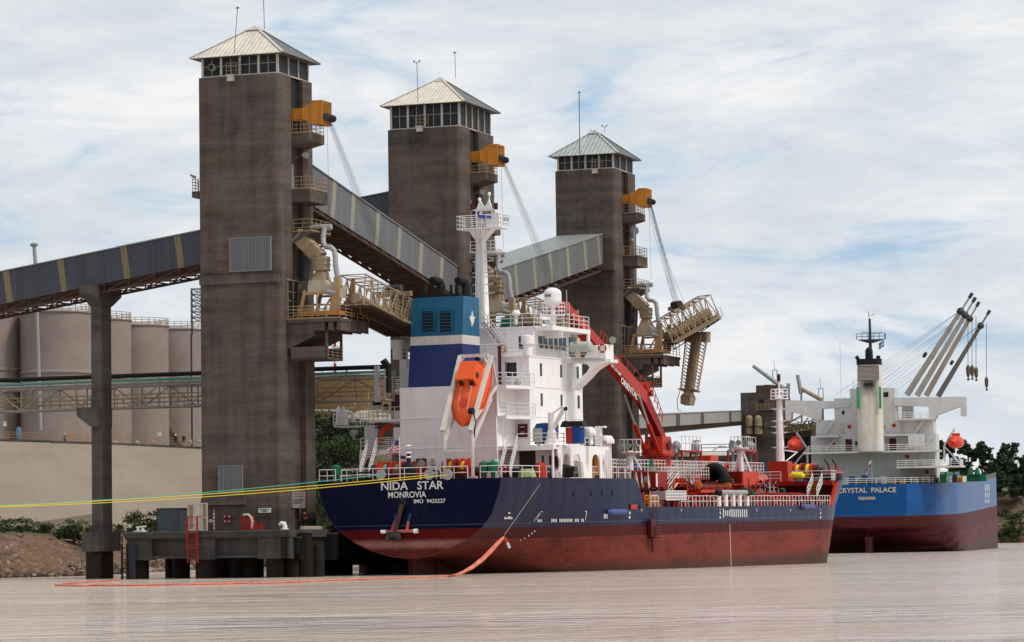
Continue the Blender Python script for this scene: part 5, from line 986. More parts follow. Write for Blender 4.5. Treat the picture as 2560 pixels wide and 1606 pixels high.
# ---------------------------------------------------------------- funnel
def funnel():
    A=SY(1020,965,cy); B=SY(1153,965,cy); t0=SY(1030.5,746,cy+.2); t1=SY(1158.5,741,cy+.2); zt=t0.z; D0,D1=4.2,3.6
    def ring_(z):
        k=(z-ctop)/(zt-ctop); return [(A.x+(t0.x-A.x)*k,cy+.02+.2*k,z),(B.x+(t1.x-B.x)*k,cy+.02+.2*k,z),(B.x+(t1.x-B.x)*k-.05*k,cy+D0+(D1-D0)*k,z),(A.x+(t0.x-A.x)*k,cy+D0+(D1-D0)*k,z)]
    z1,z2=SY(1090,862,cy).z,SY(1090,840,cy).z; mb=MB()
    for i,(a,b) in enumerate(((ctop-.05,z1),(z1,z2),(z2,zt))): mb.mi=i; mb.hexa(ring_(a),ring_(b))
    fn=ship.part('funnel',mb,[m_fblue,m_fwht,m_teal])
    for x0,x1 in ((772,855),(898,978)):
        a=SY(780+x0*.3571,660+335*.3571,cy); b=SY(780+x1*.3571,660+468*.3571,cy); mb=MB(); mb.box(a.x,b.x,cy-.02,cy+.2,b.z,a.z); lv=ship.part('louvre_recess',mb,m_black,parent=fn); mb=MB(); n=6
        for j in range(n): z=b.z+(a.z-b.z)*(j+.45)/n; mb.box(a.x+.03,b.x-.03,cy-.14,cy-.03,z,z+.06)
        mb.box(a.x-.08,a.x,cy-.12,cy,b.z-.1,a.z+.1); mb.box(b.x,b.x+.08,cy-.12,cy,b.z-.1,a.z+.1); mb.box(a.x,b.x,cy-.12,cy,a.z,a.z+.1); ship.part('louvre',mb,m_teal,parent=fn)
    # star emblem on the starboard face
    xs=B.x+(t1.x-B.x)*.75; c=SX(780+1120*.3571,660+385*.3571,xs); pts=[(1120,330),(1126,370),(1140,375),(1128,395),(1132,400),(1116,440),(1112,405),(1106,395),(1101,372),(1114,368)]; q=[(lambda v:(v.y,v.z))(SX(780+a*.3571,660+b*.3571,xs+.03)) for a,b in pts]; mb=MB(); mb.prism(q,0,xs-.1,xs+.09); ship.part('star_emblem',mb,m_let,parent=fn)
    # exhaust pipes
    Fp=lambda px,py: SY(px,py,cy+2)
    def pipe(px,r,ptop,hook):
        a=Fp(px,738); b=Fp(px,ptop); mb=MB(); 
        if hook: mb.path([(a.x,cy+2,zt-.3),(a.x,cy+2,b.z-.5),(a.x-.1,cy+1.9,b.z-.15),(a.x-.35,cy+1.4,b.z),(a.x-.4,cy+1.1,b.z-.1)],[r,r,r,r,r],12)
        else: mb.tube((a.x,cy+2,zt-.3),(a.x,cy+2,b.z),r,10)
        ship.part('exhaust_pipe',mb,m_black)
    for p in ((1061,.25,712,0),(1103,.42,702,1),(1128,.13,712,0),(1141,.13,712,0),(1166,.4,702,1)): pipe(*p)
    mb=MB(); mb.box(A.x+.5,B.x-.3,cy+.5,cy+3.3,zt-.05,zt+.25); ship.part('funnel_top',mb,m_black,parent=fn)
funnel()
# ---------------------------------------------------------------- radar mast, dome, antennas
def mast():
    my=15.8; Y=lambda px,py:SY(px,py,my); a=Y(1206,820); zb=wz+.1
    plat=Y(1206,574).z; mb=MB(); x=a.x; mb.hexa([(x-.62,my-.6,zb-6),(x+.62,my-.6,zb-6),(x+.62,my+.6,zb-6),(x-.62,my+.6,zb-6)],[(x-.34,my-.4,plat),(x+.34,my-.4,plat),(x+.34,my+.4,plat),(x-.34,my+.4,plat)]); ms=ship.part('radar_mast',mb,m_wht)
    mb=MB(); n=int((plat-zb+5)/.33)
    for j in range(n): z=zb-5+j*.33; mb.bar((x-.22,my-.66,z),(x+.22,my-.66,z),.035)
    for s in (-1,1): mb.bar((x+.24*s,my-.66,zb-5),(x+.24*s,my-.55,plat),.05)
    ship.part('ladder',mb,m_wrail,parent=ms)
    mb=MB(); l,r=Y(1152,574).x,Y(1262,578).x; mb.box(l,r,my-.9,my+1.1,plat,plat+.12); mb.hexa([(x-.4,my-.4,plat-1.0),(x+.4,my-.4,plat-1.0),(x+.4,my+.4,plat-1.0),(x-.4,my+.4,plat-1.0)],[(x-1.0,my-.6,plat),(x+1.3,my-.6,plat),(x+1.3,my+.6,plat),(x-1.0,my+.6,plat)]); pf=ship.part('mast_platform',mb,m_wht,parent=ms); 
    mb=MB(); mb.rail([(l,my-.85,plat+.1),(r,my-.85,plat+.1),(r,my+1,plat+.1),(l,my+1,plat+.1),(l,my-.85,plat+.1)],1.15,3,.7,.035); ship.part('platform_railing',mb,m_wrail,parent=ms)
    top=Y(1206,525).z; mb=MB(); xl,xr=Y(1191,530).x,Y(1231,530).x
    for q in (xl,xr): mb.bar((q,my,plat),(q,my,top),.1)
    for k in (.35,.6,.95): mb.bar((xl,my,plat+(top-plat)*k),(xr,my,plat+(top-plat)*k),.07)
    mb.bar((x,my,top-.2),(x-.45,my,plat+.1),.09); mb.bar((x,my,top-.2),(x+.45,my,plat+.1),.09); mb.bar((x+.1,my,top),(x+.1,my,plat),.1)
    A_=Y(1180,526); B_=Y(1243,523); mb.bar(A_,B_,.14,.12); mb.prism([(xl,top),(xl+.4,top+.9),(xl+.7,top+.45),((xl+xr)/2,top+.3),(xr-.55,top+.45),(xr-.3,top+.95),(xr,top)][::-1],1,my-.1,my+.1); ship.part('light_frame',mb,m_wht,parent=ms)
    for px,py in ((1181,518),(1240,516)): q=Y(px,py); mb=MB(); mb.tube((q.x,my,q.z-.3),(q.x,my,q.z+.3),.18,10); ship.part('signal_lamp',mb,m_mar,parent=ms)
    for px,py in ((1199,500),(1223,486)): q=Y(px,py); mb=MB(); mb.tube((q.x,my,top+.4),(q.x,my,q.z-.2),.05,6); mb.ball(q,.17,8,(1,1,1.3)); ship.part('sensor',mb,m_wht,parent=ms)
    mb=MB(); p,q=SY(1196,541,my-1.2),SY(1270,549,my+1.5); mb.bar(p,q,.16,.28); ship.part('radar_scanner',mb,paint('scanner blue',(.02,.06,.3),.4,.2),parent=ms)
    mb=MB(); mb.box(x+.6,x+1.9,my-.1,my+.7,plat+.1,plat+1.3); ship.part('radar_gearbox',mb,m_wht,parent=ms)
    # lower small platforms and lamps with brackets
    mb=MB(); z2=Y(1206,632).z; mb.box(Y(1180,630).x,Y(1198,630).x,my-.6,my+.6,z2,z2+.1); mb.box(Y(1216,630).x,Y(1247,630).x,my-.6,my+.8,z2,z2+.1); mb.rail([(Y(1182,630).x,my-.55,z2),(Y(1196,630).x,my-.55,z2)],1,3,.5,.035); mb.rail([(Y(1220,630).x,my-.55,z2),(Y(1246,630).x,my-.55,z2)],1,3,.5,.035)
    for py in (655,683,693,713,735): 
        z=Y(1206,py).z; mb.bar((Y(1185,py).x,my-.3,z),(x-.3,my-.3,z+.05),.06,.08); mb.bar((x+.3,my-.3,z),(Y(1240,py-2).x,my-.3,z+.05),.06,.08)
    ship.part('lamp_bracket',mb,m_wrail,parent=ms)
    for px,py in ((1182,655),(1182,686),(1182,712),(1241,652),(1241,684),(1241,710)): q=Y(px,py); mb=MB(); mb.tube((q.x,my-.3,q.z-.16),(q.x,my-.3,q.z+.18),.11,8); ship.part('mast_lamp',mb,m_cable,parent=ms)
    # stairs from bridge deck to mast foot
    mb=MB(); mb.stair(SY(1262,882,13.8),SY(1206,805,13.8),.8,(0,1,0),11,.035,.95,1); ship.part('bridge_stair',mb,[m_wrail,m_mar])
    # satellite dome
    dy=19.5; Q=lambda px,py:SY(px,py,dy); c=Q(1381.5,742); r=(Q(1402,742).x-Q(1361,742).x)/2; zt=Q(1381,719.5).z; zm=Q(1381,755).z; prof=[(.25,Q(1381,766).z-zm),(r*.75,-.28),(r,0),(r,.75)]+[(r*math.cos(t),.75+(zt-zm-.75)*math.sin(t)) for t in (.25,.5,.75,1.0,1.25,1.45)]+[(0,zt-zm)]
    mb=MB(); mb.lathe((c.x,dy,zm),prof,28); dm=ship.part('satellite_dome',mb,flat('dome white',(.78,.76,.75),.3),smooth=True); mb=MB(); mb.tube((c.x,dy,wz),(c.x,dy,zm-.3),.28,12,.2); mb.rail([(c.x-.9,dy-.7,Q(1381,788).z),(c.x+.9,dy-.7,Q(1381,788).z),(c.x+.9,dy+.7,Q(1381,788).z),(c.x-.9,dy+.7,Q(1381,788).z),(c.x-.9,dy-.7,Q(1381,788).z)],1.1,3,.6,.03); mb.box(c.x-.9,c.x+.9,dy-.7,dy+.7,Q(1381,788).z-.08,Q(1381,788).z); ship.part('dome_pedestal',mb,m_pnk,parent=dm)
    text('maker_mark','KNS',.36,m_black,NS,dm,ship.base,(c.x-.42,dy-r*.985,zm+.42),(1,-.1,0),(0,0,1),.008,width=.62)
    for px,t in ((1418,727),(1424,757),(1422,785),(1435,786),(1343,780),(1362,788),(1405,788)):
        a=SY(px,812,18); b=SY(px,t,18); mb=MB(); mb.tube((a.x,18,wz+.1),(a.x,18,b.z),.03,5); mb.ball((a.x,18,b.z),.1 if t>760 else .04,6,(1.4,1.4,.6)); ship.part('whip_antenna',mb,m_wrail)
    q=SY(1290,781,15); mb=MB(); mb.lathe((q.x,15,q.z-.2),[(.12,-.9),(.12,-.1),(.38,-.05),(.4,.15),(.25,.35),(0,.4)],16); ship.part('small_dome',mb,m_wht,smooth=True)
    mb=MB(); q=SY(1267,808,15); mb.box(q.x-.5,q.x+.5,14.8,15.4,wz+.1,wz+1.1); ship.part('compass_cover',mb,m_grn)
mast()
# ---------------------------------------------------------------- vents, lamps, stairs and clutter on the house
def vent(px,py,y,r,h,label=None,mat=None):
    a=SY(px,py,y); mb=MB(); mb.lathe((a.x,y,a.z),[(r*.72,0),(r*.72,h*.55),(r,h*.58),(r,h),(r*.2,h*1.06),(0,h*1.06)],18); return ship.part('mushroom_vent',mb,mat or m_wht,smooth=True)
def lamp(px,py,y,dx=0,post=None,s=1.0,mat=None):
    a=SY(px,py,y); mb=MB(); d=Vector((dx,-.9,-.35)).normalized(); mb.tube(a-d*.25*s,a+d*.25*s,.2*s,12,.34*s); mb.ball(a-d*.25*s,.2*s,10)
    l=ship.part('searchlight',mb,mat or m_lamp,smooth=True)
    if post is not None: mb=MB(); mb.tube((a.x,y,post),(a.x,y,a.z-.1),.05,6); ship.part('lamp_post',mb,m_wrail,parent=l)
vent(1320,889,12.2,.62,1.75); vent(994,899,11,.62,1.75)
lamp(1293,955,11.2,.4,CD); lamp(1531,849,22,.5,WD+1.1); lamp(1441,1068,11,-.3,AD+2); lamp(1239,1156,3,-.4,PD); lamp(1053,1157,2.5,.5,PD); lamp(884,1083,9,-.6,AD+1); lamp(1017,866,11,.2,CD+2); lamp(982,933,10,.4,CD+1)
def clutter():
    mb=MB(); q=SY(1249,890,11.8); mb.tube((q.x,11.8,CD),(q.x,11.8,SY(1249,870,11.8).z),.16,8); mb.ball((q.x,11.8,SY(1249,870,11.8).z),.22,8); mp=ship.part('monitor_pipe',mb,m_mar); mb=MB(); mb.torus((q.x+.35,11.8,SY(1253,872,11.8).z),.32,.06,1,16,6); ship.part('hand_wheel',mb,m_yel,parent=mp)
    mb=MB(); q=SY(1265,935,12.5); mb.tube((q.x,12.5,CD),(q.x,12.5,CD+2.3),.05,6); ship.part('vent_pipe',mb,m_mar)
    # railing around A deck and poop
    mb=MB(); mb.rail([(-8.95,20,AD),(-8.95,cy+.4,AD),(-4.8,cy+.4,AD)],1.05,3,1.2,.035); mb.rail([(6.6,cy+.4,AD),(BM-.08,cy+.4,AD),(BM-.08,19.8,AD)],1.05,3,1.2,.035); ship.part('boat_deck_railing',mb,m_wrail)
    mb=MB(); hb=lambda y:half(y,PD)-.12; ym=[0.25]+[2,4,6,8,10]; st=[(hb(y),y,PD) for y in (8.6,6,4,2,.25)]+[(k,.22,PD) for k in (6.8,)]; mb.rail(st,1.05,2,1.5,.035); mb.rail([(k,.22,PD) for k in (5.6,3.0)],1.05,2,1.4,.035); mb.rail([(2.6,.22,PD),(-6.6,.22,PD)],1.05,2,1.6,.035); mb.rail([(-7.2,.22,PD),(-hb(.3),.22,PD)]+[(-hb(y),y,PD) for y in (2,5,9,14,20)],1.05,2,1.5,.035); mb.rail([(hb(y),y,PD) for y in (8.7,12,16)],1.05,2,1.3,.035); mb.rail([(hb(y),y,PD) for y in (16.8,20,24,27)],1.05,2,1.3,.035); ship.part('poop_railing',mb,m_wrail)
    mb=MB(); mb.rail([(half(y,MD)-.1,y,MD) for y in (32,34)],1.05,2,1.1,.04); mb.rail([(half(y,MD)-.1,y,MD) for y in (40,50,60,70,78,82,86)],1.05,2,1.05,.034); 
    for y in range(40,86,2): w=half(y,MD); mb.bar((w-.1,y,MD+1.0),(w-.6,y+.4,MD),.05)
    mb.rail([(-half(y,MD)+.1,y,MD) for y in (32,45,60,75,84)],1.05,2,1.3,.034); ship.part('main_deck_railing',mb,m_wrail)
    # stairs
    Z5=lambda x,y:(1240+x*.0992,1060+y*.0992)
    mb=MB(); mb.stair(SY(1262,1191,3.2),SY(1281,1115,7.9),.95,(1,0,0),11,.04,.95,1); ship.part('starboard_stair',mb,[m_wrail,m_mar]); mb=MB(); mb.stair(SY(911,1193,4.2),SY(930,1124,8.2),.9,(1,0,0),11,.04,.95,1); ship.part('port_stair',mb,[m_wrail,m_mar])
    mb=MB(); mb.stair((BM-1.5,31.5,MD),(BM-1.5,28,PD),.9,(1,0,0),8,.04); ship.part('break_stair',mb,m_wrail)
    # boat deck gear: blue bins, red and blue drums, tank, small crane
    q=SY(1365,1113,10.5); mb=MB(); mb.lathe((q.x,10.5,AD),[(.0,.15),(1.0,.15),(1.15,1.3),(.85,1.95),(0,2.05)],16); ship.part('blue_bin',mb,m_bluep,smooth=True)
    for px,r,mt in ((1427,.42,m_redb),(1440,.4,m_bluep),(1449,.45,m_bluep)): q=SY(px,1115,11); mb=MB(); mb.tube((q.x,11,AD+.1),(q.x,11,AD+1.55),r,14); ship.part('oil_drum',mb,mt,smooth=True)
    q=SY(1439,1080,11); mb=MB(); mb.hexa([(q.x-1.3,10.5,AD+1.6),(q.x+1.0,10.5,AD+1.6),(q.x+1.0,11.6,AD+1.6),(q.x-1.3,11.6,AD+1.6)],[(q.x-1.05,10.5,AD+2.1),(q.x+.75,10.5,AD+2.1),(q.x+.75,11.6,AD+2.1),(q.x-1.05,11.6,AD+2.1)]); ship.part('tarpaulin',mb,m_black)
    q=SY(1467,1100,12); mb=MB(); mb.path([(q.x-.8,12,AD+1.1),(q.x-.5,12,AD+1.1),(q.x+.5,12,AD+1.1),(q.x+.8,12,AD+1.1)],[.25,.5,.5,.25],14); mb.box(q.x-.5,q.x-.3,11.7,12.3,AD,AD+.7); mb.box(q.x+.3,q.x+.5,11.7,12.3,AD,AD+.7); ship.part('white_tank',mb,m_wht,smooth=True)
    q=SY(1347,1088,9.4); mb=MB(); mb.box(q.x-.5,q.x+.35,9.2,9.6,q.z-.6,q.z+.6); mb.box(q.x-.15,q.x+.05,9.3,9.5,AD,q.z-.6); ship.part('control_cabinet',mb,paint('cabinet grey green',(.42,.44,.40),.6,.2))
    q=SY(1379.5,1112,9.6); mb=MB(); t=SY(1379,1032,9.6); mb.lathe((q.x,9.6,AD),[(.75,0),(.5,.5),(.36,1.3),(.3,1.35),(.3,t.z-AD),(0,t.z-AD+.05)],16); pc=ship.part('crane_post',mb,m_pnk); mb=MB(); e=SY(1411,1018,9.2); a=Vector((q.x+.2,9.5,SY(1384,1070,9.6).z)); mb.bar(a,e,.24,.22); mb.bar(a+Vector((0,.3,0)),e+Vector((0,.25,0)),.16,.16); mb.bar((q.x+.1,9.5,t.z-.1),e+Vector((-.1,0,.1)),.12,.14); ship.part('crane_jib',mb,m_wht,parent=pc); mb=MB(); mb.ball(e+Vector((.12,0,-.15)),.2,8); mb.tube(e+Vector((.1,0,0)),(e.x+.1,e.y,AD+1.1),.025,5); mb.box(e.x,e.x+.2,e.y-.1,e.y+.1,e.z-1.6,e.z-1.2); ship.part('hook_line',mb,m_black,parent=pc)
    q=SY(1502,1090,16); mb=MB(); mb.box(q.x-.6,q.x-.1,16,16.6,AD,AD+1.75); mb.box(q.x-.1,q.x+.35,16,16.6,AD+1.6,AD+1.75); mb.box(q.x-.1,q.x+.4,16,16.6,AD+.75,AD+.9); ship.part('vent_trunk',mb,m_wht)
    # life raft canisters on starboard wing deck
    q=SY(1465,882,21); mb=MB(); a=Vector((q.x-1.4,20.6,WD+1.0)); mb.path([a,a+Vector((.15,0,0)),a+Vector((2.0,0,0)),a+Vector((2.15,0,0))],[.35,.5,.5,.35],14); ship.part('raft_cover',mb,paint('grey green cover',(.46,.50,.45),.6,.2),smooth=True); q=SY(1445,898,20.4); mb=MB(); mb.lathe((q.x,20.4,WD),[(.26,0),(.26,1.5),(.2,1.55),(.2,1.8),(0,1.85)],12); ship.part('beacon_post',mb,paint('cream post',(.62,.5,.36),.5,.2))
    # aft deck winches
    def winch(spec,y,z0,r=.72,s=1):
        for px0,px1,mt in spec:
            a=SY(px0,1168,y); b=SY(px1,1168,y)
            fl=mt in(m_redb,m_mar,m_rdk) and (px1-px0)<9; mb=MB(); rr=r*1.15 if fl else r*.82; mb.tube((a.x,y,z0+r*1.25),(b.x,y,z0+r*1.25),rr,18)
            ship.part('winch_flange' if fl else 'winch_drum',mb,mt,smooth=True)
        a=SY(spec[0][0],1168,y); b=SY(spec[-1][1],1168,y); mb=MB(); mb.box(a.x,b.x,y-.6,y+.6,z0,z0+.3); mb.tube((a.x-.4,y,z0+r*1.25),(b.x+.4,y,z0+r*1.25),.2,10); ship.part('winch_bed',mb,m_rdk)
    winch([(932,945,m_cable),(948,953,m_redb),(953,961,m_org),(961,964,m_redb),(964,975,m_trope),(975,980,m_mar),(980,987,m_redb),(990,994,m_redb),(994,1003,m_trope),(1003,1010,m_redb)],5.2,PD)
    winch([(1018,1024,m_redb),(1024,1030,m_org),(1035,1041,m_redb),(1041,1052,m_org),(1052,1056,m_redb)],4.8,PD); winch([(1113,1119,m_redb),(1120,1126,m_redb),(1126,1138,m_yrope),(1138,1144,m_redb),(1145,1154,m_mar),(1155,1159,m_redb),(1159,1170,m_yrope),(1170,1175,m_redb)],6,PD,.78)
    winch([(1190,1200,m_mar),(1200,1207,m_cable)],4,PD,.5); winch([(1258,1262,m_redb),(1262,1268,m_mar)],8,PD,.4)
    for px,py in ((841,1178),(1211,1178),(1233,1180)): q=SY(px,1195,1.5); mb=MB(); mb.lathe((q.x,1.5,PD),[(.2,0),(.2,.5),(.45,.55),(.45,1.3),(.3,1.45),(0,1.5)],14); ship.part('capstan',mb,m_grn,smooth=True)
    for a,b in ((880,935),(945,983),(1065,1098),(1112,1168)):
        p,q=SY(a,1194,1.6),SY(b,1194,1.6); mb=MB(); z=PD+.75
        mb.path([(p.x,1.6,PD),(p.x,1.6,z-.1),(p.x+.15,1.6,z),(q.x-.15,1.6,z),(q.x,1.6,z-.1),(q.x,1.6,PD)],.075,6); mb.bar((p.x,1.6,PD+.45),(q.x,1.6,PD+.45),.06); mb.box(p.x+.3,q.x-.3,1.7,2.2,PD,PD+.3); ship.part('roller_frame',mb,m_black)
    for px in (952,1072,1119): q=SY(px,1187,-.15); mb=MB(); mb.tube((q.x,-.1,q.z),(q.x,-.18,q.z),.46,20); rg=ship.part('rat_guard',mb,m_steel if px!=1072 else m_duct)
    q=SY(1022,1180,1.2); mb=MB(); mb.path([(q.x,1.2,PD),(q.x,1.2,SY(1022,1128,1.2).z)],[.35,.12],10); mb.ball((q.x,1.2,PD+.8),.75,12,(1,.6,1.1)); ship.part('stern_light_post',mb,m_black); mb=MB(); [mb.lathe((q.x,1.2,z),[(.2,0),(.3,.08),(.2,.16)],12) for z in (PD+1.9,PD+2.3,PD+2.9)]; ship.part('lamp_collar',mb,m_wht)
    # port side gear: instrument platform, gas bottles, rescue boat arch
    z0=SY(860,1143-0,12).z; z1=SY(860,1066,12).z; a,b=SY(840,1066,12).x,SY(915,1066,12).x; mb=MB(); mb.box(a,b,11.5,13.5,z1-.1,z1); ip=ship.part('port_platform',mb,m_wht); mb=MB(); mb.rail([(a,11.5,z1),(b,11.5,z1),(b,13.5,z1)],1.1,3,.7,.035); q=SY(873,1085,12.5).x; mb.tube((SY(928,1110,12.5).x,12.5,AD),(SY(928,1110,12.5).x,12.5,z1),.6,12); 
    for i in range(14): 
        p=Vector((random.uniform(a+.8,b+1.5),random.uniform(11.6,13.4),random.uniform(z1,z1+3))); mb.bar(p,p+Vector(random.choice(((0,0,1.2),(.9,0,0),(0,0,.8),(.5,0,.6)))),.09)
    ship.part('platform_gear',mb,m_wht,parent=ip)
    for px in (846,859): q=SY(px,1058,11.8); t=SY(px,1019,11.8); mb=MB(); mb.lathe((q.x,11.8,q.z-.2),[(.34,0),(.2,.7),(.2,t.z-q.z),(.1,t.z-q.z+.25),(0,t.z-q.z+.3)],12); ship.part('horn_post',mb,m_wht,smooth=True)
    q=SY(943,1010,12.4); mb=MB(); mb.ball(q,.5,10,(1,.7,1)); mb.ball(q+Vector((.9,0,-.3)),.3,8); mb.box(q.x-1.6,q.x+1.2,12.2,12.8,q.z-2.2,q.z-2.1); ship.part('port_davit_motor',mb,m_black)
    mb=MB(); A=[SY(x,y,10.5) for x,y in ((951,1112),(953,1090),(962,1072),(975,1067),(988,1070),(984,1098))]; mb.path(A,[.12,.2,.26,.26,.2,.1],8); ship.part('rescue_boat_bow',mb,m_org,smooth=True)
    mb=MB(); q=SY(994,1098,9.6); mb.box(q.x-.35,q.x+.35,9.5,10,AD,AD+2.0); ship.part('white_locker',mb,m_wht)
    # fire box, pipes on casing aft wall
    q=SY(1054,1160,cy-.1); mb=MB(); mb.box(q.x-.45,q.x+.45,cy-.3,cy-.02,PD+.5,PD+2.0); ship.part('hose_box',mb,m_mar); mb=MB(); mb.path([SY(991,1138,cy-.2),SY(998,1143,cy-.2),SY(1022,1144,cy-.2)],.12,8); ship.part('red_pipe',mb,m_mar)
    mb=MB(); q=SY(1083,1155,cy-.1); mb.box(q.x-.2,q.x+.2,cy-.25,cy,q.z-.3,q.z+.3); ship.part('junction_box',mb,m_post)
    # poop deck goods on the starboard quarter
    q=SY(1290,1190,7); mb=MB(); mb.box(q.x-.9,q.x+1.1,6.4,7.4,PD,PD+.85); ship.part('net_crate',mb,m_black); mb=MB(); [mb.torus((SY(1322,1185,7).x,6.6,PD+.12+.1*i),.75-.03*i,.09,2,20,6) for i in range(7)]; ship.part('rope_coil',mb,paint('pale green rope',(.36,.48,.22),.8,.2)); q=SY(1352,1180,8); mb=MB(); mb.lathe((q.x,8,PD),[(.5,0),(.5,.95),(.35,1.3),(0,1.4)],16); ship.part('red_locker',mb,m_redb,smooth=True)
    for px,mt,h in ((1371,m_cable,.9),(1380,m_pnk,.7),(1388,m_pnk,.7),(1416,m_cable,1.2),(1422,m_black,.9),(1437,m_black,1.0),(1445,m_post,1.5)): q=SY(px,1190,9.4); mb=MB(); mb.hexa([(q.x-.4,9.3,PD),(q.x+.4,9.3,PD),(q.x+.4,9.9,PD),(q.x-.4,9.9,PD)],[(q.x-.3,9.3,PD+h),(q.x+.3,9.3,PD+h*.9),(q.x+.3,9.8,PD+h*.9),(q.x-.3,9.8,PD+h)]); ship.part('deck_locker',mb,mt)
    for i in range(3): q=SX(1486+i*4,1170,8.8); mb=MB(); mb.tube((8.8,q.y,PD+.3),(8.8,q.y,PD+1.9),.16,10); mb.ball((8.8,q.y,PD+1.9),.16,8); ship.part('gas_bottle',mb,m_yel,smooth=True)
    q=SX(1491,1145,7.5); mb=MB(); mb.box(7.0,7.9,q.y-.8,q.y+.8,PD+1.4,PD+2.8); ship.part('red_vent_box',mb,m_redb)
    for i in range(4): q=SX(1510+i*5,1130,3.5); mb=MB(); mb.tube((3.5,q.y,PD-1),(3.5,q.y,AD+.8),.16,8); mb.ball((3.5,q.y,AD+1.1),.38,10); mb.tube((3.1,q.y,AD+.9),(3.9,q.y,AD+.9),.25,10); ship.part('tank_vent',mb,m_pnk)
clutter()
q=SY(1506,871,21.05); ring((q.x,21.02,q.z),NS,1,'red and white lifebuoy on the starboard bridge wing of the tanker',.36,.08); q=SY(1262,1175,2.9); ring((q.x,2.5,q.z),NS,1,'orange lifebuoy on the railing at the foot of the starboard stair',.3,.07)
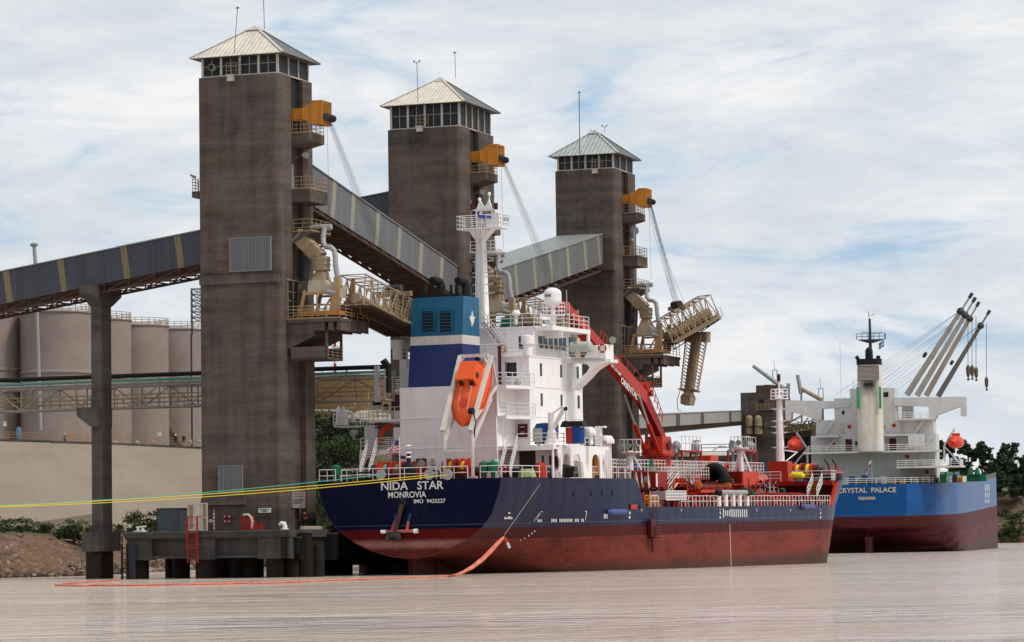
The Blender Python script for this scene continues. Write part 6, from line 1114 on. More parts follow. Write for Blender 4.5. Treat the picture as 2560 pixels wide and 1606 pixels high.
# ---------------------------------------------------------------- free fall lifeboat and its davit
def davit():
    xl,xr=2.35,5.05; B=lambda px,py,x:SX(px,py,x); mb=MB()
    for x,pb,pt in ((xl,(1106,1078),(1151,891)),(xr,(1176,1078),(1228,891))):
        a=B(*pb,x); b=B(*pt,x); a=Vector((x,a.y,a.z)); b=Vector((x,b.y,b.z)); mb.tube((x,a.y+.35,PD),(x,a.y+.35,a.z-.2),.16,8); mb.bar(a,b,.34,.34); mb.bar((x,a.y+.4,a.z-1.0),(x,b.y-.2,BD+1.5),.22,.26); mb.bar((x,a.y+.35,PD+1.6),(x,a.y+.9,a.z+1.6),.18,.2)
        if x==xr: mb.bar(b+Vector((0,.2,-.4)),(x,b.y+1.1,b.z-2.6),.16,.2); mb.bar((x,b.y+1.1,b.z-2.6),(x,a.y+1.2,a.z+1.2),.2,.24)
        mb.box(x-.35,x+.35,a.y+.1,a.y+.6,PD,PD+.2)
    t1,t2=B(1151,891,xl),B(1228,891,xr); mb.bar((xl,t1.y,t1.z),(xr,t1.y,t1.z),.3,.28); mb.bar((xl,t1.y+.7,t1.z-.5),(xr,t1.y+.7,t1.z-.5),.14,.2); a=B(1106,1128,xl); mb.bar((xl,a.y+.35,a.z),(xr,a.y+.35,a.z),.2,.3); mb.bar((xl,t1.y-.3,t1.z-.7),(xl+.5,t1.y,t1.z),.12); mb.bar((xr,t1.y-.3,t1.z-.7),(xr-.5,t1.y,t1.z),.12)
    dv=ship.part('lifeboat_davit',mb,m_fwht); mb=MB(); q=B(1184,1028,xr); mb.tube((xr-.3,q.y-.3,q.z),(xr+.15,q.y-.3,q.z),.28,12); mb.path([(xr+.1,q.y-.3,q.z-.2),(xr+.35,q.y-.3,q.z-1.0),(xr+.2,q.y-.3,q.z-1.6),(xr+.05,q.y,q.z-2.5),(xr+.0,q.y-.5,q.z-4)],.05,6); mb.ball((xl+1.6,t1.y+.1,t1.z-.3),.24,8); mb.bar((xl+.8,t1.y+.4,t1.z-.75),(xr-.7,t1.y+.4,t1.z-.65),.12,.2); ship.part('winch_motor',mb,m_black,parent=dv)
    # boat: axis a from bow (low, aft) to stern (high, forward)
    tip=B(1155,1064,3.7); O=Vector((3.7,tip.y,tip.z)); end=B(1178,905,3.7); ax=(Vector((3.7,end.y+1.2,end.z-.35))-O); L=ax.length; ax.normalize(); nn=Vector((0,-ax.z,ax.y)); ex=Vector((1,0,0))
    th=Thing('free_fall_lifeboat','orange enclosed lifeboat hanging bow down in the white frame behind the funnel','lifeboat',NS,tuple(O)); T=lambda s,u,n: O+ax*s+ex*u+nn*n
    prof=[(s_,w_*1.27,d_*1.3,u_*1.25) for s_,w_,d_,u_ in [(0,.03,.05,.0),(.25,.3,.3,.16),(.6,.58,.55,.34),(1.1,.88,.80,.55),(1.8,1.14,1.0,.72),(2.6,1.27,1.08,.80),(3.6,1.30,1.1,.82),(4.6,1.28,1.08,.82),(5.4,1.22,1.0,.80),(6.0,1.1,.85,.75),(L,.95,.7,.65)]]
    mb=MB(); n=20; prof=[p for p in prof[:-1] if p[0]<L-.2]+[prof[-1]]
    for s,w,dn,up in prof:
        for k in range(n):
            a=2*math.pi*k/n; c,sn=math.cos(a),math.sin(a); u=w*(abs(c)**.75)*(1 if c>0 else -1); v=(up*abs(sn)**.8 if sn>0 else -dn*abs(sn)**1.1); mb.v.append(T(s,u,v-.15))
    m=len(prof); mb.f=[(j*n+k,j*n+(k+1)%n,(j+1)*n+(k+1)%n,(j+1)*n+k) for j in range(m-1) for k in range(n)]+[tuple(range((m-1)*n,m*n))]; mb.m=[0]*len(mb.f)
    bh=th.part('hull',mb,m_lb,smooth=True)
    mb=MB(); mb.path([T(s,w*1.02,-.15) for s,w,_,_ in prof],.05,6); mb.path([T(s,-w*1.02,-.15) for s,w,_,_ in prof],.05,6); th.part('gunwale',mb,m_org,parent=bh)
    # steering cabin
    s0,s1,s2=3.6,4.0,5.7; w=.95; mb=MB(); b4=[T(s0,-w,.6),T(s0,w,.6),T(s2,w,.6),T(s2,-w,.6)]; t4=[T(s1-.1,-w*.9,1.6),T(s1-.1,w*.9,1.6),T(s2-.1,w*.82,1.55),T(s2-.1,-w*.82,1.55)]; mb.hexa(b4,t4); cb=th.part('steering_cabin',mb,m_lb)
    mb=MB(); mb.hexa([T(s1-.25,-w,1.58),T(s1-.25,w,1.58),T(s2,w*.9,1.55),T(s2,-w*.9,1.55)],[T(s1-.2,-w*.95,1.68),T(s1-.2,w*.95,1.68),T(s2,w*.85,1.64),T(s2,-w*.85,1.64)]); th.part('cabin_roof',mb,m_lb,parent=cb)
    for u in (-.5,.5):
        mb=MB(); f=lambda k,uu:T(s0+(s1-.1-s0)*k-.02,uu,.6+1.0*k)
        mb.hexa([f(.3,u-.24),f(.3,u+.24),f(.75,u+.22),f(.75,u-.22)],[f(.3,u-.24)-ax*.03,f(.3,u+.24)-ax*.03,f(.75,u+.22)-ax*.03,f(.75,u-.22)-ax*.03]); th.part('cabin_window',mb,m_glass,parent=cb)
    mb=MB(); mb.hexa([T(4.3,w*.97,.95),T(4.75,w*.95,.95),T(4.75,w*.91,1.35),T(4.3,w*.92,1.35)],[T(4.3,w*.97+.05,.95),T(4.75,w*.95+.05,.95),T(4.75,w*.91+.05,1.35),T(4.3,w*.92+.05,1.35)]); th.part('cabin_window',mb,m_glass,parent=cb)
    mb=MB(); z=.66; 
    for u in (-.48,.48): mb.path([T(1.3,u*.9,.58),T(2.2,u,.8),T(3.4,u*1.05,.92)],.03,5)
    mb.path([T(1.25,-.5,.42),T(1.25,.5,.42)],.035,5); mb.tube(T(3.4,.5,.7),T(3.4,.5,1.0),.09,8); th.part('grab_rail',mb,m_fwht,parent=bh)
    mb=MB(); mb.lathe((0,0,0),[(.42,0),(.42,.08),(0,.1)],18); mb.v=[tuple(T(1.9+v[1],v[0]*1.0,.72+v[2]+.2*v[1])) for v in mb.v]; th.part('hatch',mb,m_org,parent=bh)
davit()
# ---------------------------------------------------------------- deck: catwalk, pipes, houses, crane
def foredeck():
    X0=lambda px,py:SX(px,py,0)
    cz=X0(1700,1180).z; y0,y1=29,X0(1885,1180).y; mb=MB(); mb.box(-1.2,1.2,y0,y1,cz-.2,cz); cw=ship.part('catwalk',mb,m_rdk); mb=MB()
    for x in (-1.15,1.15): mb.rail([(x,y0,cz),(x,y1,cz)],1.1,3,.95,.045)
    ship.part('catwalk_railing',mb,m_wrail,parent=cw)
    mb=MB(); [mb.bar((s*1.0,y,MD),(s*1.0,y,cz-.2),.2) for y in range(31,int(y1),5) for s in (-1,1)]; ship.part('catwalk_post',mb,m_rdk,parent=cw)
    def block(n,px0,px1,pt,x0,x1,mt,dy,zb=MD):
        a=SY(px0,pt,0); 
        yy=SX((px0+px1)/2,pt,(x0+x1)/2).y; t=SX((px0+px1)/2,pt,(x0+x1)/2).z; mb=MB(); mb.box(x0,x1,yy-dy/2,yy+dy/2,zb,t); return ship.part(n,mb,mt),yy,t
    b,yy,t=block('pump_house',1614,1650,1180,3.6,5.4,m_rdk,3.2); mb=MB(); mb.box(5.4,5.43,yy-1.5,yy-1.1,MD+.3,t-.2); ship.part('white_stripe',mb,m_pnk,parent=b); mb=MB(); mb.box(4.2,4.75,yy-1.64,yy-1.6,t-1.0,t-.45); ship.part('notice_plate',mb,m_steel,parent=b)
    b,yy,t=block('deck_store',1816,1880,1180,3.0,5.6,m_rdk,5.5); mb=MB(); mb.box(5.6,5.64,yy-2.5,yy+2.7,MD+.1,t-.03); ship.part('lit_side',mb,m_org,parent=b); mb=MB(); mb.box(3.6,4.6,yy-2.79,yy-2.75,t-.9,t-.82); mb.box(3.6,4.7,yy-2.79,yy-2.75,t-1.15,t-1.07); ship.part('lettering_line',mb,m_pnk,parent=b)  # brighter orange plate paints sunlight onto the red store's side
    mb=MB(); mb.path([(5.66,yy-.9,MD+.9),(5.66,yy-.9,t-.7)],.06,6); ship.part('grab_bar',mb,m_mar,parent=b)
    block('locker_house',1752,1784,1140,-2.5,-.8,m_org,2.4,cz-.2); 
    # raised platform railing over the manifold
    a=SX(1658,1195,4.0); c=SX(1761,1195,4.0); mb=MB(); mb.box(2.0,4.6,a.y,c.y,a.z-.15,a.z); pf=ship.part('manifold_platform',mb,m_rdk); mb=MB(); mb.rail([(2.1,a.y,a.z),(4.5,a.y,a.z),(4.5,c.y,a.z),(2.1,c.y,a.z)],1.1,3,.75,.034); mb.rail([(2.1,a.y,a.z),(2.1,c.y,a.z)],1.1,3,.6,.034); ship.part('platform_railing',mb,m_wrail,parent=pf)
    mb=MB(); [mb.bar((x,y,MD),(x,y,a.z-.1),.16) for x in (2.2,4.4) for y in (a.y+.2,(a.y+c.y)/2,c.y-.2)]; ship.part('platform_post',mb,m_rdk,parent=pf)
    # manifold pipes crossing the deck
    rd=random.Random(5); ya=SX(1726,1210,6).y; yb=SX(1800,1210,6).y; n=13
    for i in range(n):
        y=ya+(yb-ya)*i/(n-1); mb=MB(); mb.path([(-7,y,MD+2.0),(6.6,y,MD+2.0),(7.3,y,MD+1.9),(7.5,y,MD+1.2),(7.5,y,MD)],.17,8); mb.tube((6.2,y,MD+2.0),(6.35,y,MD+2.0),.34,12); mb.tube((5.2,y,MD+2.0),(5.3,y,MD+2.0),.3,12); mb.tube((5.7,y,MD+2.0),(5.7,y,MD+2.6),.06,6); ship.part('manifold_pipe',mb,m_rdk if i%3 else m_mar)
    for i in (0,n-1): y=ya+(yb-ya)*i/(n-1)-.4; mb=MB(); mb.tube((7.0,y-.1,MD+2.1),(7.0,y+.1,MD+2.1),.36,14); ship.part('yellow_flange',mb,m_yel)
    # longitudinal cargo lines
    for x in (1.8,2.3,2.8,3.4,-2,-2.6,-3.3): mb=MB(); mb.tube((x,31,MD+1.0+.25*(x%1)),(x,83,MD+1.0+.25*(x%1)),.15,8); ship.part('cargo_line',mb,m_rdk if x>0 else m_mar,smooth=True)
    # curved deck frames and arched pipes along the side
    for y in [32,33.2,34.6]+list(range(43,86,3)):
        mb=MB(); mb.path([(9.2,y,MD+.1),(8.9,y,MD+.75),(8.0,y,MD+1.15),(6.6,y,MD+1.35),(5.2,y,MD+1.2),(4.4,y,MD+.8)],.14,6); ship.part('deck_arch',mb,m_rdk if y%2 else m_redb)
    for i in range(38):
        y=rd.uniform(31.5,80); x=rd.uniform(0,8.2); z=MD+rd.uniform(.6,2.7); L=rd.uniform(1.5,7); mb=MB(); mb.path([(x,y,MD),(x,y,z-.2),(x,y+.25,z),(x,y+L,z),(x,y+L+.2,z-.2),(x,y+L+.2,MD)],rd.uniform(.06,.13),6); [mb.tube((x,y+L*k,z),(x,y+L*k+.08,z),.24,10) for k in (.2,.5,.8)]; ship.part('deck_pipe',mb,rd.choice((m_rdk,m_rdk,m_mar,m_redb)))
    for i in range(30): y=36+i*1.55; mb=MB(); mb.box(1.2,1.3,y,y+1.2,MD+.1,MD+rd.uniform(1.2,2.6)); mb.bar((1.3,y,MD+.5),(5.5,y,MD+.4),.12); ship.part('pipe_support',mb,rd.choice((m_rdk,m_mar)))
    for i in range(95):
        y=rd.uniform(31.5,83); x=rd.uniform(-6,8.6); h=rd.uniform(.5,1.9); mb=MB(); mb.tube((x,y,MD),(x,y,MD+h),rd.uniform(.07,.2),8); k=rd.random()
        if k<.4: mb.torus((x,y,MD+h),.28,.045,2,12,5)
        elif k<.7: mb.tube((x,y,MD+h),(x-.4,y,MD+h),.16,8)
        else: mb.bar((x,y,MD+h*.8),(x,y+rd.uniform(.8,2.5),MD+h*.8),.16)
        ship.part('deck_valve',mb,rd.choice((m_rdk,m_mar,m_redb,m_org,m_grn,m_rdk)))
    for i in range(16):
        y=rd.uniform(34,82); x=rd.uniform(5,8.8); mb=MB(); mb.box(x-.3,x+.3,y-.4,y+.4,MD,MD+rd.uniform(.5,1.1)); ship.part('tank_hatch',mb,rd.choice((m_rdk,m_org,m_redb,m_cable)))
    # white inclined ladders on deck
    for px,py,px2,py2,x in ((1742,1245,1718,1203,5.5),(1590,1242,1582,1205,6.5),(1618,1242,1612,1205,6),(1898,1205,1880,1180,3.4),(1663,1240,1690,1202,5.0)):
        a=SX(px,py,x); b=SX(px2,py2,x); mb=MB(); mb.stair(Vector((x,a.y,a.z)),Vector((x,b.y,b.z)),.7,(1,0,0),8,.04,.9,1); ship.part('deck_stair',mb,[m_wrail,m_yel])
    for px in (1893,1904,1915,1925,1935): 
        a=SX(px,1235,5); mb=MB(); mb.rail([(4.6,a.y,MD+.6),(5.4,a.y,MD+.6)],1.9,4,.8,.04); mb.bar((5.4,a.y,MD+2.4),(5.9,a.y,MD),.05); ship.part('hatch_guard',mb,m_wrail)
    # big rubber fender lying on deck
    mb=MB(); c0=SX(1796,1196,4.2)
    for i in range(5): mb.torus((4.2-.2*i,c0.y-1.2+i*.9,c0.z-.2*i+.1),1.05,.5,1,20,10)
    fd=Thing('tyre_fender','huge black rubber fender lying on the red deck of the tanker','fender',NS,(4,c0.y,MD),'black rubber fenders'); fd.part('tyre',mb,m_black,smooth=True); mb=MB(); [mb.box(4.0-.2*i,4.5-.2*i,c0.y-1.4+i*.9,c0.y-1.0+i*.9,c0.z+.85-.2*i,c0.z+1.6-.2*i) for i in (2,3,4)]; fd.part('chafe_strap',mb,m_yel)
    a,b=SX(1741,1229,7.5),SX(1821,1226,7.5); mb=MB(); mb.box(7.0,8.0,a.y,b.y,a.z-.15,a.z+.15); mb.box(7.4,7.6,a.y+.5,a.y+.7,MD,a.z); mb.box(7.4,7.6,b.y-.7,b.y-.5,MD,b.z); ship.part('drip_tray',mb,m_org)
    # grey crate and white fender posts at the ship's side
    a,b=SX(1664,1250,9.2),SX(1715,1250,9.2); t=SX(1690,1228,9.2).z; mb=MB(); mb.box(7.8,9.2,a.y,b.y,a.z,t); cr=ship.part('stowage_basket',mb,m_steel); mb=MB(); n=10
    for j in range(n+1): y=a.y+(b.y-a.y)*j/n; mb.box(9.2,9.25,y-.04,y+.04,a.z,t)
    for k in (0,.33,.66,1): z=a.z+(t-a.z)*k; mb.box(9.2,9.26,a.y,b.y,z-.04,z+.04)
    ship.part('basket_bars',mb,m_wht,parent=cr); mb=MB(); mb.box(8.4,8.6,a.y+.3,a.y+.5,MD,a.z); mb.box(8.4,8.6,b.y-.5,b.y-.3,MD,a.z); ship.part('basket_leg',mb,m_duct,parent=cr)
    mb=MB(); ys=[SX(p,1250,9.95).y for p in (1797,1814,1833,1849,1868)]; t=SX(1832,1232,9.95).z; [mb.tube((9.95,y,MD),(9.95,y,t),.22,10) for y in ys]; fp=ship.part('fender_post',mb,m_wht,smooth=True); mb=MB(); mb.tube((9.95,ys[0],t),(9.95,ys[-1],t),.26,12); ship.part('roller_pipe',mb,m_duct,parent=fp,smooth=True); mb=MB(); [mb.ball((9.95,y,t),.42,10) for y in (ys[0],ys[-1])]; ship.part('roller_end',mb,m_black,parent=fp)
    mb=MB(); 
    a=SX(1622,1250,9.7); b=SX(1642,1250,9.7); mb.rail([(9.7,a.y,MD),(9.7,b.y,MD)],1.1,4,.6,.07); mb.rail([(9.3,a.y,MD),(9.3,b.y,MD)],1.1,3,.6,.07); ship.part('yellow_gate',mb,m_yel)
    # light towers
    def ltower(px,py0,py1,x,n):
        a=SX(px,py1,x); t=SX(px,py0,x); mb=MB(); mb.tube((x,a.y,cz),(x,a.y,t.z-1.2),.3,10,.24); mb.bar((x-.9,a.y+.6,cz),(x-.15,a.y,t.z-1.4),.16); mb.bar((x+.9,a.y+.6,cz),(x+.15,a.y,t.z-1.4),.16); [mb.bar((x-.9+.7*k,a.y+.4,cz+(t.z-cz-1.4)*k),(x+.9-.7*k,a.y+.4,cz+(t.z-cz-1.4)*k),.08) for k in (.2,.4,.6,.8)]; mb.lathe((x,a.y,t.z-1.4),[(.2,-.4),(.9,0),(.9,.1),(0,.1)],14); lt=ship.part('light_tower',mb,m_pnk)
        mb=MB(); z=t.z-1.3; mb.rail([(x-.9,a.y-.6,z),(x+.9,a.y-.6,z),(x+.9,a.y+.6,z),(x-.9,a.y+.6,z),(x-.9,a.y-.6,z)],1.2,2,.9,.034); ship.part('tower_railing',mb,m_wrail,parent=lt)
        for k in range(n): mb=MB(); q=Vector((x-.55+k*.75,a.y-.9,z+.6)); mb.tube(q,q+Vector((0,-.35,-.08)),.2,12,.32); ship.part('floodlight',mb,m_lamp,parent=lt)
    ltower(1577,1097,1178,2.2,3); ltower(1853,1090,1178,2.6,3)
    # vent gantries
    for px0,px1,x in ((1692,1740,-1.5),(1833,1878,-2.5)):
        a=SX(px0,1158,x); b=SX(px1,1158,x); t=SX(px0,1126,x).z; tt=SX(px0,1104,x).z; mb=MB(); yy=[a.y,b.y]
        for y in yy: 
            for xx in (x-.6,x+.6): mb.bar((xx,y,cz),(xx,y,t),.2)
        mb.box(x-.7,x+.7,a.y-.2,b.y+.2,t-.15,t); gt=ship.part('vent_gantry',mb,m_redb); mb=MB(); mb.rail([(x+.6,a.y,t),(x+.6,b.y,t)],1.5,2,1.2,.034); ship.part('gantry_railing',mb,m_wrail,parent=gt); 
        for y in yy: mb=MB(); mb.tube((x,y,cz),(x,y,tt-.4),.14,8); mb.ball((x,y,tt-.5),.5,12,(1,1,1.2)); mb.tube((x,y-.9,tt-1.1),(x,y+.9,tt-1.1),.28,10); ship.part('high_velocity_vent',mb,m_duct)
    for px,mt in ((1582,m_bluep),(1622,m_grn)): a=SX(px,1176,.9); mb=MB(); mb.tube((.9,a.y,cz+.1),(.9,a.y,cz+1.2),.45,14); ship.part('chemical_drum',mb,mt,smooth=True)
    a,b=SX(1632,1166,.6),SX(1684,1166,.6); mb=MB(); mb.tube((.6,a.y,cz+.75),(.6,b.y,cz+.75),.2,10); ship.part('orange_roll',mb,m_org,smooth=True)
    for px,r in ((1815,.35),(1845,.4)): a=SX(px,1168,1.3); mb=MB(); mb.torus((1.4,a.y,cz+.55),r,.13,0,16,6); ship.part('hose_coil',mb,m_org)
    mb=MB(); a=SX(1775,1166,1.2); mb.ball((1.2,a.y,cz+.5),.6,10,(1,1.4,.7)); ship.part('orange_sack',mb,flat('orange sack',(.8,.28,.02),.8),smooth=True)
    # hose crane
    cx_,yy=0,SX(1645,1160,0).y; Tt=lambda py:SX(1645,py,0).z; mb=MB(); mb.tube((0,yy,MD),(0,yy,Tt(1140)),1.35,16); mb.tube((0,yy,Tt(1142)),(0,yy,Tt(1136)),1.7,16); pd=ship.part('crane_pedestal',mb,m_redb,smooth=True)
    mb=MB(); zb,zt=Tt(1136),Tt(1092); mb.hexa([(-1.2,yy-1.7,zb),(1.2,yy-1.7,zb),(1.2,yy+1.5,zb),(-1.2,yy+1.5,zb)],[(-.9,yy-.9,zt),(.9,yy-.9,zt),(.9,yy+1.5,zt),(-.9,yy+1.5,zt)]); ch=ship.part('crane_house',mb,m_redb); mb=MB(); mb.box(-1.25,-1.2,yy-.4,yy+.4,zb+.7,zb+2.4); mb.lathe((1.24,yy+.1,(zb+zt)/2),[(.5,0),(.5,.1),(0,.1)],14,0); mb.tube((.2,yy-1.6,zb+.9),(.2,yy-1.9,zb+1.5),.35,10); ship.part('crane_winch',mb,m_mar,parent=ch)
    H=SX(1655,1092,0); H=Vector((0,yy+.9,zt-.2)); tip=SX(1402,762,0); tip=Vector((0,tip.y,tip.z)); K=SX(1605,995,0); K=Vector((0,K.y,K.z)); 
    def beam(p,q,w,h0,h1,mt,n='crane_boom',par=None):
        d=(q-p).normalized(); s=Vector((1,0,0)); u=s.cross(d); 
        if u.z<0: u=-u
        mb=MB(); mb.hexa([p-s*w-u*h0,p+s*w-u*h0,p+s*w+u*h0,p-s*w+u*h0],[q-s*w-u*h1,q+s*w-u*h1,q+s*w+u*h1,q-s*w+u*h1]); return ship.part(n,mb,mt,parent=par),d,u
    b1,d,u=beam(H,K,.5,.38,.66,m_rdk); b2,d,u=beam(K,tip,.55,.66,.4,m_redb)
    def onb(px,py): return SX(px,py,.58)
    a=onb(1553,950); e=onb(1590,990); dd=(Vector((0,e.y-a.y,e.z-a.z))).normalized(); up=Vector((0,-dd.z,dd.y)); up=up if up.z>0 else -up; text('lettering','ORIENTAL',.95,m_let,NS,b2,ship.base,Vector((.58,a.y,a.z))-up*.3,dd,up,.02,.01,width=(onb(1593,994)-onb(1556,945)).length*1.08)
    a=onb(1528,912); text('lettering','10T 3.9-16M',.42,m_let,NS,b2,ship.base,Vector((.58,a.y,a.z))-up*.15,dd,up,.01,.01,width=(onb(1553,940)-onb(1529,912)).length)
    mb=MB(); 
    for k0,k1 in ((.02,.34),(.44,.6)):
        p=K.lerp(tip,k0)+u*.6; q=K.lerp(tip,k1)+u*.5
        for s in (-.5,.5): mb.tube(p+u*.9+Vector((s,0,0)),q+u*.9+Vector((s,0,0)),.04,5); [mb.tube(p.lerp(q,t)+Vector((s,0,0)),p.lerp(q,t)+u*.9+Vector((s,0,0)),.04,5) for t in (0,.25,.5,.75,1)]
    p=H.lerp(K,.3)+u*.4; q=K+u*.9
    for s in (-.7,.7): mb.tube(p+u*1.0+Vector((s,0,0)),q+u*1.0+Vector((s,0,0)),.045,5); mb.tube(p+u*.5+Vector((s,0,0)),q+u*.5+Vector((s,0,0)),.035,5); [mb.tube(p.lerp(q,t)+Vector((s,0,0)),p.lerp(q,t)+u+Vector((s,0,0)),.045,5) for t in (0,.2,.4,.6,.8,1)]
    ship.part('boom_railing',mb,m_redb,parent=b2); mb=MB(); mb.tube(K+u*1.2-Vector((.6,0,0)),K+u*1.2+Vector((.6,0,0)),.5,12); mb.tube(K+u*1.2+Vector((0,1.2,-.6))-Vector((.5,0,0)),K+u*1.2+Vector((.5,1.2,-.6)),.35,12); ship.part('boom_winch',mb,m_redb,parent=b1)
    for s in (-.75,.75): 
        a=Vector((s,yy-1.8,zb+.3)); m=SX(1603,1060,0); m=Vector((s,m.y,m.z)); e=K.lerp(tip,.12)+Vector((s,0,0))-u*.9; mb=MB(); mb.tube(a,m,.24,10); cyl=ship.part('luffing_cylinder',mb,m_redb); mb=MB(); mb.tube(m,e,.13,8); ship.part('piston_rod',mb,m_steel,parent=cyl)
    # foremast
    fy=SX(1952,1170,0).y; F=lambda py:SX(1952,py,0).z; mb=MB(); mb.lathe((0,fy,0),[(.5,F(1154)),(.44,F(1080)),(.36,F(1010)),(.34,F(998)),(.12,F(985)),(.1,F(955)),(.0,F(952))],8); fm=ship.part('foremast',mb,m_pnk); mb=MB(); mb.hexa([(-1.4,fy-1.2,MD),(1.4,fy-1.2,MD),(1.4,fy+1.2,MD),(-1.4,fy+1.2,MD)],[(-1.1,fy-.9,F(1154)),(1.1,fy-.9,F(1154)),(1.1,fy+.9,F(1154)),(-1.1,fy+.9,F(1154))]); ship.part('mast_house',mb,m_redb)
    mb=MB(); z=F(998); mb.lathe((0,fy,z),[(0,-.05),(1.1,-.05),(1.1,.05),(0,.05)],12); mb.rail([(1.0*math.cos(a),fy+1.0*math.sin(a),z) for a in [6.283*i/8 for i in range(9)]],1.1,3,1.5,.04)
    for py in (1022,1052,1066,1081,1118): z=F(py); mb.prism([(-1.1,z),(0,z-.3),(1.1,z),(0,z+.06)],1,fy-.15,fy+.15)
    mb.tube((0,fy+.5,F(1125)),(.0,fy+6,F(1130)),.07,6); mb.tube((0,fy+5.5,F(1132)),(0,fy+1,F(1158)),.07,6); ship.part('mast_arm',mb,m_pnk,parent=fm); mb=MB(); mb.lathe((0,fy,F(955)),[(.2,0),(.16,.7),(0,.72)],10); ship.part('red_top_lamp',mb,m_redb,parent=fm); mb=MB(); [mb.lathe((0,fy,F(952-k*4.2)),[(.22,0),(.22,.13),(0,.14)],10) for k in (0,1,2,3)]; ship.part('black_top_lamp',mb,m_black,parent=fm)
    # forecastle
    FD=SX(2080,1205,5).z; mb=MB(); ys=[87,89,91,93,95,98,101,104]; mb.add([(s*(half(y,8)-.1),y,FD) for y in ys for s in (-1,1)],[(2*i,2*i+1,2*i+3,2*i+2) for i in range(7)]); w=half(87,FD)-.1; mb.box(-w,w,86.6,87,FD-.5,FD-.0); fc=ship.part('forecastle_deck',mb,m_rdk)
    mb=MB(); w=half(88.5,MD)-.15; mb.box(-w,w,88.6,88.75,MD,FD-.05); mb.box(-w+3,-w+3.2,87,88.6,MD,FD); mb.box(1.0,1.2,87,88.6,MD,FD); ship.part('forecastle_bulkhead',mb,m_mar)
    mb=MB(); w=half(87,FD)-.25; mb.rail([(-w,86.8,FD),(3.9,86.8,FD)],1.1,3,1.2,.034); mb.rail([(5.2,86.8,FD),(w,86.8,FD),(half(89,9)-.25,88.8,FD)],1.1,3,1.2,.034); ship.part('forecastle_railing',mb,m_wrail)
    a=SY(2032,1240,82.5); mb=MB(); mb.stair(SY(2030,1242,84.2),SY(2044,1206,86.4),1.1,(1,0,0),8,.05,.95,1); ship.part('forecastle_stair',mb,[m_wrail,m_yel])
    zz=FD; 
    for px0,px1,mt,r in ((1985,1992,m_redb,.9),(1993,2003,m_yrope,.75),(2003,2008,m_redb,.9),(2010,2017,m_mar,.9),(2018,2028,m_yrope,.78),(2028,2036,m_redb,.9),(2036,2046,m_mar,.7),(2046,2060,m_cable,.45)):
        p,q=SY(px0,1180,88),SY(px1,1180,88); mb=MB(); mb.tube((p.x,88,zz+1.1),(q.x,88,zz+1.1),r,16); ship.part('anchor_winch',mb,mt,smooth=True)
    p,q=SY(1975,1196,86),SY(2010,1196,86); mb=MB(); mb.path([(p.x,86,zz+.5),(p.x+.3,86,zz+.65),(q.x-.2,86,zz+.6),(q.x,86,zz+.4)],[.25,.38,.38,.25],12); ship.part('yellow_rope_bale',mb,m_yrope,smooth=True)
    for px in (2072,2091): 
        p=SY(px,1185,91); mb=MB(); mb.tube((p.x,91,zz),(p.x,91,SY(px,1165,91).z),.16,8); fr_=ship.part('frame_post',mb,m_redb); mb=MB(); e=SY(px-11,1148,91); mb.tube((p.x,91,SY(px,1165,91).z),e,.08,6); ship.part('post_arm',mb,m_black,parent=fr_)
    for px in (2062,2074,2084,2098): p=SY(px,1200,88.5); mb=MB(); mb.tube((p.x,88.5,zz),(p.x,88.5,zz+.8),.32,12); ship.part('mooring_bitt',mb,m_cable if px%4 else m_pnk)
foredeck()
